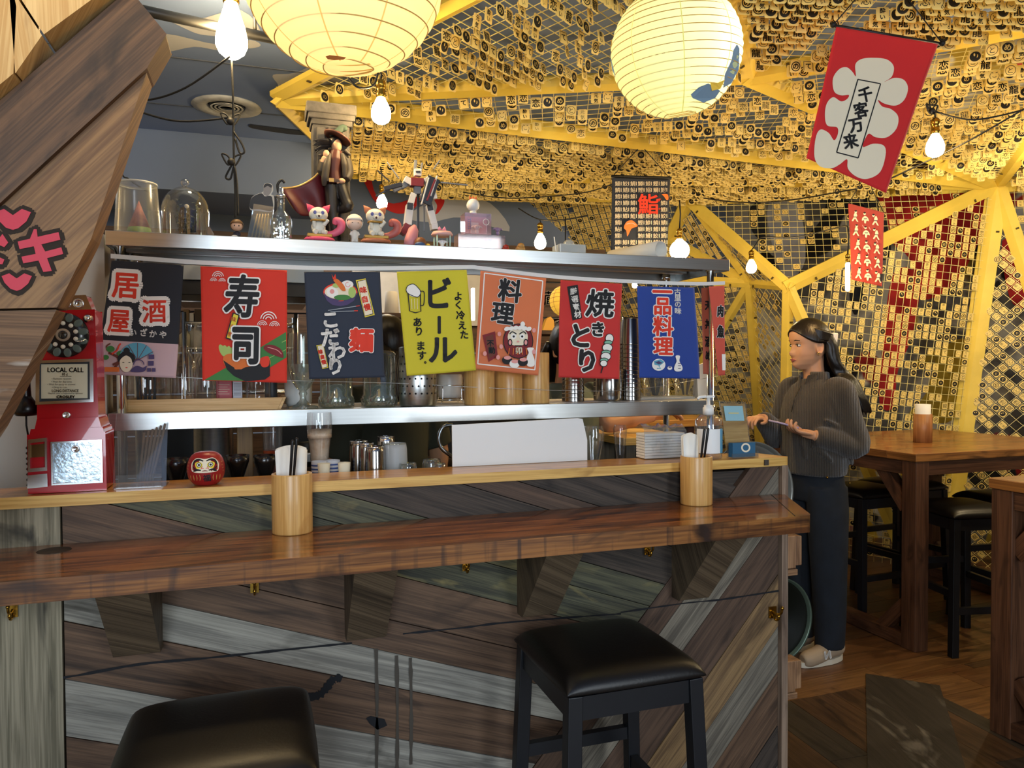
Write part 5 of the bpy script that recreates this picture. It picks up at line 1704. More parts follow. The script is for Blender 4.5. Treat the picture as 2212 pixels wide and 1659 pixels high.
for s_ in (-1, 1):
 dpoly(m_, [(.30 * s_ + .13 * math.cos(a), 1.22 + .13 * math.sin(a)) for a in [2 * PI * k / 8 for k in range(8)]], IK.index('k'), .0017)
 dpoly(m_, [(.30 * s_ + .10 * math.cos(a), 1.22 + .10 * math.sin(a)) for a in [2 * PI * k / 8 for k in range(8)]], IK.index('w'), .0021)
 dpoly(m_, [(.30 * s_ + .06 * math.cos(a), 1.22 + .06 * math.sin(a)) for a in [2 * PI * k / 8 for k in range(8)]], IK.index('k'), .0025)
 dline(m_, [(.08 * s_, 1.42), (.3 * s_, 1.5), (.52 * s_, 1.42), (.62 * s_, 1.2)], .09, IK.index('k'), .0015)
 dline(m_, [(.20 * s_, .92), (.4 * s_, .95), (.55 * s_, .86)], .09, IK.index('k'), .0015)
 dline(m_, [(.62 * s_, 1.12), (.5 * s_, .95), (.6 * s_, .85)], .07, IK.index('k'), .0015)
 dline(m_, [(.05 * s_, 1.02), (.15 * s_, 1.05), (.2 * s_, .98)], .035, IK.index('r'), .0016)
dline(m_, [(-.15, .88), (0, .90), (.15, .88)], .04, IK.index('m'), .0018)
m_.build('painted_face', IM, t, world=False)
m_ = MB()
for s_ in (-1, 1):
 for k in range(4):
  dline(m_, [(s_ * (.28 + .16 * k), .68 - .02 * k), (s_ * (.24 + .17 * k), .5), (s_ * (.27 + .15 * k), .34)], .035, 0, .0007)
 for k in range(4): dline(m_, [(s_ * (.80 + .03 * k), 1.3 - .17 * k), (s_ * (.9 + .02 * k), 1.32 - .17 * k)], .03, 0, .0007)
V, F = text2d('福', dr * .42, dr * .012, 4, True, 2)
m_.add([dsurf(x / dr + .1, y / dr + .48, .001) for x, y in V], F, 1, False)
m_.build('gold_lines', [mat('daruma_gold', '#b88a4a', .5), INKC['k']], t, world=False)
# white board leaning behind the ledge
t = MB()
pb = [at(*q, Y=2.215) for q in ((975, 918), (1212, 905), (1262, 904), (1268, 997), (982, 1006))]
zl = 1.123
xs = (xat(977, 2.19, 1000), xat(1268, 2.19, 1000))
t.prism([(xs[0], zl), (xs[1], zl), (xat(1268, 2.19, 960), zt(1268, 950, 2.19)), (xat(1258, 2.19, 905), zt(1256, 905, 2.19)), (xat(1248, 2.19, 904), zt(1248, 903, 2.19)), (xat(976, 2.19, 918), zt(976, 918, 2.19))], -.002, .002, 0, T(0, 2.19, 0) @ Matrix(((1, 0, 0, 0), (0, 0, -1, 0), (0, 1, 0, 0), (0, 0, 0, 1))))
tag(t.build('menu_board', [mat('panel_white', '#dedcd8', .4)]), 'plain white plastic panel standing on the ledge at mid bar', 'panel')
m_ = MB()  # only a curved handle is built; what it belongs to is unknown
m_.tube(smooth_path([at(x, y, Y=2.23) for x, y in ((978, 918), (958, 922), (948, 945), (954, 968), (975, 985), (982, 990))], 6), .006, 10)
tag(m_.build('curved_handle', [mat('dark_chrome', '#6a6d70', .2, 1.0)]), 'dark metal handle curving out left of the white panel', 'handle')
# sanitizer bottle
bx, by = xat(1530, 2.10, 950), 2.10
br_ = (xat(1556, 2.10) - xat(1505, 2.10)) / 2
hb = zt(1530, 895, 2.10) - LZ
t = thing('sanitizer_bottle', 'clear hand sanitizer pump bottle with a blue and white label on the ledge', 'bottle', (bx, by, LZ))
m_ = MB(); m_.lathe([(br_ * .92, .0005), (br_, .006), (br_, hb * .74), (br_ * .93, hb * .88), (br_ * .6, hb * .985), (br_ * .42, hb)], 28, 0)
m_.build('bottle_body', [clearmat('bottle_plastic', .92, .09, .05, .6, .04)], t, world=False)
m_ = MB(); m_.lathe([(br_ * 1.01, .02), (br_ * 1.012, .022), (br_ * 1.012, hb * .68), (br_ * 1.01, hb * .685)], 28, 0, None, True, (False, False), PI * 1.02, PI * 1.62)
m_.lathe([(br_ * 1.01, .02), (br_ * 1.012, .022), (br_ * 1.012, hb * .68), (br_ * 1.01, hb * .685)], 14, 1, None, True, (False, False), PI * 1.62, PI * 2.0)
m_.build('wrap_label', [mat('label_white', '#e9e9e6', .5), mat('label_blue', '#4f93b8', .5)], t, world=False)
m_ = MB()
m_.lathe([(br_ * .40, hb), (br_ * .40, hb + .022), (br_ * .32, hb + .024), (br_ * .32, hb + .03), (br_ * .14, hb + .031), (br_ * .13, hb + .055)], 18, 0)
m_.tube([(0, 0, hb + .055), (-.012, 0, hb + .058), (-.034, 0, hb + .056), (-.040, 0, hb + .050)], .005, 10, 0)
m_.box((0.004, 0, hb + .058), (.03, .016, .007))
m_.build('pump_head', [WHITE], t, world=False)
# acrylic menu stand with a pale blue card, card holder
t = thing('menu_stand', 'leaning clear acrylic stand with a pale blue square card', 'menu stand', (xat(1595, 2.10), 2.12, LZ))
c1, c2, c3, c4 = [at(*q, Y=2.13) for q in ((1553, 866), (1610, 868), (1640, 984), (1575, 984))]
m_ = MB()
def slab(m_, q4, Y0, Y1, th, mi=0):
 """q4 in photo pixels tl,tr,br,bl; top at Y1, bottom at Y0"""
 P = [at(*q4[0], Y=Y1), at(*q4[1], Y=Y1), at(*q4[2], Y=Y0), at(*q4[3], Y=Y0)]
 P[2].z = max(P[2].z, LZ); P[3].z = max(P[3].z, LZ)
 B = [p + Vector((0, th, 0)) for p in P]
 m_.add(P + B, [(0, 3, 2, 1), (4, 5, 6, 7), (0, 1, 5, 4), (1, 2, 6, 5), (2, 3, 7, 6), (3, 0, 4, 7)], mi)
slab(m_, ((1554, 866), (1611, 868), (1625, 985), (1572, 985)), 2.105, 2.15, .003)
slab(m_, ((1572, 980), (1625, 980), (1625, 986), (1572, 986)), 2.09, 2.105, .003)
m_.build('acrylic_sheet', [ACRYL], t)
m_ = MB(); slab(m_, ((1563, 877), (1604, 877), (1608, 909), (1568, 909)), 2.128, 2.141, .001)
m_.build('blue_card', [mat('pale_blue_card', '#8fb9c4', .5)], t)
m_ = MB(); slab(m_, ((1574, 891), (1596, 891), (1596, 894), (1574, 894)), 2.1325, 2.1332, .0005)
m_.build('card_print', [mat('card_gold', '#c8c08a', .5)], t)
m_ = MB(); slab(m_, ((1557, 871), (1609, 873), (1621, 972), (1569, 972)), 2.1155, 2.1545, .002); m_.build('backing_board', [LEDGE], t)
t = thing('card_holder', 'clear holder with blue cards printed with a gold ring', 'card holder', (xat(1608, 2.075), 2.075, LZ))
m_ = MB()
x0_, x1_ = xat(1583, 2.07, 970), xat(1632, 2.07, 970)
for k in range(7): m_.box(((x0_ + x1_) / 2 - .0006 * k, 2.072 + .0026 * k, LZ + .026), (x1_ - x0_, .0018, .046), 0)
m_.build('card_stack', [mat('card_blue', '#31607e', .45)], t)
pr = flat((x0_, 2.0705, LZ)); V, F = ring2(1611, 967, 6.5, 10, 24); pr.pic.add([pr.pt(x, y, .0) for x, y in V], F, IK.index('c'))
pr.pic.build('ring_print', IM, t)
m_ = MB(); m_.box(((x0_ + x1_) / 2, 2.079, LZ + .0015), (x1_ - x0_ + .012, .034, .003)); m_.box(((x0_ + x1_) / 2, 2.064, LZ + .008), (x1_ - x0_ + .012, .002, .014)); m_.box((x1_ + .005, 2.079, LZ + .012), (.002, .034, .02))
m_.build('holder', [ACRYL], t)
# napkin packet in clear wrap behind the ledge
t = thing('napkin_pack', 'plastic-wrapped block of white napkins behind the right end of the ledge', 'napkins', (xat(1430, 2.18), 2.2, 1.123))
m_ = MB()
x0_, x1_ = xat(1388, 2.16, 960), xat(1474, 2.16, 960)
zz = zt(1430, 935, 2.16)
for k in range(9): m_.box(((x0_ + x1_) / 2, 2.175, 1.124 + (zz - 1.124) * (k + .5) / 9), (x1_ - x0_, .06, (zz - 1.124) / 9 * .93), 0)
m_.build('napkin_block', [mat('napkin_white', '#e6e2da', .8)], t, bevel=.002)
m_ = MB()
pp = []
for k in range(15):
 u = k / 14
 pp.append((x0_ - .004 + (x1_ - x0_ + .008) * u, .012 * rnd.random()))
vs = []
for j, (yy_, zo) in enumerate(((2.142, 1.1235), (2.141, zz + .002), (2.17, zz + .022), (2.205, zz + .004))):
 for x, r_ in pp: vs.append((x, yy_ + rnd.uniform(-.002, .002), zo + (r_ if j >= 1 else 0)))
m_.add(vs, [(j * 15 + i, j * 15 + i + 1, (j + 1) * 15 + i + 1, (j + 1) * 15 + i) for j in range(3) for i in range(14)], 0, True)
m_.build('plastic_wrap', [clearmat('thin_film', .95, .12, .08, .6, .08)], t)
# ------------------------------------------------------------------ bamboo chopstick holders on the counter
def chop_holder(px, pyb, pyt, wpx, lab, Y, nap, sticks, cut=False):
 c_ = Vector((xat(px, Y, pyb), Y, CZ))
 t = thing('chopstick_holder', lab, 'chopstick holder', c_, 'bamboo chopstick holders on the counter')
 r = wpx / 2 * (at(px, pyb, Y=Y) - CAM).dot(VW) / FPX
 h = zt(px, pyt, Y + r * .0) - CZ
 m_ = MB(); m_.lathe([(r * .985, 0), (r, .003), (r, h - .002), (r * .985, h), (r * .86, h), (r * .86, .01), (.0001, .01)], 40, 0)
 m_.build('bamboo_tube', [BAMBOO], t, world=False)
 return c_, r, h
c1_, r1_, h1_ = chop_holder(632, 1147, 1022, 85, 'bamboo tube of black chopsticks on the counter, left of centre', 2.005, None, None)
c2_, r2_, h2_ = chop_holder(1504, 1086, 985, 68, 'bamboo tube of black chopsticks near the right end of the counter', 1.992, None, None)
NAPM = mat('napkin_paper', '#e9e6de', .75, bump=.05)
STK = mat('chopstick_black', '#121214', .35)
def napkins(c_, r, h, x0, x1, ztop, lab, split=False):
 m_ = MB()
 for k, (a, b, yo, dz) in enumerate(((x0, x1, .012, 0), (x0 + .004, x1 - .003, .017, -.004), (x0 + .002, x1 - .001, .022, .003))):
  n = 12
  vs = []
  for i in range(n + 1):
   u = i / n
   xx = (a + (b - a) * u)
   yy_ = yo + .006 * math.sin(u * PI * 2 + k)
   for z in (.02, ztop + dz - .010 * abs(u - .5) ** 2 * 4):
    vs.append((c_.x + xx * (.82 if z < .05 else 1.0), c_.y + yy_, c_.z + z))
  m_.add(vs, [(2 * i, 2 * i + 2, 2 * i + 3, 2 * i + 1) for i in range(n)], 0, True)
 return tag(m_.build('paper_napkins', [NAPM], sol=.0012), lab, 'napkins')
napkins(c1_, r1_, h1_, -r1_ * .80, r1_ * .78, zt(625, 965, 2.01) - CZ, 'folded white napkins standing in the left bamboo tube')
napkins(c2_, r2_, h2_, -r2_ * .80, r2_ * .35, zt(1490, 938, 1.99) - CZ, 'folded white napkins standing in the right bamboo tube')
def stick(p0, p1, lab):
 m_ = MB(); d_ = Vector(p1) - Vector(p0)
 M = T(Vector(p0)) @ d_.to_track_quat('Z', 'Y').to_matrix().to_4x4()
 m_.lathe([(.0022, 0), (.0042, d_.length * .96), (.0040, d_.length * .99), (.002, d_.length)], 8, 0, M)
 return tag(m_.build('chopstick', [STK]), lab, 'chopstick')
for (px0, py0, px1, py1), Yk, c_, lab in (((628, 1110, 641, 945), 1.985, c1_, 'taller black chopstick in the left bamboo tube'), ((622, 1112, 632, 950), 1.978, c1_, 'shorter black chopstick in the left bamboo tube'),
         ((1512, 1060, 1530, 924), 1.985, c2_, 'right-hand black chopstick in the right bamboo tube'), ((1506, 1062, 1522, 926), 1.975, c2_, 'left-hand black chopstick in the right bamboo tube')):
 stick(at(px0, py0, Y=Yk), at(px1, py1, Y=Yk - .01), lab)
# ------------------------------------------------------------------ things on the lower steel shelf
LS = LZs + .0005
FROST = mat('frosted_plastic', '#dfe2e2', .45, trans=.5, alpha=.75)
THIN = clearmat('thin_glass', .96, .07, .02, .65, .02)
THINB = clearmat('thin_plastic', .95, .06, .10, .5, .06)
CRYS = clearmat('pressed_glass', .92, .12, .04, .85, .03, '#f4faf4')
LIQ = clearmat('pale_green_water', .82, .05, .05, .3, .12, '#eef4e0')
def mpp(px, py, Y): return (at(px, py, Y=Y) - CAM).dot(VW) / FPX
def spot(px, Y, Z, py=860): return Vector((at(px, py, Y=Y).x, Y, Z))
def lathe_thing(name, lab, cat, px, Y, Z, prof_px, m, ytop=None, part='body', n=28, group=None, parts=()):
 """prof in photo pixels: (half width, row) from bottom to top; Z is where it stands"""
 c_ = spot(px, Y, Z, prof_px[0][1])
 k = mpp(px, prof_px[0][1], Y)
 z0 = at(px, prof_px[0][1], Y=Y).z
 prof = [(max(.0001, a * k), (at(px, b, Y=Y).z - z0)) for a, b in prof_px]
 t = thing(name, lab, cat, c_, group)
 mb_ = MB(); mb_.lathe(prof, n, 0, None, True, (True, False))
 mb_.build(part, [m], t, world=False)
 return t, c_, k, prof
# wooden tray
Yt = 2.505
t = thing('wooden_tray', 'long pale wooden tray with slanted ends on the lower steel shelf', 'tray', spot(440, 2.56, LS))
m_ = MB()
xa, xb = xat(272, Yt, 880), xat(600, Yt, 880)
xa2, xb2 = xat(270, Yt, 862), xat(611, Yt, 862)
zt_ = zt(440, 861, Yt)
m_.prism([(xa, LS), (xb, LS), (xb2, zt_), (xa2, zt_)], -.006, .006, 0, T(0, Yt, 0) @ Matrix(((1, 0, 0, 0), (0, 0, -1, 0), (0, 1, 0, 0), (0, 0, 0, 1))))
m_.build('front_board', [wood('tray_wood', '#c39552', '#dcb072', '#a97c3e', .45)], t, bevel=.0015)
m_ = MB()
for xe0, xe1 in ((xa, xa2), (xb, xb2)):
 m_.add([(xe0, Yt, LS), (xe0, Yt + .22, LS), (xe1, Yt + .22, zt_), (xe1, Yt, zt_), (xe0 + .01, Yt, LS), (xe0 + .01, Yt + .22, LS), (xe1 + .01, Yt + .22, zt_), (xe1 + .01, Yt, zt_)],
           [(0, 1, 2, 3), (7, 6, 5, 4), (0, 3, 7, 4), (1, 5, 6, 2), (3, 2, 6, 7)])
m_.build('end_board', [MATS['tray_wood']], t)
m_ = MB(); m_.box(((xa + xb) / 2, Yt + .115, LS + .004), (xb - xa - .01, .21, .006)); m_.box(((xa + xb) / 2, Yt + .225, LS + .02), (xb - xa, .01, .04))
m_.build('tray_base', [MATS['tray_wood']], t)
TZ = LS + .0075
# glass vessels standing in the tray
lathe_thing('glass_jar', 'wide clear glass jar of sticks under the black and pink banner', 'jar', 318, 2.60, TZ, [(44, 868), (47, 862), (47, 780), (44, 772)], THIN)
for k in range(7):
 a = spot(300 + 6 * k, 2.60, TZ + .004); b = Vector((a.x + rnd.uniform(-.02, .02), a.y + rnd.uniform(-.02, .02), a.z + rnd.uniform(.07, .11)))
m_ = MB()
for k in range(9):
 a = spot(296 + 5 * k, 2.60 + .01 * (k % 3), TZ + .004)
 m_.cyl(a, a + Vector((rnd.uniform(-.015, .015), rnd.uniform(-.01, .01), rnd.uniform(.10, .14))), .003, 6)
o = m_.build('stirring_sticks', [mat('dark_sticks', '#3b4044', .5)]); o['kind'] = 'stuff'; tag(o, 'bundle of dark stirring sticks standing in the wide glass jar', 'sticks')
lathe_thing('glass_bottle', 'tall clear glass bottle between the first two banners', 'bottle', 398, 2.60, TZ, [(24, 868), (26, 862), (26, 782), (22, 765), (12, 750), (11, 735)], THIN)
lathe_thing('glass_jar', 'clear rounded glass jar left of the red sushi banner', 'jar', 446, 2.62, TZ, [(27, 868), (30, 860), (30, 790), (27, 772), (18, 760), (17, 752)], THIN)
lathe_thing('glass_canister', 'tall clear canister partly behind the red sushi banner', 'canister', 442, 2.68, TZ, [(20, 866), (20, 700), (18, 690)], THINB)
t = thing('red_carton', 'small red printed carton below the sushi banner', 'carton', spot(484, 2.62, TZ))
x0_, x1_ = xat(467, 2.60, 840), xat(501, 2.60, 840)
m_ = MB(); m_.box(((x0_ + x1_) / 2, 2.625, TZ + .055), (x1_ - x0_, .05, .11)); m_.build('carton_body', [mat('carton_red', '#a81420', .4)], t, bevel=.001)
pr = flat((x0_, 2.599, TZ))
for k in range(5): pr.line([(472, 831 + 5 * k), (496 - 4 * (k % 2), 831 + 5 * k)], .8, 'c', False)
pr.pic.build('printed_lines', IM, t)
t = thing('nutrition_tin', 'small pale tin with a printed panel right of the red carton', 'tin', spot(512, 2.62, TZ))
x0_, x1_ = xat(503, 2.61, 840), xat(523, 2.61, 840)
m_ = MB(); m_.box(((x0_ + x1_) / 2, 2.63, TZ + .05), (x1_ - x0_, .04, .10)); m_.build('tin_body', [mat('tin_white', '#c9cbd2', .4)], t, bevel=.001)
pr = flat((x0_, 2.609, TZ))
for k in range(9): pr.line([(505, 829 + 3 * k), (521, 829 + 3 * k)], .7, 'k', False)
pr.pic.build('printed_lines', IM, t)
lathe_thing('glass_jar', 'clear jar with a dark rim below the right edge of the sushi banner', 'jar', 558, 2.62, TZ, [(24, 866), (26, 860), (26, 800)], THIN)
lathe_thing('dark_bottle', 'dark grey cylinder standing behind the right end of the wooden tray', 'bottle', 586, 2.66, TZ, [(12, 868), (13, 862), (13, 790)], DGR)
# goblet and frosted jar
Yg = 2.50
lathe_thing('beer_goblet', 'tall stemmed glass goblet between the sushi and noodle banners', 'glass', 655, Yg, LS, [(32, 884), (31, 880), (16, 875), (7, 866), (6.5, 858), (9, 852), (7, 846), (16, 838), (26, 820), (31, 790), (31, 740), (29, 722)], CRYS, part='glass_body')
lathe_thing('frosted_jar', 'squat frosted white jar behind the stemmed goblet', 'jar', 645, 2.62, LS, [(22, 878), (28, 868), (29, 830), (27, 796), (22, 786)], mat('frosted_white', '#d3d4d0', .5, alpha=.8))
# crystal-based jars
for px, lab, wd in ((727, 'pressed glass jar with a zigzag base under the noodle banner', 37), (820, 'taller pressed glass jar with a lid between the noodle and beer banners', 38)):
 t, c_, k, pf = lathe_thing('pressed_glass_jar', lab, 'jar', px, 2.52, LS, [(wd * .86, 884), (wd, 878), (wd * 1.02, 862), (wd * .93, 858), (wd * .93, 790), (wd * .9, 775)], CRYS, part='glass_body', group='pressed glass jars')
 m_ = MB(); m_.lathe([(wd * .84 * k, .012), (wd * .86 * k, .02), (wd * .86 * k, .075), (.0001, .076)], 24, 0)
 m_.build('water_fill', [LIQ], t, world=False)
 m_ = MB()
 for q in range(14):
  a = 2 * PI * q / 14
  b = a + PI / 14
  ra = wd * 1.0 * k
  m_.tube([(ra * math.cos(a), ra * math.sin(a), .004), (ra * 1.03 * math.cos(b), ra * 1.03 * math.sin(b), .026), (ra * math.cos(a + 2 * PI / 14), ra * math.sin(a + 2 * PI / 14), .004)], .0016, 4)
 m_.build('zigzag_relief', [CRYS], t, world=False)
 if px > 800:
  m_ = MB(); z_ = pf[-1][1]
  m_.lathe([(wd * .92 * k, z_), (wd * .95 * k, z_ + .006), (wd * .8 * k, z_ + .016), (.008, z_ + .02), (.012, z_ + .034), (.0001, z_ + .04)], 24, 0)
  m_.build('glass_lid', [CRYS], t, world=False)
# perforated steel cylinder
t, c_, k, pf = lathe_thing('utensil_holder', 'perforated stainless steel utensil cylinder under the yellow beer banner', 'utensil holder', 903, 2.50, LS, [(37, 881), (40, 877), (40, 755), (38, 754)], STEEL, part='steel_tube')
m_ = MB()
R_ = 40 * k + .0003
hh = pf[2][1]
for r_ in range(6):
 for q in range(20):
  a = 2 * PI * (q + .5 * (r_ % 2)) / 20
  M = T(R_ * math.cos(a), R_ * math.sin(a), hh * (.22 + .125 * r_)) @ Rz(a) @ Ry(PI / 2)
  m_.lathe([(.0034, 0), (.0001, .0003)], 8, 0, M)
m_.build('round_perforation', [BLACK], t, world=False)
# white pot in a wire stand
lathe_thing('white_pot', 'small white ceramic pot in a wire stand behind the orange banner', 'pot', 972, 2.66, LS + .02, [(24, 858), (27, 850), (28, 815), (26, 808)], mat('ceramic_white', '#cfc9c0', .35))
m_ = MB()
c_ = spot(972, 2.66, LS)
k = mpp(972, 860, 2.66)
for z in (.012, .065): m_.tube([c_ + Vector((29 * k * math.cos(a), 29 * k * math.sin(a), z)) for a in [2 * PI * q / 24 for q in range(24)]], .0016, 6, 0, True)
for q in range(4):
 a = PI / 4 + q * PI / 2
 m_.tube(smooth_path([c_ + Vector((36 * k * math.cos(a), 36 * k * math.sin(a), 0.0016)), c_ + Vector((30 * k * math.cos(a), 30 * k * math.sin(a), .014)), c_ + Vector((29 * k * math.cos(a), 29 * k * math.sin(a), .065))], 3), .0018, 6)
tag(m_.build('wire_stand', [CHROME]), 'thin chrome wire stand holding the white ceramic pot', 'stand')
# bamboo cups
for px, top, wd, lab, Y in ((1036, 800, 33, 'leftmost bamboo tube under the orange banner', 2.50), (1099, 806, 30, 'middle bamboo tube under the orange banner', 2.51), (1158, 770, 29, 'tallest bamboo tube at the right edge of the orange banner', 2.52)):
 lathe_thing('bamboo_tube', lab, 'bamboo tube', px, Y, LS, [(wd - .5, 879), (wd, 877), (wd, top + 2), (wd - 1, top), (wd * .86, top), (wd * .86, 870), (1, 870)], BAMBOO, part='tube_body', group='bamboo tubes on the lower shelf')
# steel cups
def cup_stack(px, Y, n, wd, hpx, step, lab, base=868):
 k = mpp(px, base, Y)
 c_ = spot(px, Y, LS)
 for i in range(n):
  t = thing('steel_cup', '%s cup in the stack %s' % (('bottom' if i == 0 else 'top' if i == n - 1 else '%s from the bottom' % ORD[i]), lab), 'cup', c_ + Vector((0, 0, i * step * k)), 'steel cups stacked on the lower shelf')
  h = hpx * k
  m_ = MB(); m_.lathe([(wd * k, 0), (wd * 1.02 * k, .002), (wd * 1.0 * k, .006), (wd * .86 * k, h * .92), (wd * .8 * k, h), (.0001, h)], 24, 0)
  m_.build('cup_wall', [STEEL2], t, world=False)
ORD = ['first', 'second', 'third', 'fourth', 'fifth', 'sixth', 'seventh', 'eighth', 'ninth', 'tenth', 'eleventh', 'twelfth', 'thirteenth', 'fourteenth', 'fifteenth', 'sixteenth']
STEEL2 = mat('cup_steel', '#a3a09c', .18, 1.0)
cup_stack(1238, 2.56, 6, 24, 46, 9, 'under the left half of the skewer banner')
cup_stack(1298, 2.62, 5, 16, 40, 10, 'behind the big steel tumbler', 866)
t, c_, k, pf = lathe_thing('steel_tumbler', 'single wide steel tumbler upside down under the right half of the skewer banner', 'cup', 1316, 2.55, LS, [(24, 867), (26, 862), (27, 835), (26, 800), (24, 796), (1, 796)], STEEL2)
cup_stack(1362, 2.56, 14, 22, 60, 9.2, 'right of the skewer banner')
# plastic containers of straws
for px, wd, lab in ((1416, 31, 'clear plastic container of straws under the blue banner, left one'), (1480, 26, 'clear plastic container of straws under the blue banner, right one')):
 t, c_, k, pf = lathe_thing('straw_container', lab, 'container', px, 2.66, LS + .012, [(wd * .8, 862), (wd, 812), (wd * 1.02, 790)], THINB, group='straw containers')
 m_ = MB()
 for q in range(10):
  a = rnd.uniform(0, 2 * PI); r_ = wd * k * .5
  m_.cyl((r_ * .3 * math.cos(a), r_ * .3 * math.sin(a), .002), (r_ * 1.6 * math.cos(a), r_ * 1.2 * math.sin(a), .125), .0028, 6)
 o = m_.build('drinking_straws', [mat('straw_dark', '#4a4540', .4)]); o.location = c_; o['kind'] = 'stuff'
 tag(o, 'dark drinking straws in the %s straw container' % ('left' if px < 1450 else 'right'), 'straws')
t = MB(); x0_, x1_ = xat(1384, 2.56, 865), xat(1500, 2.56, 865)
t.box(((x0_ + x1_) / 2, 2.62, LS + .005), (x1_ - x0_, .13, .008)); t.box(((x0_ + x1_) / 2, 2.62, LS + .0105), (x1_ - x0_ - .012, .12, .003))
tag(t.build('plastic_tray', [clearmat('cloudy_plastic', .9, .10, .15, .5, .3)], bevel=.003), 'shallow cloudy plastic tray under the straw containers', 'tray')
t = MB(); x0_, x1_ = xat(1508, 2.62, 800), xat(1530, 2.62, 800)
t.add([(x0_, 2.62, LS), (x1_, 2.62, LS), (x1_ + .01, 2.63, LS + .15), (x0_ - .004, 2.625, LS + .13), (x0_, 2.66, LS), (x1_, 2.66, LS), (x1_ + .01, 2.64, LS + .15), (x0_ - .004, 2.64, LS + .13)], [(0, 1, 2, 3), (7, 6, 5, 4), (0, 3, 7, 4), (1, 5, 6, 2), (3, 2, 6, 7)])
tag(t.build('paper_sleeve', [mat('sleeve_paper', '#dcd2c0', .8)]), 'white paper straw sleeve standing between the blue and salmon banners', 'paper sleeve')
t = MB(); x0_, x1_ = xat(640, 2.55, 880), xat(1520, 2.55, 880)
t.box(((x0_ + x1_) / 2, 2.66, LS - .0002), (x1_ - x0_, .30, .0006))
tag(t.build('shelf_liner', [mat('liner_paper', '#d8cfc4', .85)]), 'white paper liner covering the lower steel shelf', 'liner')
m_ = MB(); m_.tube(smooth_path([at(*q, Y=2.452) for q in ((262, 798), (390, 815), (620, 822), (860, 828), (1060, 838), (1290, 845), (1400, 838), (1552, 812))], 6), .0009, 5)
tag(m_.build('thin_wire', [STEEL]), 'thin loose wire running across in front of the lower shelf things', 'wire')
# ------------------------------------------------------------------ things on the prep counter behind the ledge
WS = WZ + .0005
SAKE = mat('sake_black', '#15110f', .25, coat=.3)
for px, Y, lab in ((380, 2.30, 'black hourglass sake cup pair left of the red doll'), (511, 2.30, 'black hourglass sake cup pair just right of the red doll'), (571, 2.32, 'black hourglass sake cup pair beside the bamboo chopstick tube')):
 k = mpp(px, 1000, Y)
 z1 = zt(px, 990 if px < 450 else 983, Y)
 h = (z1 - WS) / 2
 for nm, lb, zo, fl_ in (('sake_cup', lab.replace('cup pair', 'cup, the lower inverted one,'), 0, True), ('sake_cup', lab.replace('cup pair', 'cup, the upper upright one,'), h, False)):
  t = thing(nm, lb, 'sake cup', spot(px, Y, WS + zo), 'black sake cups')
  pr = [(10 * k, 0), (11 * k, .002), (17 * k, h * .35), (24 * k, h * .75), (25 * k, h), (23.5 * k, h), (14 * k, h * .3), (.0001, h * .2)]
  if fl_: pr = [(25 * k, 0), (24 * k, h * .25), (17 * k, h * .65), (11 * k, h - .003), (10 * k, h - .0005), (.0001, h - .0005)]
  m_ = MB(); m_.lathe(pr, 26, 0); m_.build('bowl', [SAKE], t, world=False)
# glass of milky coffee
t, c_, k, pf = lathe_thing('coffee_glass', 'tall flared glass of milky iced coffee behind the ledge', 'glass', 692, 2.36, WS, [(15, 1105), (16, 1098), (18, 1040), (22, 990), (27, 955), (27.5, 935), (26, 918)], THIN, part='glass_body')
m_ = MB(); pz = [(r * .95, z) for r, z in pf if True]
zc = zt(692, 945, 2.36) - WS
m_.lathe([(pf[0][0] * .9, .008), (pf[2][0] * .93, pf[2][1]), (pf[3][0] * .94, pf[3][1]), (pf[4][0] * .95, pf[4][1]), (pf[5][0] * .93, zc), (.0001, zc + .004)], 26, 0)
m_.build('iced_coffee', [mat('milky_coffee', '#c0a488', .35, col2='#ddcbb4', vs_=30)], t, world=False)
# red iced drink farther back
t, c_, k, pf = lathe_thing('red_drink', 'plastic cup of red iced drink behind the chopstick tube', 'cup', 590, 2.72, WS, [(16, 1040), (18, 1010), (21, 920), (21.5, 915)], THINB, part='cup_wall')
m_ = MB(); m_.lathe([(15 * k, .004), (19.5 * k, .09), (20 * k, .118), (.0001, .12)], 22, 0)
m_.build('drink_fill', [mat('red_drink', '#8a2a18', .3, col2='#c9572e', vs_=40)], t, world=False)
# blue striped cups and white cups
for i, (px, pt, Y, lab) in enumerate(((688, 996, 2.30, 'blue striped tea cup nearest the coffee glass'), (716, 994, 2.32, 'blue striped tea cup beside the steel tumblers'))):
 k = mpp(px, 1000, Y); h = zt(px, pt, Y) - WS
 t = thing('tea_cup', lab, 'cup', spot(px, Y, WS), 'blue striped cups')
 m_ = MB(); m_.lathe([(12 * k, 0), (16 * k, h * .3), (17 * k, h), (15.5 * k, h), (13 * k, h * .2), (.0001, h * .15)], 24, 0); m_.build('cup_wall', [mat('cup_white', '#d7d8dc', .3)], t, world=False)
 m_ = MB()
 for q in range(4): m_.lathe([(17.2 * k, h * (.62 + .09 * q)), (17.2 * k, h * (.66 + .09 * q))], 24, 0, None, True, (False, False))
 m_.build('blue_stripe', [mat('stripe_blue', '#4a5f9c', .35)], t, world=False)
for px, pt, Y, lab in ((698, 1001, 2.25, 'small cream cup in front of the coffee glass'), (742, 999, 2.25, 'small cream cup left of the steel tumblers')):
 k = mpp(px, 1000, Y); h = zt(px, pt, Y) - WS
 t = thing('cream_cup', lab, 'cup', spot(px, Y, WS), 'cream cups')
 m_ = MB(); m_.lathe([(9 * k, 0), (10 * k, h * .5), (13.5 * k, h), (12.5 * k, h), (8.5 * k, h * .4), (.0001, h * .3)], 22, 0); m_.build('cup_wall', [mat('cup_cream', '#e2d9bf', .35)], t, world=False)
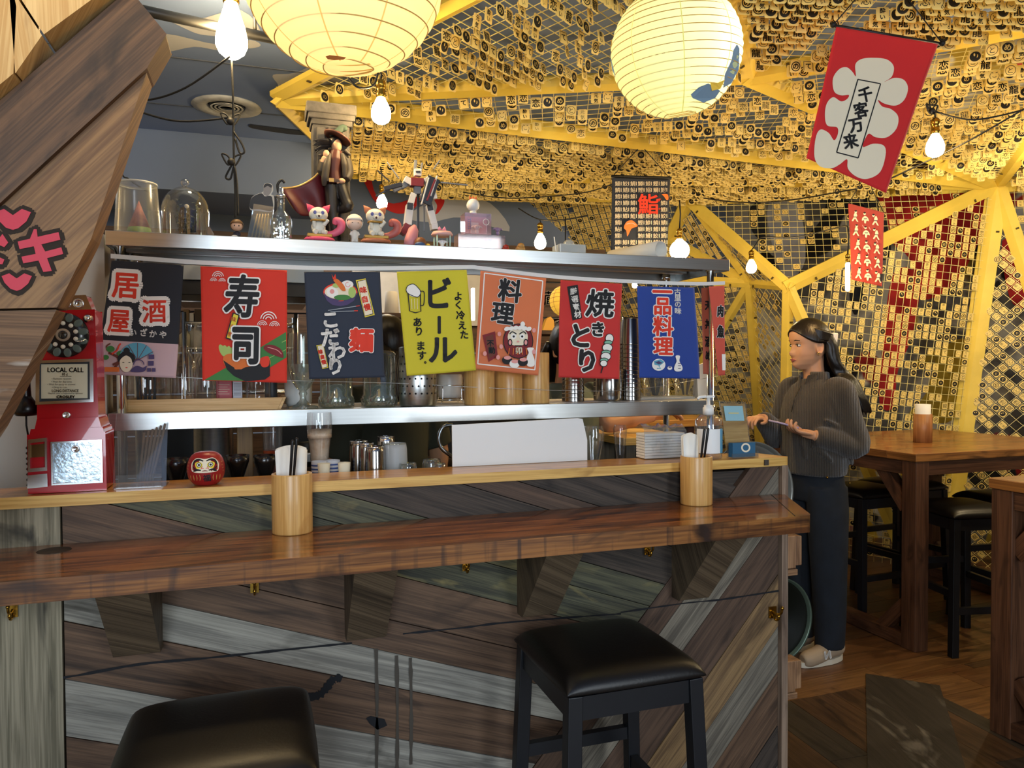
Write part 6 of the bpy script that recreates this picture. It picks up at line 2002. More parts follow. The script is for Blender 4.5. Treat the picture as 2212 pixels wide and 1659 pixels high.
# steel tumblers upside down, frosted tumbler, clear glasses
for px, pt, pw, Y, m, lab in ((774, 952, 20, 2.36, STEEL2, 'ribbed steel tumbler at the left of the tumbler group'), (790, 957, 17, 2.31, STEEL2, 'dark steel tumbler in the middle of the tumbler group'), (809, 964, 21, 2.27, STEEL2, 'front polished steel tumbler of the tumbler group'),
                              (833, 942, 19, 2.44, CHROME, 'shiny steel cup at the back of the tumbler group'), (853, 957, 25, 2.30, FROST, 'frosted clear plastic tumbler right of the steel ones'), (880, 1000, 19, 2.26, CRYS, 'low upturned clear glass beside the frosted tumbler'),
                              (931, 992, 20, 2.30, CRYS, 'upturned clear glass left of the white panel'), (948, 1001, 14, 2.25, CRYS, 'small upturned clear glass touching the white panel corner')):
 k = mpp(px, 1000, Y); h = zt(px, pt, Y) - WS
 t = thing('tumbler', lab, 'tumbler', spot(px, Y, WS), 'upturned tumblers')
 w_ = pw * k
 pr = [(w_ * 1.12, 0), (w_ * 1.13, .004), (w_ * 1.0, h * .9), (w_ * .92, h - .001), (w_ * .85, h - .0005), (w_ * .8, h - .004), (.0001, h - .004)]
 m_ = MB(); m_.lathe(pr, 26, 0); m_.build('tumbler_wall', [m], t, world=False)
 m_ = MB(); m_.lathe([(w_ * .93, h - .003), (w_ * .97, h - .0005), (w_ * .9, h + .0005)], 26, 0, None, True, (False, False)); m_.build('base_ring', [CHROME if m in (STEEL2, CHROME) else CRYS], t, world=False)
# ladles behind the acrylic holder
t = thing('skewer_bundle', 'bundle of pale skewers leaning behind the acrylic menu holder', 'skewers', spot(310, 2.34, WS))
m_ = MB()
for k in range(6):
 a = spot(290 + 4 * k, 2.36, WS); b = at(312 + 9 * k, 935 - 4 * k, Y=2.42)
 m_.cyl(a, b, .0035, 6)
m_.build('skewer', [mat('skewer_tan', '#6a5847', .7)], t)
m_ = MB();
c_ = spot(335, 2.30, WS)
m_.ball(c_ + Vector((0, 0, .04)), .05, 16, 10, 0, None, (1.1, .7, .8))
tag(m_.build('plastic_bag', [clearmat('bag_film', .93, .10, .12, .6, .08)]), 'crumpled clear plastic bag behind the acrylic holder', 'bag')
# steel stockpot, brown board, dark grinder etc. deeper inside
def box_thing(name, lab, cat, pts, Y, dep, m, Z=None, part=None):
 """front face between two photo corners (left, top, right, bottom)"""
 l_, t_, r_, b_ = pts
 p0, p1 = at(l_, b_, Y=Y), at(r_, t_, Y=Y)
 z0 = p0.z if Z is None else Z
 m_ = MB(); m_.box(((p0.x + p1.x) / 2, Y + dep / 2, (z0 + p1.z) / 2), (p1.x - p0.x, dep, p1.z - z0))
 return tag(m_.build(name, [m], bevel=.003), lab, cat)
t, c_, k, pf = lathe_thing('stockpot', 'tall stainless stockpot behind the red doll', 'pot', 463, 2.78, WS, [(38, 1070), (40, 1060), (40, 915), (42, 913), (42, 910), (39, 910)], STEEL)
box_thing('serving_board', 'upright brown wooden board behind the sake cups', 'board', (512, 918, 546, 1000), 2.74, .02, wood('board_brown', '#7a5a36', '#94703f', None, .5), WS)
KB = mat('kitchen_black', '#0f0f11', .4)
RZ = at(800, 1000, Y=3.45).z
box_thing('fryer', 'black boxy kitchen appliance behind the goblet and sake cups', 'appliance', (600, 880, 760, 1000), 3.47, .4, KB, RZ + .001)
box_thing('oven', 'large dark kitchen oven behind the steel tumblers', 'appliance', (935, 885, 1230, 1100), 3.50, .4, KB, RZ + .001)
box_thing('cold_cabinet', 'dark fridge cabinet behind the stockpot', 'cabinet', (350, 870, 450, 1100), 3.1, .22, mat('cabinet_dark', '#1b2024', .4), 0.0)
box_thing('steel_rail', 'blue-tinted steel work rail behind the coffee glass', 'rail', (640, 975, 790, 1000), 3.27, .06, STEEL, None)
box_thing('range_top', 'dark steel cooking range in the middle of the kitchen', 'range', (470, 1000, 1245, 1140), 3.45, .42, mat('range_steel', '#3a3c40', .35, 1.0), 0.0)
t, c_, k, pf = lathe_thing('wok', 'black wok hanging handle-out on the range', 'wok', 665, 3.42, RZ + .001, [(10, 985), (30, 965), (38, 930), (36, 928)], KB)
# small cabinet with a pale top at the right of the kitchen
t = thing('side_cabinet', 'weathered wooden side cabinet with a pale top behind the napkin pack', 'cabinet', (at(1390, 960, Y=3.0).x, 3.1, 0))
p0, p1 = at(1335, 948, Y=2.95), at(1460, 935, Y=2.95)
m_ = MB(); m_.box(((p0.x + p1.x) / 2 + .04, 3.15, p0.z - .47), (p1.x - p0.x, .4, .9)); m_.build('cabinet_body', [BW[1]], t)
m_ = MB(); m_.box(((p0.x + p1.x) / 2 + .04, 3.15, p0.z - .012), (p1.x - p0.x + .05, .44, .035)); m_.build('cabinet_top', [LEDGE], t, bevel=.004)
t = thing('back_counter', 'reddish wooden counter with a pale ledge at the far right of the kitchen', 'counter', (at(1420, 930, Y=3.7).x, 3.8, 0))
p0, p1 = at(1265, 912, Y=3.6), at(1560, 905, Y=3.6)
m_ = MB(); m_.box(((p0.x + p1.x) / 2, 3.8, p0.z / 2 - .02), (p1.x - p0.x, .35, p0.z - .04)); m_.build('counter_body', [wood('red_cedar', '#3d2116', '#5c3422', '#27140d', .5)], t)
m_ = MB(); m_.box(((p0.x + p1.x) / 2, 3.78, p0.z - .02), (p1.x - p0.x + .03, .42, .04)); m_.build('counter_ledge', [LTOP], t, bevel=.004)
# wine glass and spoon beside the white panel
lathe_thing('wine_glass', 'upturned bulbous glass just right of the white panel', 'glass', 1282, 2.30, WS, [(6, 1100), (10, 1060), (22, 1010), (24, 985), (20, 970)], THIN)
lathe_thing('wine_glass', 'round-bowled glass farther right of the white panel', 'glass', 1340, 2.34, WS, [(6, 1100), (8, 1050), (14, 1000), (15, 985), (12, 976)], THIN)
# ------------------------------------------------------------------ kitchen back wall shelving glimpsed between the banners
t = thing('wire_rack', 'chrome wire rack of small bottles behind the first two banners', 'rack', (at(430, 720, Y=3.9).x, 4.0, 0))
x0_, x1_ = at(398, 720, Y=3.9).x, at(640, 720, Y=3.9).x
m_ = MB()
zs_ = [at(400, y, Y=3.9).z for y in (697, 752, 850)]
for z in zs_:
 for yy_ in (3.9, 4.2): m_.cyl((x0_, yy_, z), (x1_, yy_, z), .006, 8)
 for q in range(30):
  x = x0_ + (x1_ - x0_) * q / 29
  m_.cyl((x, 3.9, z), (x, 4.2, z), .0025, 5)
m_.build('shelf_grid', [CHROME], t)
for x in (x0_, x1_):
 for yy_ in (3.9, 4.2):
  m_ = MB(); m_.cyl((x, yy_, .0), (x, yy_, zs_[0] + .05), .011, 10); m_.build('upright', [CHROME], t)
for i, (px, h, r_, c_, lab) in enumerate(((402, .10, .030, '#cfc8b0', 'cream squeeze bottle on the wire rack'), (424, .12, .032, '#e0e0da', 'white squeeze bottle on the wire rack'), (448, .09, .030, '#b8c4cc', 'pale blue tub on the wire rack'), (632, .1, .03, '#d8d0c4', 'white bottle at the right of the wire rack'))):
 x = at(px, 740, Y=4.0).x
 t = thing('squeeze_bottle', lab, 'bottle', (x, 4.0, zs_[1] + .008), 'bottles on the wire rack')
 m_ = MB(); m_.lathe([(r_, 0), (r_, h * .6), (r_ * .5, h * .75), (r_ * .2, h * .8), (r_ * .1, h)], 18, 0); m_.build('bottle_body', [mat('bottle_%d' % i, c_, .4)], t, world=False)
for i, (l_, t_, r_, c_, lab) in enumerate(((396, 668, 408, '#8a7456', 'small brown box on top of the wire rack'), (409, 676, 418, '#e2e2e2', 'white card box on top of the wire rack'), (420, 668, 436, '#5b5046', 'dark box on top of the wire rack'))):
 box_thing('small_box', lab, 'box', (l_, t_, r_, 694), 4.0, .12, mat('sbox%d' % i, c_, .6), zs_[0] + .008)
HOOD = mat('hood_steel', '#8f979d', .3, 1.0)
box_thing('exhaust_hood', 'stainless exhaust hood above the kitchen line', 'hood', (375, 575, 700, 604), 3.3, .9, HOOD, None)
box_thing('hood_filter', 'black filter strip under the exhaust hood', 'filter', (375, 606, 700, 636), 3.31, .3, KB, None)
box_thing('wall_shelf', 'long stainless wall shelf behind the sushi banner', 'shelf', (380, 640, 662, 652), 4.3, .4, STEEL, None)
lathe_thing('paper_roll', 'upright beige roll of paper on the wall shelf between red and navy banners', 'paper roll', 636, 4.45, at(636, 640, Y=4.45).z, [(20, 640), (20, 608), (3, 608)], mat('roll_beige', '#cdb58e', .8))
for k_, (l_, t_, r_, b_, Y, c_, nm, lab) in enumerate(((822, 598, 1035, 660, 4.9, None, 'brick', ''),)):
 m_ = MB(); p0, p1 = at(l_ - 60, b_ + 40, Y=4.96), at(r_ + 30, t_ - 6, Y=4.96)
 m_.box(((p0.x + p1.x) / 2, 4.98, (p0.z + p1.z) / 2), (p1.x - p0.x, .04, p1.z - p0.z))
 for r2 in range(5):
  for c2 in range(9):
   pass
 struct(m_.build('trim_4', [BRICKW]))
lathe_thing('cup_stack_paper', 'stack of white paper cups between the noodle and beer banners', 'cups', 846, 4.2, at(846, 682, Y=4.2).z, [(16, 682), (13, 632), (12, 630)], mat('paper_cup', '#d9d6d0', .7))
box_thing('wood_shelf', 'small wooden wall shelf under the paper cups', 'shelf', (815, 676, 880, 686), 4.1, .3, CLAD, None)
box_thing('tube_lamp', 'vertical white strip lamp left of the orange banner', 'strip lamp', (1020, 622, 1026, 692), 4.7, .03, mat('strip_glow', '#ffffff', .4, emit='#e8f2ff', es=2.5), None)
# painted sign on the kitchen cladding
pr = flat((at(1190, 650, Y=4.9).x, 4.9, 1.9))
pr.text('蔵', 1190, 645, 34, 'w', .8); pr.text('で', 1196, 700, 30, 'w', 1.0)
o = pr.let.build('wall_sign', IM); tag(o, 'white painted characters on the dark boards between the orange and red banners', 'sign')
m_ = MB(); p = at(1182, 690, Y=4.6)
m_.prism([(at(x, y, Y=4.6).x, at(x, y, Y=4.6).z) for x, y in ((1170, 715), (1196, 715), (1194, 692), (1187, 684), (1178, 690))], -.02, .02, 0, T(0, 4.6, 0) @ Matrix(((1, 0, 0, 0), (0, 0, -1, 0), (0, 1, 0, 0), (0, 0, 0, 1))))
tag(m_.build('orange_block', [mat('orange_block', '#d9a23c', .5)]), 'small orange house-shaped block on the wall shelf by the orange banner', 'ornament')
box_thing('wall_ledge', 'dark wall ledge under the orange block', 'shelf', (1165, 715, 1340, 722), 4.5, .3, CLAD, None)
# ------------------------------------------------------------------ ornaments on top of the steel shelf (all plain generic figures)
US = UZ + .0005
def tx_(px, Y, py=520): return Vector((at(px, py, Y=Y).x, Y, US))
def zz_(px, py, Y): return at(px, py, Y=Y).z
# plastic bucket upside down over a party cone
Y = 2.62
k = mpp(298, 450, Y); c_ = tx_(298, Y, 498)
hb = zz_(298, 397, Y) - US
t = thing('plastic_bucket', 'upturned translucent plastic bucket covering a pink cone at the left of the top shelf', 'bucket', c_)
m_ = MB(); m_.lathe([(47 * k, 0), (47 * k, .006), (40 * k, hb - .01), (39 * k, hb - .003), (35 * k, hb), (.0001, hb)], 32, 0)
m_.build('bucket_wall', [clearmat('cloudy_bucket', .95, .08, .2, .5, .13)], t, world=False)
m_ = MB(); m_.lathe([(38.5 * k, hb - .006), (41 * k, hb - .004), (40 * k, hb + .001), (38 * k, hb + .001)], 32, 0, None, True, (False, False)); m_.build('base_rim', [clearmat('cloudy_rim', .8, .15, .2, .5, .5)], t, world=False)
t = thing('party_cone', 'small pink and green cone standing inside the plastic bucket', 'cone', c_ + Vector((.004, 0, .0004)))
m_ = MB(); m_.lathe([(30 * k, 0), (22 * k, hb * .22)], 24, 0); m_.build('green_base', [mat('cone_green', '#7f9a4c', .7)], t, world=False)
m_ = MB(); m_.lathe([(22 * k, hb * .22), (.0001, hb * .70)], 24, 0); m_.build('pink_tip', [mat('cone_pink', '#c98476', .7, col2='#b06a5c', vs_=60)], t, world=False)
# glass cloche with dried plants
Y = 2.63; c_ = tx_(401, Y, 502); k = mpp(401, 450, Y)
hb = zz_(401, 404, Y) - US
t = thing('glass_cloche', 'glass dome cloche with a round knob covering dried plants', 'cloche', c_)
m_ = MB(); m_.lathe([(48 * k, .012), (48 * k, hb * .55)] + [(48 * k * math.cos(a), hb * .55 + (hb * .45) * math.sin(a)) for a in [PI / 2 * q / 10 for q in range(1, 11)]], 36, 0, None, True, (False, False))
m_.build('dome', [THIN], t, world=False)
m_ = MB(); m_.ball((0, 0, hb + 9 * k), 8.5 * k, 16, 12); m_.lathe([(4 * k, hb - .001), (3 * k, hb + 3 * k)], 12, 0); m_.build('knob', [GLASS], t, world=False)
m_ = MB(); m_.lathe([(56 * k, 0), (57 * k, .005), (50 * k, .012), (.0001, .012)], 36, 0); m_.build('base_plate', [clearmat('base_glass', .85, .15, .05, .6, .2)], t, world=False)
m_ = MB(); m_.lathe([(40 * k, .0125), (34 * k, .022), (.0001, .024)], 24, 0); m_.build('dark_soil', [mat('moss_dark', '#24281f', .9, bump=.5)], t, world=False)
PLG = mat('dried_leaf', '#2e3a34', .7);
t2 = thing('dried_plants', 'sprigs of dark dried leaves and one cream flower under the glass dome', 'plants', c_ + Vector((0, 0, .024)))
m_ = MB(); ml = MB()
for q in range(12):
 a = rnd.uniform(0, 2 * PI); r_ = rnd.uniform(.1, .6) * 48 * k
 p0 = Vector((r_ * math.cos(a) * .6, r_ * math.sin(a) * .6, 0)); h = rnd.uniform(.35, .75) * hb if q else hb * .82
 p1 = Vector((r_ * math.cos(a), r_ * math.sin(a), h * .8));
 pth = smooth_path([p0, (p0 + p1) / 2 + Vector((rnd.uniform(-.005, .005), 0, 0)), p1], 4)
 m_.tube(pth, .0007, 5)
 for s_ in range(9):
  q0 = pth[min(len(pth) - 1, 2 + s_ * (len(pth) - 2) // 9)]; d_ = Vector((rnd.uniform(-1, 1), rnd.uniform(-1, 1), rnd.uniform(-.2, .8))).normalized()
  u_ = d_.orthogonal().normalized() * .0035; L_ = .012
  ml.add([q0, q0 + d_ * L_ * .5 + u_, q0 + d_ * L_, q0 + d_ * L_ * .5 - u_], [(0, 1, 2, 3)])
m_.build('stems', [PLG], t2, world=False)
o = ml.build('leaves', [PLG], t2, world=False); o['kind'] = 'stuff'
m_ = MB(); m_.ball((.006, -.02, hb * .50), .007, 10, 8, 0, None, (1, .6, 1)); m_.build('cream_flower', [mat('flower_cream', '#e8e0cc', .7)], t2, world=False)
m_ = MB(); m_.box((.022, .01, hb * .28), (.022, .016, hb * .42)); m_.build('blue_bottle', [mat('blue_bottle', '#1b2140', .3)], t2, bevel=.004, world=False)
# metal dish with leaf handle
m_ = MB(); c_ = tx_(468, 2.60); k = mpp(468, 480, 2.6)
m_.lathe([(20 * k, 0), (24 * k, .012), (23 * k, .012), (19 * k, .002), (.0001, .002)], 26, 0, T(c_))
m_.add([c_ + Vector(p) for p in ((-.030, .0, .012), (-.032, .004, .035), (-.022, .004, .055), (-.008, .002, .030), (-.006, 0, .010))], [(0, 1, 2, 3, 4)])
tag(m_.build('metal_dish', [mat('tin_metal', '#8d8578', .3, 1.0)], sol=.001), 'small metal dish with a leaf-shaped handle beside the glass dome', 'dish')
def blob(name, mats_, parent, parts, rm=.0015, smooth=4):
 """several overlapping ellipsoids/limbs fused into one smooth surface"""
 m_ = MB()
 for p in parts:
  if p[0] == 'e': m_.ball(p[1], 1.0, 16, 12, 0, p[3] if len(p) > 3 else None, p[2])
  else: m_.tube(p[1], .01, 10, 0, False, p[2])
 return m_.build(name, mats_, parent, world=False, rm=rm, smooth=smooth)
def doll(name, lab, cat, c_, H, skin, hair, outfit, hood=False, hair_len=.5):
 """big-headed toy figure facing the room"""
 t = thing(name, lab, cat, c_, 'small toy figures on the top shelf')
 r = H * .27
 blob('body', [mat('toy_' + outfit, outfit, .5)], t, [('e', (0, 0, H * .27), (H * .13, H * .11, H * .22)), ('t', [(-.06 * H, -.0 * H, H * .15), (-.07 * H, -.01 * H, 0.001)], [H * .065, H * .06]), ('t', [(.06 * H, 0, H * .15), (.07 * H, -.01 * H, .001)], [H * .065, H * .06]),
                                                     ('t', [(-.1 * H, 0, H * .40), (-.16 * H, -.03 * H, H * .28)], [H * .05, H * .04]), ('t', [(.1 * H, 0, H * .40), (.16 * H, -.03 * H, H * .28)], [H * .05, H * .04])], rm=H * .018)
 m_ = MB(); m_.ball((0, -.02 * H, H * .70), r, 22, 16, 0, None, (1, .9, .88)); m_.build('head', [mat('toy_' + skin, skin, .5)], t, world=False)
 m_ = MB(); m_.ball((0, .02 * H, H * .75), r * 1.10, 22, 16, 0, None, (1, .92, .95))
 keep = [i for i, f in enumerate(m_.f) if not (sum(m_.v[q][1] for q in f) / len(f) < -.06 * H and sum(m_.v[q][2] for q in f) / len(f) < H * .80)]
 m_.f = [m_.f[i] for i in keep]; m_.mi = [m_.mi[i] for i in keep]; m_.sm = [m_.sm[i] for i in keep]; m_.uv = [m_.uv[i] for i in keep]
 m_.build('hood' if hood else 'hair', [mat('toy_' + hair, hair, .55)], t, world=False, sol=H * .02)
 m_ = MB()
 for s_ in (-1, 1): m_.ball((.10 * H * s_, -.02 * H - r * .84, H * .69), H * .028, 8, 6, 0, None, (1, .4, 1.4 if not hood else .4))
 m_.build('eyes', [BLACK], t, world=False)
 return t
doll('toy_figure', 'tiny brown-haired toy figure with a white prop left of the acrylic box', 'figurine', tx_(512, 2.54), .066, '#e0b090', '#6b4a2a', '#262230')
m_ = MB(); c_ = tx_(507, 2.525); m_.ball(c_ + Vector((0, 0, .008)), .010, 12, 8, 0, None, (1.2, .7, .8)); tag(m_.build('white_ornament', [WHITE]), 'tiny white shell ornament at the feet of the brown-haired toy', 'ornament')
# acrylic box holding a cut-out photograph on sticks
t = thing('acrylic_box', 'flared clear acrylic box holding a cut-out photograph of a man', 'box', tx_(560, 2.58))
m_ = MB()
b_ = [at(532, 516, Y=2.56), at(580, 516, Y=2.56)]; u_ = [at(548, 440, Y=2.56), at(592, 447, Y=2.56)]
for i, p in enumerate(b_): p.z = US
vs = b_ + [p + Vector((0, .06, 0)) for p in b_[::-1]] + u_ + [p + Vector((0, .06, 0)) for p in u_[::-1]]
m_.add(vs, [(0, 1, 5, 4), (1, 2, 6, 5), (2, 3, 7, 6), (3, 0, 4, 7), (3, 2, 1, 0)])
m_.build('box_wall', [clearmat('blue_acrylic', .88, .12, .06, .6, .10, '#cfe0f8')], t)
m_ = MB()
for q in range(5):
 a = at(540 + 8 * q, 512, Y=2.585); a.z = US + .001; m_.cyl(a, at(556 + 6 * q, 462, Y=2.59), .0022, 6)
m_.build('wooden_stick', [BAMBOO], t)
pr = flat((tx_(567, 2.585).x, 2.585, US))
m_ = MB()
def cut(pts, mi, off, th=.0): m_.add([pr.pt(x, y, off) for x, y in [tuple(p[:2]) for p in smooth_path([(a, b, 0) for a, b in pts], 4, True)]], [tuple(range(len(pts) * 4))], mi)
cut([(540, 452), (543, 428), (556, 419), (568, 414), (570, 399), (578, 395), (588, 399), (590, 412), (586, 420), (592, 425), (592, 450), (586, 458), (560, 456)], 0, 0)
cut([(540, 450), (543, 429), (556, 420), (566, 418), (572, 424), (582, 423), (588, 428), (588, 455), (560, 452)], 1, .0008)
cut([(569, 418), (570, 402), (577, 398), (586, 402), (586, 414), (579, 423), (572, 422)], 2, .0012)
cut([(570, 406), (571, 399), (578, 396), (587, 400), (586, 406), (578, 402)], 1, .0016)
o = m_.build('photo_cutout', [mat('photo_paper', '#d8d2c4', .6), mat('photo_black', '#202022', .5), mat('photo_grey', '#8d857e', .5)])
tag(o, 'black and white cut-out photograph of a man in the acrylic box', 'photograph')
# swing-top bottle of fairy lights
Y = 2.55; c_ = tx_(608, Y, 518); k = mpp(608, 500, Y)
hb = zz_(608, 428, Y) - US
t = thing('swing_top_bottle', 'clear swing-top glass bottle left of the caped statue', 'bottle', c_)
m_ = MB(); m_.lathe([(21 * k, 0), (22 * k, .004), (22 * k, hb * .50), (19 * k, hb * .60), (9 * k, hb * .72), (8 * k, hb * .98), (9.5 * k, hb)], 26, 0); m_.build('bottle_body', [CRYS], t, world=False)
m_ = MB()
for q in range(26):
 a = rnd.uniform(0, 2 * PI); m_.ball((rnd.uniform(.3, .85) * 20 * k * math.cos(a), rnd.uniform(.3, .85) * 20 * k * math.sin(a), rnd.uniform(.05, .5) * hb), .0026, 6, 5)
o = m_.build('led_bead', [mat('led_glow', '#ffffff', .4, emit='#dfeaff', es=7.0)], t, world=False); o['kind'] = 'stuff'
m_ = MB(); m_.lathe([(10 * k, hb), (11 * k, hb + .008), (7 * k, hb + .013), (6 * k, hb + .03), (4 * k, hb + .034)], 16, 0); m_.build('pourer_collar', [CHROME], t, world=False)
m_ = MB(); m_.tube(smooth_path([(-.008, 0, hb + .018), (-.01, 0, hb + .042), (.002, 0, hb + .058), (.012, 0, hb + .05)], 5), .004, 8); m_.build('swing_cap', [BLACK], t, world=False)
# ---- statue base and stone pillar with a caped hat-wearing figure
Y0s = 2.66
b0, b1 = tx_(648, 2.56), tx_(842, 2.56)
m_ = MB(); m_.box(((b0.x + b1.x) / 2, 2.66, US + .009), (b1.x - b0.x, .20, .018))
for q in range(7): m_.box((b0.x + (b1.x - b0.x) * (q + .5) / 7, 2.66, US + .0185), ((b1.x - b0.x) / 7 - .003, .19, .003))
tag(m_.build('statue_base', [mat('slate_base', '#23272b', .5, var=.2)], bevel=.003), 'dark tiled plinth under the statue and the cat figures', 'plinth')
BZ = US + .020
Yq = 2.72
k = mpp(712, 400, Yq)
def S(px, py, dy=0.0): return at(px, py, Y=Yq + dy)
STONE = mat('grey_stone', '#4d4944', .85, var=.25, vs_=40, bump=.4, bs=60)
t = thing('stone_pillar', 'miniature weathered stone pillar standing behind the caped figure', 'pillar', Vector((S(712, 400).x, Yq + .05, BZ)))
m_ = MB()
def col_(px0, px1, py0, py1, dep, dy=.05):
 p0, p1 = S(px0, py1, dy), S(px1, py0, dy)
 z0 = max(BZ, p0.z)
 m_.box(((p0.x + p1.x) / 2, Yq + dy, (z0 + p1.z) / 2), (p1.x - p0.x, dep, p1.z - z0))
col_(676, 752, 276, 520, .09)
for q in range(3):
 p0, p1 = S(682 + 24 * q, 300, .05), S(700 + 24 * q, 285, .05)
 m_.box(((p0.x + p1.x) / 2, Yq + .002, (BZ + p1.z) / 2), (p1.x - p0.x, .012, p1.z - BZ))
m_.build('shaft', [STONE], t, bevel=.003)
m_ = MB(); col_(670, 758, 264, 276, .105); col_(664, 763, 252, 264, .12); col_(660, 766, 240, 252, .13)
m_.build('capital', [STONE], t, bevel=.004)
m_ = MB(); m_.ball(S(703, 238, .05), 13 * k, 14, 10, 0, None, (1, 1, .8)); m_.build('top_stone', [mat('brown_stone', '#7a5c4c', .8, bump=.3)], t)
t = thing('caped_statue', 'statuette of a long-haired figure in a wide hat and flowing dark red cape', 'statue', Vector((S(720, 500).x, Yq, BZ)))
FL = mat('toy_flesh', '#c89a78', .5); DK = mat('statue_dark', '#1d1a1a', .5); CO = mat('statue_coat', '#3c352c', .6); CAPE = mat('statue_cape', '#55141a', .5); GOLD = mat('statue_gold', '#b09052', .4, .4); VEST = mat('statue_vest', '#4a2018', .5)
def St(name, parts, m, rm=.0022):
 m2 = MB()
 for p in parts:
  if p[0] == 'e': m2.ball(p[1], 1.0, 16, 12, 0, None, p[2])
  else: m2.tube(smooth_path(p[1], 4), .01, 12, 0, False, list(np.interp(np.linspace(0, len(p[2]) - 1, (len(p[1]) - 1) * 4 + 1), range(len(p[2])), p[2])))
 return m2.build(name, [m], t, rm=rm, smooth=4)
e = -.03
St('legs', [('t', [S(716, 400, e), S(718, 450, e), S(722, 486, e), S(728, 505, e)], [15 * k, 13 * k, 9 * k, 8 * k]), ('t', [S(735, 400, e), S(748, 435, e - .015), S(752, 446, e - .02), S(738, 452, e), S(736, 458, e + .01)], [14 * k, 12 * k, 12 * k, 10 * k, 7 * k]), ('t', [S(722, 500, e), S(738, 507, e - .012)], [8 * k, 6 * k])], DK)
St('torso', [('t', [S(724, 398, e), S(722, 372, e), S(724, 345, e), S(726, 325, e)], [16 * k, 14 * k, 17 * k, 12 * k])], VEST)
St('coat', [('t', [S(700, 348, e + .006), S(694, 372, e), S(700, 350, e - .01)], [11 * k, 10 * k, 8 * k]), ('t', [S(748, 345, e + .006), S(754, 372, e), S(748, 388, e - .015)], [11 * k, 10 * k, 8 * k]), ('e', S(724, 340, e + .012), (30 * k, 8 * k, 18 * k)), ('t', [S(745, 325, e + .004), S(758, 336, e)], [7 * k, 2 * k]), ('t', [S(710, 330, e + .004), S(688, 336, e)], [7 * k, 2 * k])], CO)
St('coat_front', [('t', [S(712, 332, e - .012), S(706, 356, e - .022), S(702, 384, e - .020), S(700, 402, e - .012)], [5 * k, 8 * k, 8 * k, 4 * k]), ('t', [S(738, 332, e - .012), S(744, 356, e - .020), S(744, 384, e - .018)], [5 * k, 7 * k, 4 * k])], CO)
St('arm_and_hand', [('t', [S(699, 352, e - .01), S(703, 340, e - .014)], [8 * k, 7 * k]), ('e', S(705, 333, e - .016), (7 * k, 6 * k, 9 * k)), ('e', S(738, 391, e - .02), (8 * k, 6 * k, 6 * k)), ('t', [S(733, 392, e - .02), S(728, 396, e - .024)], [3 * k, 2 * k])], FL, .0014)
m_ = MB(); m_.ball(S(727, 315, e), 1, 18, 14, 0, None, (11 * k, 12 * k, 15 * k)); m_.lathe([(7 * k, -8 * k), (7 * k, 8 * k)], 12, 0, T(S(726, 332, e)))
m_.build('head', [FL], t, rm=.0014, smooth=3)
m_ = MB(); m_.ball(S(724, 338, e - .014), 1, 14, 10, 0, None, (8 * k, 5 * k, 12 * k)); m_.build('scarf', [mat('statue_scarf', '#9aa0a0', .6)], t)
m_ = MB()
for q in range(16):
 a = rnd.uniform(-1, 1)
 m_.tube(smooth_path([S(722 + 6 * a, 306, e + .01), S(708, 310 + 8 * a, e + .014 * a), S(692, 312 + 12 * a, e + .02 * a), S(680 + rnd.uniform(-5, 6), 318 + 16 * a, e + .025 * a)], 4), .003, 6, 0, False, list(np.linspace(5 * k, .8 * k, 13)))
m_.ball(S(722, 308, e + .006), 1, 14, 10, 0, None, (13 * k, 13 * k, 12 * k))
m_.build('long_hair', [DK], t)
m_ = MB(); MH = T(S(728, 300, e)) @ Ry(.42) @ Rx(-.12)
m_.lathe([(30 * k, 4 * k), (29 * k, 1 * k), (14 * k, 0), (13 * k, 10 * k), (8 * k, 14 * k), (.0001, 15 * k)], 28, 0, MH, True, (False, False), sy=.9)
m_.build('wide_hat', [mat('statue_hat', '#4a2418', .6)], t, sol=.002)
m_ = MB(); m_.tube(smooth_path([S(712, 292, e), S(728, 284, e + .004), S(742, 276, e + .006), S(745, 284, e + .004)], 5), .004, 8, 0, False, list(np.interp(np.linspace(0, 1, 16), [0, .5, .9, 1], [3 * k, 8 * k, 7 * k, 2 * k])), .4)
m_.build('hat_plume', [mat('statue_plume', '#2f4034', .7)], t)
# cape sweeping to the left
top_ = [S(704, 346, e + .01), S(694, 366, e + .004), S(676, 386, e - .004), S(650, 400, e - .01), S(622, 406, e - .014), S(606, 408, e - .012)]
bot_ = [S(716, 480, e + .02), S(706, 476, e + .02), S(690, 470, e + .014), S(672, 466, e + .01), S(650, 466, e + .004), S(634, 450, e)]
T1_, B1_ = smooth_path(top_, 5), smooth_path(bot_, 5)
m_ = MB(); vs = []
nv = 12
for i, (a, b) in enumerate(zip(T1_, B1_)):
 for j in range(nv + 1):
  f_ = j / nv
  p = a.lerp(b, f_); p.y += .012 * math.sin(i * .45 + f_ * 1.5) * (1 - abs(f_ - .5))
  vs.append(p)
m_.add(vs, [(i * (nv + 1) + j, (i + 1) * (nv + 1) + j, (i + 1) * (nv + 1) + j + 1, i * (nv + 1) + j + 1) for i in range(len(T1_) - 1) for j in range(nv)], 0, True)
m_.build('cape', [CAPE], t, sol=.003)
m_ = MB(); m_.tube([vs[i * (nv + 1)] for i in range(len(T1_))], 2.2 * k, 6); m_.tube([vs[(len(T1_) - 1) * (nv + 1) + j] for j in range(nv + 1)], 1.6 * k, 6)
m_.build('cape_trim', [GOLD], t)
m_ = MB(); m_.bar(S(706, 388, e - .024), S(742, 392, e - .024), .006, 6 * k); m_.box(S(716, 389, e - .032), (10 * k, .004, 8 * k), 1)
m_.build('belt', [mat('statue_belt', '#3b2a20', .5), GOLD], t)
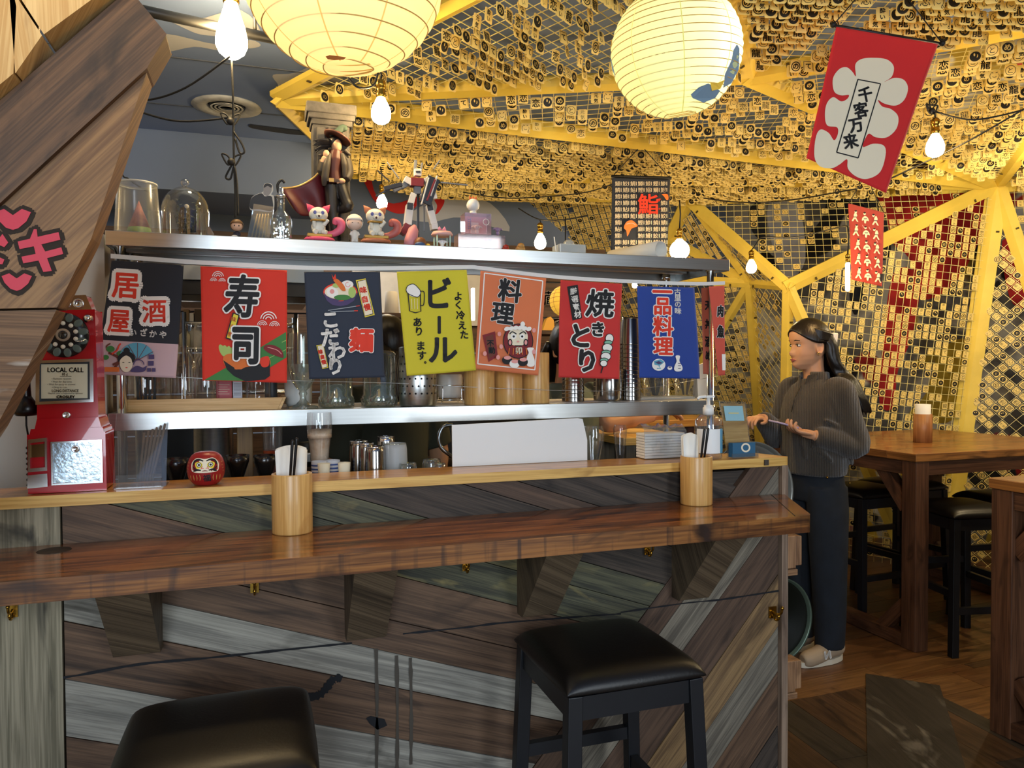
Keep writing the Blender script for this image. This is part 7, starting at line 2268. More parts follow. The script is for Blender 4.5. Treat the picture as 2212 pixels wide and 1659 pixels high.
# ---- generic cat figurines
def cat_fig(px, lab, pink, gold, curl, Yc=2.60):
 c_ = Vector((at(px, 500, Y=Yc).x, Yc, BZ)); k = mpp(px, 480, Yc)
 t = thing('cat_figurine', lab, 'figurine', c_, 'cat figurines on the plinth')
 WHT = mat('toy_ivory', '#ded8c8', .4)
 m_ = MB(); m_.lathe([(32 * k, 0), (33 * k, 4 * k), (29 * k, 8 * k), (.0001, 9 * k)], 24, 0, None, True, sy=.7); m_.build('cushion', [mat(pink + 'c', pink, .5)], t, world=False)
 m_ = MB(); m_.box((0, -.002, 12 * k), (52 * k, 24 * k, 7 * k)); m_.build('gold_book', [mat('toy_gold', gold, .35, .5)], t, world=False, bevel=.002)
 blob('body', [WHT], t, [('e', (-2 * k, 0, 30 * k), (15 * k, 13 * k, 17 * k)), ('t', [(8 * k, -8 * k, 34 * k), (18 * k, -12 * k, 46 * k)], [5 * k, 4 * k]), ('t', [(-10 * k, -8 * k, 30 * k), (-12 * k, -14 * k, 42 * k)], [5 * k, 4 * k]),
       ('t', [(6 * k, -8 * k, 20 * k), (14 * k, -14 * k, 18 * k)], [6 * k, 5 * k]), ('t', [(-10 * k, -8 * k, 20 * k), (-8 * k, -15 * k, 18 * k)], [6 * k, 5 * k])], rm=.0014)
 hd = Vector((-2 * k, -4 * k, 57 * k))
 m_ = MB(); m_.ball(hd, 1, 20, 14, 0, None, (20 * k, 16 * k, 16 * k)); m_.ball(hd + Vector((0, -14 * k, -5 * k)), 1, 10, 8, 0, None, (7 * k, 4 * k, 5 * k)); m_.build('head', [WHT], t, world=False)
 for s_ in (-1, 1):
  m_ = MB(); m_.lathe([(9 * k, 0), (7 * k, 7 * k), (.0001, 18 * k)], 10, 0, T(hd + Vector((13 * k * s_, 1 * k, 9 * k))) @ Ry(.7 * s_), True, sy=.5); m_.build('ear', [mat(pink, pink, .5)], t, world=False)
 m_ = MB()
 for s_ in (-1, 1): m_.ball(hd + Vector((8 * k * s_, -14.5 * k, 2 * k)), 1, 10, 8, 0, None, (3.6 * k, 1.6 * k, 4.2 * k))
 m_.build('eye', [mat('toy_eye', '#5b5c9c', .3)], t, world=False)
 m_ = MB(); m_.ball(hd + Vector((0, -17.5 * k, -6 * k)), 1, 8, 6, 0, None, (2.4 * k, 1.2 * k, 2.6 * k)); m_.build('mouth', [mat('toy_mouth', '#40181a', .5)], t, world=False)
 m_ = MB(); m_.tube(smooth_path([(10 * k, 4 * k, 18 * k), (28 * k, 2 * k, 18 * k), (44 * k, 0, 28 * k), (46 * k, 0, 42 * k), (36 * k, 0, 46 * k), (32 * k, 0, 38 * k)], 6), .01, 12, 0, False, list(np.interp(np.linspace(0, 1, 31), [0, .4, .8, 1], [5 * k, 9 * k, 9 * k, 4 * k])))
 m_.build('curled_tail', [mat(curl, curl, .5)], t, world=False)
 m_ = MB(); m_.tube([hd + Vector((15 * k * math.cos(a), -2 * k + 13 * k * math.sin(a), -14 * k)) for a in [2 * PI * q / 20 for q in range(20)]], 2.4 * k, 6, 0, True); m_.build('collar', [MATS['toy_gold']], t, world=False)
cat_fig(690, 'white cat figurine with bright pink ears and tail in front of the statue', '#d8466c', '#a8823c', '#e0647e')
cat_fig(812, 'white cat figurine with copper ears and rose tail right of the stone pillar', '#b06a4a', '#8a6238', '#b3605a', 2.58)
doll('toy_figure', 'small white hooded toy figure with red hair between the two cats', 'figurine', Vector((at(766, 500, Y=2.60).x, 2.60, BZ)), .095, '#e6c4b0', '#ddd6cc', '#ddd6cc', hood=True)
m_ = MB(); c_ = Vector((at(766, 500, Y=2.60).x, 2.60, BZ)); k = mpp(766, 480, 2.6)
# ---- plain toy robot on a display rod
Yr = 2.64; k = mpp(895, 430, Yr)
def Rb(px, py, dy=0.0): return at(px, py, Y=Yr + dy)
t = thing('toy_robot', 'white, dark and red jointed toy robot raised on a black display rod', 'toy robot', Vector((Rb(900, 500).x, Yr, US)))
RW = mat('robot_white', '#d9d3cc', .4); RK = mat('robot_dark', '#2b2c33', .45); RR = mat('robot_red', '#7c2024', .45); RG = mat('robot_grey', '#6d7078', .45)
def rbox(name, pts, m, w_=None, dy=0.0, tp=1.0):
 for (a, b, wa, dp) in pts:
  m_ = MB(); p0, p1 = Rb(*a, dy), Rb(*b, dy); m_.bar(p0, p1, dp * k, wa * k, 0, (0, 0, 1) if abs(a[0] - b[0]) > abs(a[1] - b[1]) else (1, 0, 0))
  o = m_.build(name, [m], t, bevel=.0012)
rbox('display_rod', [((903, 516), (903, 410), 5, 5)], RK, dy=.03)
m_ = MB(); m_.lathe([(.03, 0), (.03, .004), (.0001, .005)], 20, 0, T(Vector((Rb(903, 516, .03).x, Yr + .03, US)))); m_.build('rod_base', [RK], t)
rbox('chest', [((900, 386), (900, 404), 28, 20)], RR); rbox('waist', [((901, 404), (902, 420), 15, 14)], RG)
rbox('head', [((902, 366), (902, 381), 15, 14)], RW); rbox('visor', [((897, 373), (907, 373), 4, 16)], RK)
rbox('back_fin', [((898, 346), (896, 372), 6, 5), ((912, 352), (908, 374), 4, 5)], RG, dy=.02)
for s_, q in ((-1, ((884, 386), (878, 398), (866, 404), (850, 412))), (1, ((920, 384), (928, 396), (936, 414), (940, 430)))):
 rbox('shoulder', [(q[0], q[1], 18, 18)], RW); rbox('forearm', [(q[1], q[2], 11, 12), (q[2], q[3], 9, 10)], RG if s_ < 0 else RW)
rbox('blaster', [((868, 398), (830, 408), 9, 8), ((850, 404), (812, 424), 4, 4), ((842, 392), (815, 368), 2.5, 2.5)], RK, dy=-.02)
rbox('shield', [((938, 384), (918, 440), 26, 5), ], RK, dy=-.03); rbox('shield_edge', [((944, 380), (930, 424), 3, 7), ((926, 384), (910, 442), 3, 7)], RW, dy=-.031); rbox('shield_stripe', [((940, 388), (922, 434), 4, 7)], RR, dy=-.032)
rbox('thigh', [((893, 418), (886, 442), 13, 13)], RW); rbox('thigh', [((912, 418), (924, 442), 13, 13)], RW)
rbox('shin', [((885, 444), (880, 486), 16, 16)], RW); rbox('shin', [((926, 444), (936, 484), 15, 16)], RW)
rbox('knee', [((885, 440), (884, 454), 12, 20)], RK, dy=-.003); rbox('knee', [((926, 442), (929, 456), 12, 20)], RK, dy=-.003)
rbox('foot', [((880, 486), (868, 506), 13, 22)], RR); rbox('foot', [((936, 484), (938, 497), 14, 22)], RW)
rbox('wing_blade', [((862, 386), (836, 350), 3, 2), ((936, 366), (950, 346), 3, 2), ((952, 394), (1010, 400), 3, 3), ((916, 440), (917, 500), 3, 3)], RG, dy=.03)
# pink-haired toy, gazebo, toy houses and others
t = thing('toy_figure', 'toy figure with long pink hair seen from behind near the robot', 'figurine', tx_(886, 2.56), 'small toy figures on the top shelf'); k = mpp(886, 500, 2.56)
m_ = MB(); m_.tube([(0, 0, .001), (2 * k, 0, 22 * k), (8 * k, .002, 44 * k), (11 * k, .003, 54 * k)], .01, 12, 0, False, [16 * k, 14 * k, 11 * k, 3 * k]); m_.build('long_hair', [mat('toy_rose', '#c9848a', .5)], t, world=False)
t = thing('toy_figure', 'brown-haired toy head in a blue collar lying by the robot stand', 'figurine', tx_(908, 2.53), 'small toy figures on the top shelf')
m_ = MB(); m_.ball((0, 0, 12 * k), 13 * k, 14, 10); m_.build('hair', [mat('toy_brown', '#7a4a2a', .5)], t, world=False)
m_ = MB(); m_.ball((-2 * k, -7 * k, 7 * k), 1, 10, 8, 0, None, (12 * k, 9 * k, 7 * k)); m_.build('collar', [mat('toy_blue', '#33507c', .5)], t, world=False)
m_ = MB(); m_.ball((16 * k, 0, 5 * k), 7 * k, 10, 8); m_.build('yellow_toy', [mat('toy_yellow', '#d8b040', .5)], t, world=False)
def bunny(name, lab, c_, H, col, ear):
 t = thing(name, lab, 'figurine', c_, 'small toy figures on the top shelf')
 blob('body', [mat('toy_' + col, col, .5)], t, [('e', (0, 0, H * .25), (H * .2, H * .17, H * .24)), ('e', (0, -.02 * H, H * .65), (H * .3, H * .24, H * .26)), ('t', [(-.2 * H, 0, H * .8), (-.42 * H, .0, H * .72), (-.56 * H, 0, H * .62)], [H * .1, H * .1, H * .05]), ('t', [(.2 * H, 0, H * .8), (.42 * H, 0, H * .72), (.56 * H, 0, H * .62)], [H * .1, H * .1, H * .05])], rm=H * .03)
 m_ = MB()
 for s_ in (-1, 1): m_.ball((.1 * H * s_, -.25 * H, H * .66), H * .03, 8, 6)
 m_.build('eyes', [mat('toy_navy', '#2f3a70', .4)], t, world=False)
 return t
c_ = tx_(955, 2.55); k = mpp(955, 510, 2.55)
t = thing('toy_gazebo', 'tiny pastel gazebo ornament with a pink bow on its roof', 'ornament', c_)
m_ = MB(); m_.lathe([(24 * k, 0), (24 * k, 3 * k), (.0001, 3 * k)], 24, 0); m_.build('floor_disc', [mat('toy_lemon', '#e0cf8a', .5)], t, world=False)
m_ = MB(); m_.lathe([(22 * k, 31 * k), (24 * k, 34 * k), (20 * k, 40 * k), (.0001, 42 * k)], 24, 0); m_.build('roof', [mat('toy_blush', '#dcaaa4', .5)], t, world=False)
for q in range(4):
 a = PI / 4 + q * PI / 2; m_ = MB(); m_.cyl((20 * k * math.cos(a), 20 * k * math.sin(a), 3 * k), (20 * k * math.cos(a), 20 * k * math.sin(a), 31 * k), 1.6 * k, 8); m_.build('post', [mat('toy_mint', '#b9d8c8', .5)], t, world=False)
m_ = MB()
for s_ in (-1, 1): m_.lathe([(.0001, 0), (5 * k, 8 * k), (.0001, 9 * k)], 10, 0, T(0, 0, 45 * k) @ Ry(s_ * 1.2), True, sy=.5)
m_.build('pink_bow', [mat('toy_bow', '#d98aa0', .5)], t, world=False)
bunny('toy_animal', 'tiny white long-eared toy sitting inside the pastel gazebo', c_ + Vector((0, 0, 3 * k + .0003)), 22 * k, '#e3e3e6', '')
def toy_house(px, y0, y1, wpx, Yh, zb, lab, pal, deco):
 c_ = Vector((at(px, 500, Y=Yh).x, Yh, zb)); k = mpp(px, 490, Yh)
 h = (y1 - y0) * k; w_ = wpx * k; d_ = .06
 t = thing('toy_house', lab, 'toy house', c_, 'clear toy display houses')
 m_ = MB(); m_.box((0, d_ / 2 - .001, h / 2), (w_, .002, h)); m_.box((0, 0, .001), (w_, d_, .002)); m_.build('back_panel', [mat('th' + pal, pal, .5)], t, world=False)
 m_ = MB(); m_.box((0, -d_ / 2, h / 2), (w_, .0015, h)); m_.box((-w_ / 2, 0, h / 2), (.0015, d_, h)); m_.box((w_ / 2, 0, h / 2), (.0015, d_, h)); m_.box((0, 0, h), (w_, d_, .0015)); m_.build('clear_case', [clearmat('pink_case', .99, .07, .05, .4, .05, '#fdf2f5')], t, world=False)
 m_ = MB()
 for kind, x, z, s_, ci in deco:
  if kind == 'box': m_.box((x * w_, d_ * .3, z * h), (s_ * w_, .004, s_ * w_ * 1.4), ci)
  elif kind == 'ring': m_.tube([(x * w_ + s_ * w_ * .5 * math.cos(a), -d_ / 2 - .001, z * h + s_ * w_ * .5 * math.sin(a)) for a in [2 * PI * q / 18 for q in range(18)]], .0012, 6, ci, True)
  elif kind == 'tri': m_.add([(x * w_ - s_ * w_ / 2, d_ * .2, z * h + s_ * w_ / 2), (x * w_ + s_ * w_ / 2, d_ * .2, z * h + s_ * w_ / 2), (x * w_, d_ * .2, z * h - s_ * w_ / 2)], [(0, 1, 2)], ci)
  else:
   for s2 in (-1, 1): m_.cyl((x * w_ + s2 * .005, -d_ * .3, z * h - .02), (x * w_ + s2 * .005, -d_ * .3, z * h + .02), .0008, 5, ci)
   for q in range(5): m_.cyl((x * w_ - .005, -d_ * .3, z * h - .016 + .008 * q), (x * w_ + .005, -d_ * .3, z * h - .016 + .008 * q), .0008, 5, ci)
 m_.build('decoration', [mat('th_blue', '#6a86c8', .5), mat('th_white', '#e6e2de', .5), mat('th_pink', '#d8909a', .5), mat('th_gold', '#caa24a', .5)], t, world=False)
 return c_, k, h
c_, k, h = toy_house(1036, 500, 538, 104, 2.58, US, 'lower clear pink toy house with bunting and little animals', '#d9b98a', (('tri', .15, .75, .1, 2), ('tri', .25, .75, .1, 0), ('tri', .35, .75, .1, 1), ('box', -.3, .5, .2, 3), ('tri', .4, .4, .2, 3)))
for dx, col, lab in ((-.22, '#b9bfd0', 'pale grey toy animal inside the lower toy house on the left'), (.05, '#d8b0a0', 'pinkish toy animal in the middle of the lower toy house'), (.26, '#c6c2c8', 'round grey toy animal at the right of the lower toy house')):
 bunny('toy_animal', lab, c_ + Vector((dx * 104 * k, -.012, .0022)), 24 * k, col, '')
c2_, k, h2 = toy_house(1028, 458, 502, 58, 2.58, US + h + .0015, 'upper clear pink toy house with a ladder and round window', '#d8a8a8', (('ladder', -.3, .5, .1, 0), ('ring', .3, .6, .22, 1), ('box', 0, .4, .3, 1)))
bunny('toy_animal', 'tiny white toy animal in the upper toy house', c2_ + Vector((.0, -.012, .0022)), 22 * k, '#dedad4', '')
t = thing('toy_figure', 'glossy white round toy with orange tufts on top of the toy house', 'figurine', c2_ + Vector((-6 * k, 0, h2 + .001)), 'small toy figures on the top shelf')
m_ = MB(); m_.ball((0, 0, 20 * k), 14 * k, 18, 14); m_.lathe([(8 * k, 0), (7 * k, 8 * k)], 14, 0); m_.build('round_body', [mat('toy_gloss', '#dedbd8', .2)], t, world=False)
m_ = MB()
for q in (-1, 0, 1): m_.lathe([(3.4 * k, 0), (.0001, 9 * k)], 8, 0, T(5 * k * q, 0, 32 * k) @ Ry(.3 * q))
m_.build('orange_tuft', [mat('toy_orange', '#d8582c', .4)], t, world=False)
bunny('toy_animal', 'purple long-eared toy head at the right of the toy houses', Vector((c_.x + 38 * k, 2.565, US + h + .002)), 20 * k, '#8a7292', '')
for px, col, r_, lab in ((1092, '#9c2a20', 8, 'small red toy right of the toy houses'), (1124, '#b08040', 10, 'small brown toy animal behind the shelf edge, right of the red toy')):
 t = thing('toy_figure', lab, 'figurine', tx_(px, 2.55), 'small toy figures on the top shelf'); m_ = MB(); k = mpp(px, 530, 2.55)
 m_.ball((0, 0, r_ * k), 1, 12, 8, 0, None, (r_ * k * 1.1, r_ * k, r_ * k)); m_.build('body', [mat('toy_' + col, col, .5)], t, world=False)
 m_ = MB(); m_.ball((0, -.3 * r_ * k, 1.7 * r_ * k), 1, 12, 8, 0, None, (r_ * k * .8, r_ * k * .8, r_ * k * .7)); m_.build('head', [mat('toy_' + col, col, .5)], t, world=False)
x0_, x1_ = at(1160, 540, Y=2.56).x, at(1185, 540, Y=2.56).x
m_ = MB(); m_.box(((x0_ + x1_) / 2, 2.58, US + .007), (x1_ - x0_, .04, .014)); tag(m_.build('red_box', [mat('small_red', '#a8281e', .5)], bevel=.001), 'small flat red box under the middle hanging bulb', 'box')
# plastic tub with crumpled film
x0_, x1_ = at(1210, 540, Y=2.56).x, at(1266, 540, Y=2.56).x
t = thing('plastic_tub', 'white translucent plastic tub with crumpled film on the top shelf', 'tub', Vector(((x0_ + x1_) / 2, 2.60, US)))
zt_ = zz_(1240, 527, 2.56)
m_ = MB(); m_.box(((x0_ + x1_) / 2, 2.60, (US + zt_) / 2), (x1_ - x0_, .08, zt_ - US), 0, None, None, 1.0); m_.build('tub_wall', [clearmat('tub_plastic', .9, .1, .15, .5, .45)], t, bevel=.003)
m_ = MB(); m_.ball(((x0_ + x1_) / 2, 2.60, zt_ + .004), .02, 8, 6, 0, None, (1.2, .9, .9)); m_.build('crumpled_film', [clearmat('bag_film2', .9, .15, .1, .7, .25)], t)
m_ = MB(); a = at(1203, 545, Y=2.57); a.z = US + .001; b = at(1197, 512, Y=2.575)
m_.bar(a, b, .01, .003); tag(m_.build('white_scoop', [WHITE]), 'thin white plastic strip leaning left of the plastic tub', 'strip')
# rolled paper tube
p0, p1 = at(1428, 532, Y=2.50), at(1322, 545, Y=2.76)
k = mpp(1428, 532, 2.5); R_ = 19 * k
p0.z = US + R_ * 1.02; p1.z = US + R_ * 1.0
M = T(p0) @ (p1 - p0).to_track_quat('Z', 'Y').to_matrix().to_4x4()
m_ = MB(); vs = []
n = 70; L_ = (p1 - p0).length
for q in range(n + 1):
 a = 2 * PI * 2.2 * q / n; r_ = R_ * (1 - .10 * (1 - q / n))
 vs += [M @ Vector((r_ * math.cos(a), r_ * math.sin(a), 0)), M @ Vector((r_ * math.cos(a), r_ * math.sin(a), L_))]
m_.add(vs, [(2 * q, 2 * q + 1, 2 * q + 3, 2 * q + 2) for q in range(n)], 0, True)
tag(m_.build('paper_roll', [mat('poster_paper', '#cfcac0', .6)], sol=.0008), 'grey-white rolled poster lying on the top shelf in front of the fish banner', 'paper roll')
# ------------------------------------------------------------------ people
def loft(m_, secs, n=24, mi=0, M=None, power=2.0, caps=True):
 """stack of horizontal sections (z, cx, cy, rx, ry)"""
 vs = []; fs = []
 for z, cx, cy, rx, ry in secs:
  for k in range(n):
   a = 2 * PI * k / n
   c_, s_ = math.cos(a), math.sin(a)
   q = 2.0 / power
   vs.append((cx + rx * math.copysign(abs(c_) ** q, c_), cy + ry * math.copysign(abs(s_) ** q, s_), z))
 N = len(secs)
 for i in range(N - 1):
  for k in range(n):
   k2 = (k + 1) % n
   fs.append((i * n + k, i * n + k2, (i + 1) * n + k2, (i + 1) * n + k))
 if caps:
  fs.append(tuple(range(n - 1, -1, -1))); fs.append(tuple((N - 1) * n + k for k in range(n)))
 m_.add(vs, fs, mi, True, M)
def limb(m_, pts, rad, n=14, sub=5, flat=1.0):
 P = smooth_path(pts, sub)
 m_.tube(P, .01, n, 0, False, list(np.interp(np.linspace(0, len(pts) - 1, len(P)), range(len(pts)), rad)), flat)
def head_geo(m_, M, s=1.0):
 """front is -y; chin at z=0, crown near z=.222"""
 zs = [-.012, .0, .012, .024, .036, .048, .060, .072, .085, .098, .110, .122, .136, .150, .166, .182, .198, .210, .218, .222]
 fr = np.interp(zs, [-.012, 0, .012, .036, .060, .085, .110, .136, .166, .198, .215, .222], [.058, .074, .081, .083, .084, .082, .082, .090, .088, .064, .034, .004])
 bk = np.interp(zs, [-.012, 0, .03, .06, .09, .12, .15, .18, .205, .222], [.02, .03, .05, .074, .090, .098, .098, .084, .056, .004])
 hw = np.interp(zs, [-.012, 0, .012, .036, .06, .09, .12, .15, .18, .205, .222], [.018, .028, .040, .053, .061, .067, .071, .073, .064, .042, .003])
 n = 56
 vs = []; fs = []
 def g(x, m0, s0): return math.exp(-((x - m0) / s0) ** 2)
 for i, z in enumerate(zs):
  for k in range(n):
   a = 2 * PI * k / n           # 0 = front
   a_ = a if a <= PI else a - 2 * PI
   c_ = math.cos(a); s_ = math.sin(a)
   y = -fr[i] * c_ if c_ > 0 else -bk[i] * c_
   x = hw[i] * math.copysign(abs(s_) ** .85, s_)
   d = 0
   d += .021 * g(z, .066, .010) * g(a_, 0, .13) + .013 * g(z, .084, .016) * g(a_, 0, .10)      # nose
   d += .006 * g(z, .066, .008) * (g(a_, .17, .09) + g(a_, -.17, .09))
   d += .0065 * g(z, .041, .006) * g(a_, 0, .22) + .0065 * g(z, .030, .006) * g(a_, 0, .20) - .003 * g(z, .0355, .003) * g(a_, 0, .25)
   d += .006 * g(z, .008, .012) * g(a_, 0, .3)
   d -= .008 * g(z, .108, .011) * (g(a_, .42, .2) + g(a_, -.42, .2))
   d += .003 * g(z, .125, .007) * (g(a_, .42, .25) + g(a_, -.42, .25))
   d += .003 * g(z, .075, .02) * (g(a_, .7, .25) + g(a_, -.7, .25))
   L_ = math.hypot(x, y) or 1
   vs.append((s * (x + x / L_ * d), s * (y + y / L_ * d), s * z))
 N = len(zs)
 for i in range(N - 1):
  for k in range(n):
   k2 = (k + 1) % n
   fs.append((i * n + k, i * n + k2, (i + 1) * n + k2, (i + 1) * n + k))
 fs.append(tuple(range(n - 1, -1, -1))); fs.append(tuple((N - 1) * n + k for k in range(n)))
 m_.add(vs, fs, 0, True, M)
def ear_geo(m_, M, side):
 p = [Vector((.069 * side, .012 + .018 * math.cos(a) * .8, .092 + .029 * math.sin(a))) for a in [2 * PI * k / 14 for k in range(14)]]
 p = [q + Vector((.010 * side * (1 if q.y > .012 else .3), 0, 0)) for q in p]
 m_.tube([M @ q for q in p], .0048, 8, 0, True)
 m_.ball((.071 * side, .012, .090), 1, 12, 8, 0, M, (.006, .013, .024))
def hand_geo(m_, wrist, fwd, up, side, curl, spread=1.0, s=1.0, thumb=0.5):
 """palm and five bent fingers; palm normal = -up side, thumb towards side"""
 w_ = Vector(wrist); f = Vector(fwd).normalized(); u = Vector(up); u = (u - f * u.dot(f)).normalized(); sd = u.cross(f) * side
 def L_(a, b, c_): return w_ + (f * a + sd * b + u * c_) * s
 M = T(L_(.045, 0, 0)) @ Matrix((f, sd, u)).transposed().to_4x4()
 m_.ball((0, 0, 0), 1, 16, 12, 0, M, (.050 * s, .040 * s, .014 * s))
 m_.tube([L_(-.02, 0, 0), L_(.02, 0, 0), L_(.05, .002, 0)], .02 * s, 12, 0, False, [.023 * s, .024 * s, .02 * s], .7)
 for i, (b, ln) in enumerate(((.029, .070), (.010, .078), (-.010, .072), (-.028, .056))):
  c0 = curl[i] if isinstance(curl, (list, tuple)) else curl
  pts = [L_(.060, b * .8, 0), L_(.088, b, 0)]
  ang = 0.0; p = Vector((.088, b, 0))
  for q, fr_ in enumerate((.42, .32, .26)):
   ang += c0 * (0.6, .9, .7)[q]
   p = p + Vector((math.cos(ang) * ln * fr_, b * .25 * fr_ * spread, -math.sin(ang) * ln * fr_))
   pts.append(L_(p.x, p.y, p.z))
  limb(m_, pts, [.0095 * s, .0092 * s, .0088 * s, .0080 * s, .0062 * s], 10, 3)
 limb(m_, [L_(.018, .022, -.002), L_(.040, .046, -.006 - .01 * thumb), L_(.064, .056 - .012 * thumb, -.010 - .022 * thumb), L_(.086, .054 - .03 * thumb, -.012 - .026 * thumb)], [.0135 * s, .0115 * s, .0098 * s, .0075 * s], 10, 3)
def face_parts(t, M, hairm, lipc='#a85a52', brow='#1a1412'):
 m_ = MB()
 for s_ in (-1, 1): m_.ball((.030 * s_, -.0685, .106), 1, 14, 10, 0, M @ T(0, 0, 0), (.0135, .010, .0068))
 m_.build('eye_white', [mat('eye_white', '#e4dcd4', .3)], t, world=False)
 m_ = MB()
 for s_ in (-1, 1): m_.ball((.031 * s_, -.0765, .1062), 1, 12, 8, 0, M, (.0052, .003, .0056))
 m_.build('iris', [mat('iris_dark', '#140d0a', .15)], t, world=False)
 m_ = MB()
 for s_ in (-1, 1):
  m_.tube([M @ Vector(q) for q in ((.012 * s_, -.0845, .127), (.028 * s_, -.0835, .1315), (.046 * s_, -.072, .128))], .0022, 6, 0, False, [.0022, .0026, .0012])
  m_.tube([M @ Vector(q) for q in ((.016 * s_, -.0775, .1095), (.030 * s_, -.0790, .1135), (.045 * s_, -.0675, .1085))], .0012, 6)
 m_.build('eyebrow', [mat('brow_dark', brow, .7)], t, world=False)
 m_ = MB()
 m_.tube([M @ Vector(q) for q in ((-.022, -.0830, .0365), (-.008, -.0900, .0405), (0, -.0905, .0392), (.008, -.0900, .0405), (.022, -.0830, .0365))], .003, 8, 0, False, [.001, .0034, .003, .0034, .001])
 m_.tube([M @ Vector(q) for q in ((-.020, -.0830, .0355), (0, -.0895, .0305), (.020, -.0830, .0355))], .003, 8, 0, False, [.001, .0042, .001])
 m_.build('lips', [mat('lips_' + lipc, lipc, .4)], t, world=False)
SKIN = mat('skin_warm', '#c9946f', .5, sss=.12, var=.03, vs_=6)
def knit(name, col, col2):
 m = mat(name, col, .9, sheen=.3)
 nt = m.node_tree; b = nt.nodes['Principled BSDF']; L = nt.links.new
 tc = nt.nodes.new('ShaderNodeTexCoord')
 sp = nt.nodes.new('ShaderNodeSeparateXYZ'); L(tc.outputs['Object'], sp.inputs[0])
 at2 = nt.nodes.new('ShaderNodeMath'); at2.operation = 'ADD'; L(sp.outputs[0], at2.inputs[0]); L(sp.outputs[1], at2.inputs[1])
 ml = nt.nodes.new('ShaderNodeMath'); ml.operation = 'MULTIPLY'; ml.inputs[1].default_value = 620; L(at2.outputs[0], ml.inputs[0])
 sn = nt.nodes.new('ShaderNodeMath'); sn.operation = 'SINE'; L(ml.outputs[0], sn.inputs[0])
 nz = nt.nodes.new('ShaderNodeTexNoise'); nz.inputs['Scale'].default_value = 160; L(tc.outputs['Object'], nz.inputs['Vector'])
 ad = nt.nodes.new('ShaderNodeMath'); ad.operation = 'ADD'; L(sn.outputs[0], ad.inputs[0]); L(nz.outputs[0], ad.inputs[1])
 mr = nt.nodes.new('ShaderNodeMapRange'); mr.inputs[1].default_value = -.8; mr.inputs[2].default_value = 1.6; L(ad.outputs[0], mr.inputs[0])
 mx = nt.nodes.new('ShaderNodeMix'); mx.data_type = 'RGBA'; mx.inputs[6].default_value = lin(col2); mx.inputs[7].default_value = lin(col); L(mr.outputs[0], mx.inputs[0]); L(mx.outputs[2], b.inputs['Base Color'])
 bp = nt.nodes.new('ShaderNodeBump'); bp.inputs['Strength'].default_value = .6; bp.inputs['Distance'].default_value = .004; L(ad.outputs[0], bp.inputs['Height']); L(bp.outputs[0], b.inputs['Normal'])
 return m
KNIT = knit('brown_knit', '#52473a', '#28221b')
DENIM = mat('dark_denim', '#121820', .85, var=.25, vs_=14, bump=.12, bs=200)
HAIR = mat('black_hair', '#0f0b0a', .38, spec=.5, bump=.35, bs=120, stretch=(1, 1, .12))
def hair_bundle(m_, strands, r0=.006):
 for pts, rad in strands:
  limb(m_, pts, rad, 8, 5)
# ---- the woman by the end of the bar: local front is -y, her left (+x) faces the camera
wpos = Vector((2.56, 3.0, 0))
wm = thing('person', 'person in a brown ribbed sweater and dark jeans standing in profile, tapping a phone', 'person', wpos, None, -PI / 2 + .10)
HT = T(.0, -.035, 1.418) @ Rx(.06) @ Rz(-.24)
m_ = MB()
head_geo(m_, HT, 1.0)
ear_geo(m_, HT, 1); ear_geo(m_, HT, -1)
loft(m_, [(1.30, 0, .0, .075, .055), (1.345, 0, .0, .056, .052), (1.385, 0, -.006, .049, .050), (1.42, 0, -.012, .049, .052), (1.47, 0, -.015, .050, .055)], 20)
loft(m_, [(.80, 0, .01, .14, .10), (.90, 0, .005, .135, .095), (1.02, 0, 0, .115, .085), (1.15, 0, -.005, .125, .095), (1.25, 0, 0, .145, .09), (1.31, 0, .0, .12, .07), (1.34, 0, 0, .06, .05)], 24)
for s_ in (-1, 1):
 limb(m_, [(.07 * s_, .01, .82), (.085 * s_, .0, .62), (.09 * s_, .0, .44), (.09 * s_, .018, .26), (.09 * s_, .015, .09)], [.066, .066, .052, .048, .036])
 limb(m_, [(.09 * s_, .03, .06), (.09 * s_, -.04, .045), (.092 * s_, -.13, .03)], [.036, .036, .028])
# near (left) arm: elbow back, forearm forward, palm up under the phone
sh, el, wr = Vector((.150, .012, 1.295)), Vector((.195, .060, 1.045)), Vector((.13, -.135, 1.098))
limb(m_, [sh, (sh + el) / 2, el, (el + wr) / 2, wr], [.05, .046, .042, .036, .026])
hand_geo(m_, wr + Vector((-.006, -.012, .002)), (-.30, -.90, .22), (.0, -.25, -1), 1, [.75, .7, .75, .9], s=.92, thumb=.9)
# far (right) arm reaching forward to tap
sh2, el2, wr2 = Vector((-.155, .0, 1.295)), Vector((-.21, -.03, 1.06)), Vector((-.10, -.235, 1.165))
limb(m_, [sh2, (sh2 + el2) / 2, el2, (el2 + wr2) / 2, wr2], [.05, .046, .042, .034, .026])
hand_geo(m_, wr2 + Vector((.004, -.012, .002)), (.35, -.9, .06), (0, .1, 1), 1, [.45, .9, 1.1, 1.2], s=.9, thumb=.5)
wb = m_.build('body', [SKIN], wm, world=False, rm=.0036, smooth=3)
face_parts(wm, HT, HAIR)
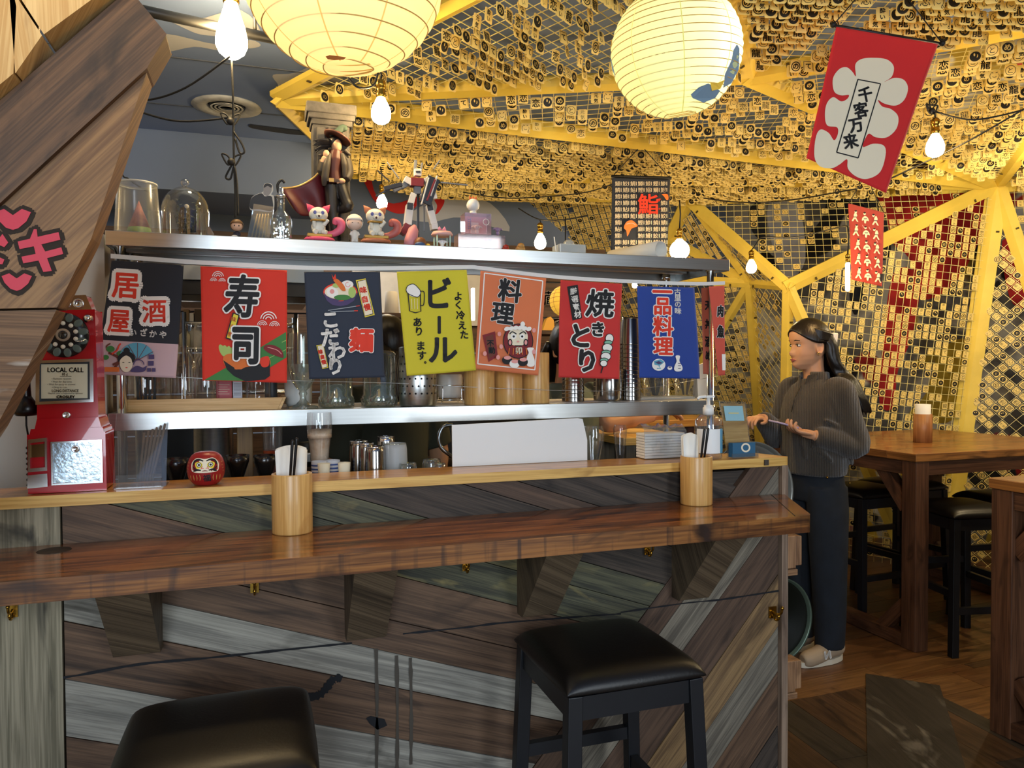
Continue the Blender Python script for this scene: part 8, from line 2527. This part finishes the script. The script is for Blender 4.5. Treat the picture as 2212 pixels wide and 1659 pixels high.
# hair: cap, swept-back sides, half-up tail and loose length down the back
m_ = MB()
capM = HT
vs = []; fs = []
nA, nB = 40, 16
for j in range(nB + 1):
 f_ = j / nB
 for i in range(nA):
  a = 2 * PI * i / nA          # 0 = front
  c_, s_ = math.cos(a), math.sin(a)
  front = max(0.0, c_)
  phi_max = 1.62 - .62 * front ** 1.5 - .04 * (1 - abs(c_))
  phi = phi_max * f_
  rx, ry, rz_ = .083, .108, .118
  x = rx * math.sin(phi) * s_; y = -ry * math.sin(phi) * c_ + .006; z = .112 + rz_ * math.cos(phi)
  vs.append((x, y, z))
for j in range(nB):
 for i in range(nA):
  fs.append((j * nA + i, j * nA + (i + 1) % nA, (j + 1) * nA + (i + 1) % nA, (j + 1) * nA + i))
m_.add(vs, fs, 0, True, capM)
o = m_.build('hair_cap', [HAIR], wm, world=False, sol=.012)
m_ = MB()
hr = random.Random(3)
for q in range(46):
 a = hr.uniform(-1, 1)
 b = hr.uniform(0, 1)
 x0 = .078 * a
 y0 = .080 - .05 * abs(a) * b
 pts = [HT @ Vector((x0 * .9, y0 * .9, .17 - .05 * b)), HT @ Vector((x0 * 1.05, y0 + .022, .10)), HT @ Vector((x0 * 1.15, y0 + .030 + .01 * b, .01)),
           Vector((x0 * 1.4 + .02, .125 + .03 * b - .02 * abs(a), 1.345)), Vector((x0 * 1.6 + .03, .145 + .03 * b - .02 * abs(a), 1.27)), Vector((x0 * 1.5 + .03, .160 + .03 * b, 1.15 + .06 * hr.random()))]
 limb(m_, pts, [.010, .015, .016, .016, .014, .004], 8, 4)
# lock over the near shoulder
for q in range(16):
 b = q / 15
 pts = [HT @ Vector((.066, .050 + .02 * b, .13)), HT @ Vector((.078, .055 + .02 * b, .05)), Vector((.098 + .02 * b, .035 + .03 * b, 1.385)), Vector((.150 + .01 * b, .045 + .045 * b, 1.345)), Vector((.19 + .01 * b, .07 + .05 * b, 1.27 - .02 * b)), Vector((.205, .10 + .05 * b, 1.19 + .03 * hr.random()))]
 limb(m_, pts, [.008, .012, .013, .013, .011, .003], 8, 4)
m_.build('long_hair', [HAIR], wm, world=False, rm=.005, smooth=2)
m_ = MB()
for q in range(9):
 b = -1 + 2 * q / 8
 limb(m_, [HT @ Vector((.060, -.030 + .014 * b, .175 + .01 * b)), HT @ Vector((.080, .015, .150 + .018 * b)), HT @ Vector((.066, .075, .135 + .014 * b)), HT @ Vector((.03, .108, .125 + .01 * b))], [.004, .010, .011, .008], 8, 4)
 limb(m_, [HT @ Vector((-.060, -.030 + .014 * b, .175 + .01 * b)), HT @ Vector((-.080, .015, .150 + .018 * b)), HT @ Vector((-.066, .075, .135 + .014 * b)), HT @ Vector((-.03, .108, .125 + .01 * b))], [.004, .010, .011, .008], 8, 4)
m_.build('swept_hair', [HAIR], wm, world=False)
m_ = MB(); m_.box((0, 0, 0), (.02, .030, .062), 0, HT @ T(.035, .116, .125) @ Rz(-.3) @ Rx(-.15)); m_.build('hair_clip', [mat('clip_white', '#ddd8cc', .4)], wm, world=False, bevel=.006)
m_ = MB(); m_.tube([HT @ Vector((.076, .004 + .006 * math.cos(a), .060 + .006 * math.sin(a))) for a in [2 * PI * k / 16 for k in range(16)]], .0014, 6, 0, True); m_.build('hoop_earring', [mat('gold', '#d0a848', .25, 1.0)], wm, world=False)
# sweater
m_ = MB()
loft(m_, [(.895, 0, .0, .152, .118), (.905, 0, .0, .162, .128), (.94, 0, -.002, .168, .132), (.99, 0, -.006, .172, .135), (1.06, 0, -.012, .165, .132), (1.14, 0, -.018, .160, .132), (1.21, 0, -.012, .163, .125), (1.27, 0, -.004, .160, .108), (1.315, 0, .002, .135, .088), (1.345, 0, .002, .088, .072), (1.36, 0, .0, .070, .064)], 32)
def sleeve(sh, el, wr):
 d1 = (el - sh).normalized()
 limb(m_, [sh + Vector((-.045 * (1 if sh.x > 0 else -1), 0, .008)), sh, sh.lerp(el, .5), el, el.lerp(wr, .5), el.lerp(wr, .86), wr.lerp(el, .02)], [.062, .066, .062, .062, .056, .048, .034], 18, 5)
sleeve(sh, el, wr); sleeve(sh2, el2, wr2)
# soft folds
for (a, b, r_) in (((.15, -.09, 1.17), (.19, .03, 1.10), .014), ((.10, -.125, 1.05), (.17, -.06, .97), .014), ((.16, .03, 1.02), (.14, .10, .95), .016), ((.02, -.135, 1.18), (.08, -.135, .98), .012)):
 limb(m_, [a, (Vector(a) + Vector(b)) / 2 + Vector((.006, 0, 0)), b], [r_ * .5, r_, r_ * .5], 8, 4)
m_.build('sweater', [KNIT], wm, world=False, rm=.006, smooth=6)
m_ = MB()
loft(m_, [(1.335, 0, .004, .078, .070), (1.36, 0, .0, .069, .066), (1.385, 0, .0, .066, .064), (1.39, 0, .0, .060, .058), (1.36, 0, .0, .058, .056)], 28, caps=False)
keep = [i for i, f in enumerate(m_.f) if not (sum(m_.v[q][1] for q in f) / len(f) < -.045 and abs(sum(m_.v[q][0] for q in f) / len(f)) < .025)]
for nm in ('f', 'mi', 'sm', 'uv'): setattr(m_, nm, [getattr(m_, nm)[i] for i in keep])
for s_ in (-1, 1): m_.add([(.012 * s_, -.078, 1.33), (.055 * s_, -.055, 1.335), (.06 * s_, -.035, 1.385), (.026 * s_, -.070, 1.375)], [(0, 1, 2, 3)], 0)
m_.build('collar', [KNIT], wm, world=False, sol=.006)
m_ = MB(); m_.tube([(.0, -.088, 1.325), (0, -.125, 1.27), (0, -.148, 1.20)], .0025, 6); m_.build('zip', [mat('dark_zip', '#2a241c', .5)], wm, world=False)
# jeans
m_ = MB()
loft(m_, [(.93, 0, .0, .135, .105), (.88, 0, .005, .146, .112), (.82, 0, .010, .152, .118), (.77, 0, .012, .150, .112)], 28)
for s_ in (-1, 1):
 loft(m_, [(.84, .07 * s_, .008, .080, .108), (.72, .078 * s_, .006, .086, .104), (.55, .085 * s_, .004, .082, .094), (.40, .088 * s_, .006, .076, .086), (.22, .09 * s_, .010, .070, .078), (.075, .09 * s_, .010, .064, .070), (.07, .09 * s_, .010, .06, .066)], 24)
m_.build('jeans', [DENIM], wm, world=False, rm=.007, smooth=5)
m_ = MB()
for s_ in (1,):
 m_.ball((.150, -.075, .90), .006, 8, 6); m_.ball((.158, .06, .865), .005, 8, 6)
m_.build('jean_rivet', [BRASS], wm, world=False)
# shoes
SHO = mat('sneaker_tan', '#a58f74', .7, bump=.15, bs=90); SOLE = mat('sneaker_sole', '#cfc4ae', .6)
for s_ in (-1, 1):
 x = .09 * s_
 m_ = MB()
 limb(m_, [(x, .075, .055), (x, .05, .062), (x, 0, .060), (x + .004 * s_, -.07, .045), (x + .004 * s_, -.135, .036), (x, -.165, .032)], [.034, .042, .044, .042, .040, .026], 16, 4)
 m_.build('sneaker', [SHO], wm, world=False, rm=.005, smooth=4)
 m_ = MB(); pts = [(x + .040 * math.sin(a) * (1.0 if math.cos(a) < 0 else .92), -.045 - .135 * math.cos(a)) for a in [2 * PI * k / 28 for k in range(28)]]
 m_.prism(pts, .001, .026, 0); m_.build('rubber_sole', [SOLE], wm, world=False, bevel=.006)
m_ = MB(); V, F = text2d('N', .05, .004, 6, True, 2, .25, 1.1)
m_.add([(.1385, -.055 - a, .057 + b) for a, b in V], F, 0); o = m_.build('shoe_mark', [WHITE], wm, world=False)
# phone in her hands
ph_ = thing('smartphone', 'pale lilac smartphone held flat in the hands of the person', 'phone', wpos, None, wm.rotation_euler.z)
m_ = MB(); MPh = T(.045, -.232, 1.146) @ Rz(.12) @ Rx(-.22) @ Ry(.12)
m_.box((0, 0, 0), (.074, .150, .009), 0, MPh); m_.build('phone_case', [mat('case_lilac', '#b3a4c4', .4)], ph_, world=False, bevel=.003)
m_ = MB(); m_.box((0, 0, .0048), (.066, .142, .0012), 0, MPh); m_.build('screen', [mat('screen_dark', '#141318', .1)], ph_, world=False)
# ---- kitchen staff seen in part between shelves and banners
def staff(lab, pos, rot, shirt, hair, arm_l, arm_r, apron=None, sleeve_k=.55, lean=.0, hs=1.0):
 t = thing('person', lab, 'person', pos, None, rot)
 HT = T(0, -.03 - lean, 1.40) @ Rx(.15 + lean)
 m_ = MB()
 head_geo(m_, HT); ear_geo(m_, HT, 1); ear_geo(m_, HT, -1)
 loft(m_, [(1.28, 0, .0, .08, .06), (1.34, 0, -.01 - lean * .5, .058, .054), (1.40, 0, -.015 - lean, .052, .052), (1.46, 0, -.02 - lean, .05, .055)], 18)
 loft(m_, [(.80, 0, .01, .14, .10), (.95, 0, 0, .125, .09), (1.12, 0, -.005, .135, .10), (1.25, 0, 0, .15, .092), (1.32, 0, 0, .10, .06)], 20)
 for s_ in (-1, 1):
  limb(m_, [(.07 * s_, .01, .82), (.085 * s_, 0, .45), (.09 * s_, .01, .09)], [.085, .056, .04]); limb(m_, [(.09 * s_, .02, .05), (.09 * s_, -.14, .03)], [.04, .03])
 for (sh, el, wr), sd in ((arm_l, 1), (arm_r, -1)):
  sh, el, wr = Vector(sh), Vector(el), Vector(wr)
  limb(m_, [sh, sh.lerp(el, .5), el, el.lerp(wr, .5), wr], [.052, .048, .042, .038, .027])
  f = (wr - el).normalized(); hand_geo(m_, wr, f, (0, 0, 1) if abs(f.z) < .8 else (0, -1, 0), sd, .5)
 m_.build('body', [SKIN], t, world=False, rm=.005, smooth=3)
 face_parts(t, HT, HAIR)
 m_ = MB()
 loft(m_, [(.84, 0, .0, .155, .115), (.95, 0, -.002, .158, .118), (1.08, 0, -.01, .155, .118), (1.2, 0, -.008, .162, .115), (1.27, 0, 0, .16, .10), (1.32, 0, 0, .12, .075), (1.35, 0, -.004, .07, .062)], 28)
 for (sh, el, wr) in (arm_l, arm_r):
  sh, el = Vector(sh), Vector(el)
  limb(m_, [sh + Vector((-.04 if sh.x > 0 else .04, 0, .006)), sh, sh.lerp(el, sleeve_k * .6), sh.lerp(el, sleeve_k)], [.068, .070, .068, .066], 16, 4)
 m_.build('shirt', [mat('shirt_' + shirt, shirt, .85, bump=.2, bs=14)], t, world=False, rm=.007, smooth=5)
 m_ = MB()
 loft(m_, [(.95, 0, 0, .135, .105), (.82, 0, .01, .15, .115), (.77, 0, .01, .148, .11)], 24)
 for s_ in (-1, 1): loft(m_, [(.84, .07 * s_, .008, .08, .106), (.5, .085 * s_, 0, .075, .085), (.08, .09 * s_, .01, .065, .07)], 20)
 m_.build('trousers', [KB], t, world=False, rm=.008, smooth=4)
 m_ = MB()
 for s_ in (-1, 1): limb(m_, [(.09 * s_, .06, .045), (.09 * s_, 0, .05), (.09 * s_, -.15, .036)], [.04, .044, .034])
 m_.build('shoes', [BLACK], t, world=False)
 m_ = MB(); m_.ball((0, .012, .125), 1, 22, 16, 0, HT, (.084, .108, .112))
 keep = [i for i, f in enumerate(m_.f) if not (lambda c_: c_.y < -.02 and c_.z < .155)(HT.inverted() @ (sum((Vector(m_.v[q]) for q in f), Vector()) / len(f)))]
 for nm in ('f', 'mi', 'sm', 'uv'): setattr(m_, nm, [getattr(m_, nm)[i] for i in keep])
 for q in range(20):
  a = -1 + 2 * q / 19
  limb(m_, [HT @ Vector((.075 * a, .07, .12)), HT @ Vector((.08 * a, .10, .04)), HT @ Vector((.075 * a, .10, -.06 * hair)), HT @ Vector((.06 * a, .10, -.12 * hair))], [.012, .016, .014, .004], 8, 3)
 m_.build('hair', [HAIR], t, world=False, sol=.006)
 if apron:
  m_ = MB()
  for s_ in (-1, 1): m_.tube(smooth_path([(.06 * s_, .10, 1.30), (.03 * s_, .122, 1.15), (0, .126, 1.02), (-.02 * s_, .122, .95)], 5), .006, 6)
  m_.build('apron_strap', [mat('apron_tan', apron, .8)], t, world=False)
 return t
pA = at(838, 980, Y=3.02)
staff('person with black hair in a dark olive shirt behind the noodle and beer banners', (pA.x + .02, 3.02, 0), PI + .35, '#3a3a2c', 1.0,
      ((.165, 0, 1.28), (.23, -.06, 1.02), (.12, -.28, 1.0)), ((-.165, 0, 1.28), (-.22, .0, 1.05), (-.20, -.03, .80)), None, .8)
pB = at(1222, 900, Y=3.12)
staff('person in a grey green shirt mostly hidden behind the red skewer banner', (pB.x, 3.12, 0), .25, '#5d665c', .5,
      ((.165, 0, 1.28), (.20, -.05, 1.16), (.42, -.12, 1.19)), ((-.165, 0, 1.28), (-.21, .0, 1.04), (-.16, -.2, .95)), None, .45)
# ------------------------------------------------------------------ stools
STL = 'black bar stools with padded seats'
def make_stool(label, loc, rot):
 t = thing('bar_stool', label, 'stool', loc, STL, rot)
 H, a, b = .69, .185, .192
 m_ = MB()
 n = 16; vs = []; fs = []
 N_ = 28
 for q, (hh, sg) in enumerate(((.040, 1), (.008, -1))):
  o_ = len(vs)
  for i in range(N_ + 1):
   for j in range(N_ + 1):
    u, v = math.sin(PI * (i / N_ - .5)), math.sin(PI * (j / N_ - .5))
    vs.append((u * a * (1 - .02 * v * v), v * b * (1 - .02 * u * u), H - .012 + sg * hh * (max(0, 1 - abs(u) ** 7) * max(0, 1 - abs(v) ** 7)) ** .45 + (.006 * (1 - u * u) * (1 - v * v) if sg > 0 else 0)))
  for i in range(N_):
   for j in range(N_):
    f = (o_ + i * (N_ + 1) + j, o_ + (i + 1) * (N_ + 1) + j, o_ + (i + 1) * (N_ + 1) + j + 1, o_ + i * (N_ + 1) + j + 1)
    fs.append(f if sg > 0 else f[::-1])
 m_.add(vs, fs, 0, True)
 m_.build('seat_cushion', [LEATHER], t, world=False, weld=True)
 for sx_ in (-1, 1):
  for sy_ in (-1, 1):
   m_ = MB(); m_.bar((sx_ * (a - .028), sy_ * (b - .028), H - .02), (sx_ * (a - .004), sy_ * (b - .004), 0), .036, .036, 0, (0, 1, 0)); m_.build('leg', [BLKWOOD], t, world=False, bevel=.002)
 for sx_ in (-1, 1):
  m_ = MB(); m_.box((sx_ * (a - .028), 0, H - .050), (.024, 2 * b - .06, .055)); m_.build('apron_rail', [BLKWOOD], t, world=False)
  m_ = MB(); m_.box((sx_ * (a - .018), 0, .30), (.022, 2 * b - .05, .034)); m_.build('stretcher', [BLKWOOD], t, world=False)
 for sy_ in (-1, 1):
  m_ = MB(); m_.box((0, sy_ * (b - .028), H - .050), (2 * a - .06, .024, .055)); m_.build('apron_rail', [BLKWOOD], t, world=False)
  m_ = MB(); m_.box((0, sy_ * (b - .018), .38 if sy_ > 0 else .22), (2 * a - .05, .022, .034)); m_.build('stretcher', [BLKWOOD], t, world=False)
 return t
st0 = make_stool('black padded bar stool in the right foreground below the counter', (.826, 1.735, 0), .0)
for x, y, r_, lab in ((-.088, 1.575, .0, 'black padded bar stool at the lower left, cut off by the bottom edge'), (3.35, 3.53, .04, 'black bar stool right behind the standing person, its seat catching yellow light'), (3.74, 3.62, .05, 'black bar stool behind the one next to the standing person, under the far table'),
                      (3.39, 2.90, -.2, 'black bar stool right of the far table leg'), (3.86, 3.02, -.1, 'black bar stool behind the one right of the far table leg'), (3.02, 1.98, .1, 'black bar stool hidden behind the near table leg at the right edge')):
 dup(st0, (x, y, 0), r_, lab)
# ------------------------------------------------------------------ tall tables at the right
TWD = wood('table_top', '#6e4320', '#a06a34', '#3f2512', .35, coat=.3, bump=.08)
TLG = wood('table_leg', '#432818', '#63402a', '#2a180e', .5, bump=.1)
def tall_table(lab, x0, x1, y0, y1, z):
 t = thing('tall_table', lab, 'table', ((x0 + x1) / 2, (y0 + y1) / 2, 0))
 m_ = MB()
 nb = 6
 for q in range(nb): m_.box(((x0 + x1) / 2, y0 + (y1 - y0) * (q + .5) / nb, z - .02), (x1 - x0, (y1 - y0) / nb - .001, .04))
 m_.build('table_top', [TWD], t, bevel=.003)
 m_ = MB()
 for y in (y0 + .03, y1 - .03): m_.box(((x0 + x1) / 2, y, z - .075), (x1 - x0 - .06, .03, .07))
 for x in (x0 + .03, x1 - .03): m_.box((x, (y0 + y1) / 2, z - .075), (.03, y1 - y0 - .06, .07))
 m_.build('apron', [TLG], t)
 for x in (x0 + .05, x1 - .05):
  for y in (y0 + .05, y1 - .05):
   m_ = MB(); m_.box((x, y, (z - .04) / 2), (.085, .085, z - .04)); m_.build('leg', [TLG], t, bevel=.003)
   s_ = 1 if y < (y0 + y1) / 2 else -1
   m_ = MB(); m_.bar((x, y + s_ * .04, z - .28), (x, y + s_ * .22, z - .07), .05, .07); m_.build('brace', [TLG], t)
   m_ = MB(); m_.bar((x, y + s_ * .04, .22), (x, y + s_ * .2, .05), .05, .06); m_.build('brace', [TLG], t)
  m_ = MB(); m_.box((x, (y0 + y1) / 2, .035), (.08, y1 - y0 - .1, .06)); m_.build('foot_rail', [TLG], t)
 return t
tall_table('tall brown wooden table with a bamboo napkin tube, right of the standing person', 3.04, 4.35, 2.85, 3.95, .985)
tall_table('tall dark wooden table cut by the right edge of the photo', 2.665, 3.95, 1.25, 2.16, .985)
c_ = at(1993, 955, Z=.9855)
t = thing('napkin_tube', 'bamboo tube with white napkins standing on the far tall table', 'napkin holder', c_)
k = c_.y and (c_ - CAM).dot(VW) / FPX
m_ = MB(); m_.lathe([(18.5 * k, 0), (18.5 * k, 61 * k), (16 * k, 61 * k), (16 * k, .01), (.0001, .01)], 30, 0); m_.build('tube_body', [wood('bamboo_dark', '#8f5a30', '#b07a48', None, .45)], t, world=False)
m_ = MB(); m_.lathe([(14 * k, .02), (15.5 * k, 82 * k)], 20, 0, None, True, (False, False)); m_.build('napkin_roll', [NAPM], t, world=False, sol=.001)
# ------------------------------------------------------------------ trays racked at the end of the bar
TRG = mat('tray_grey', '#8f9088', .28, .6); TRO = mat('tray_olive', '#12130c', .55, spec=.15)
for (px, py, r_, Y, m, lab, rim) in ((1612, 1064, 112, 2.37, TRG, 'large round grey serving tray standing behind the end of the ledge', TRG), (1668, 1338, 94, 2.40, TRO, 'round dark olive tray racked low at the end of the bar', mat('rim_green', '#5c6a5a', .3, .5))):
 c_ = at(px, py, Y=Y); k = mpp(px, py, Y)
 t = thing('serving_tray', lab, 'tray', c_)
 MR = Rx(PI / 2) @ Rz(0)
 m_ = MB(); m_.lathe([(.0001, -.001), (r_ * .88 * k, -.001), (r_ * .93 * k, .010)], 48, 0, MR, True, (False, False)); m_.build('tray_base', [m], t, world=False, sol=.002)
 m_ = MB(); m_.lathe([(r_ * .925 * k, .006), (r_ * .97 * k, .020), (r_ * k, .024), (r_ * k, .020), (r_ * .95 * k, .004)], 48, 0, MR, True, (False, False)); m_.build('tray_rim', [rim], t, world=False)
RKW = wood('rack_wood', '#7d5a3e', '#a8805c', '#5c3f2a', .6)
t = thing('tray_rack', 'pale rough wooden rack blocks fixed to the end of the bar, holding the trays', 'rack', (1.70, 2.2, 0))
for y0, y1, nm in ((1160, 1243, 'upper_block'), (1432, 1512, 'lower_block')):
 z1, z0 = at(1710, y0, Y=2.12).z, at(1710, y1, Y=2.12).z
 m_ = MB(); m_.box((1.690, 2.16, (z0 + z1) / 2 + .01), (.105, .06, z1 - z0 - .02)); m_.box((1.758, 2.165, (z0 + z1) / 2 + .012), (.026, .06, z1 - z0 - .03)); m_.box((1.70, 2.15, z0 + .004), (.11, .03, .022)); m_.build(nm, [RKW], t, bevel=.003)
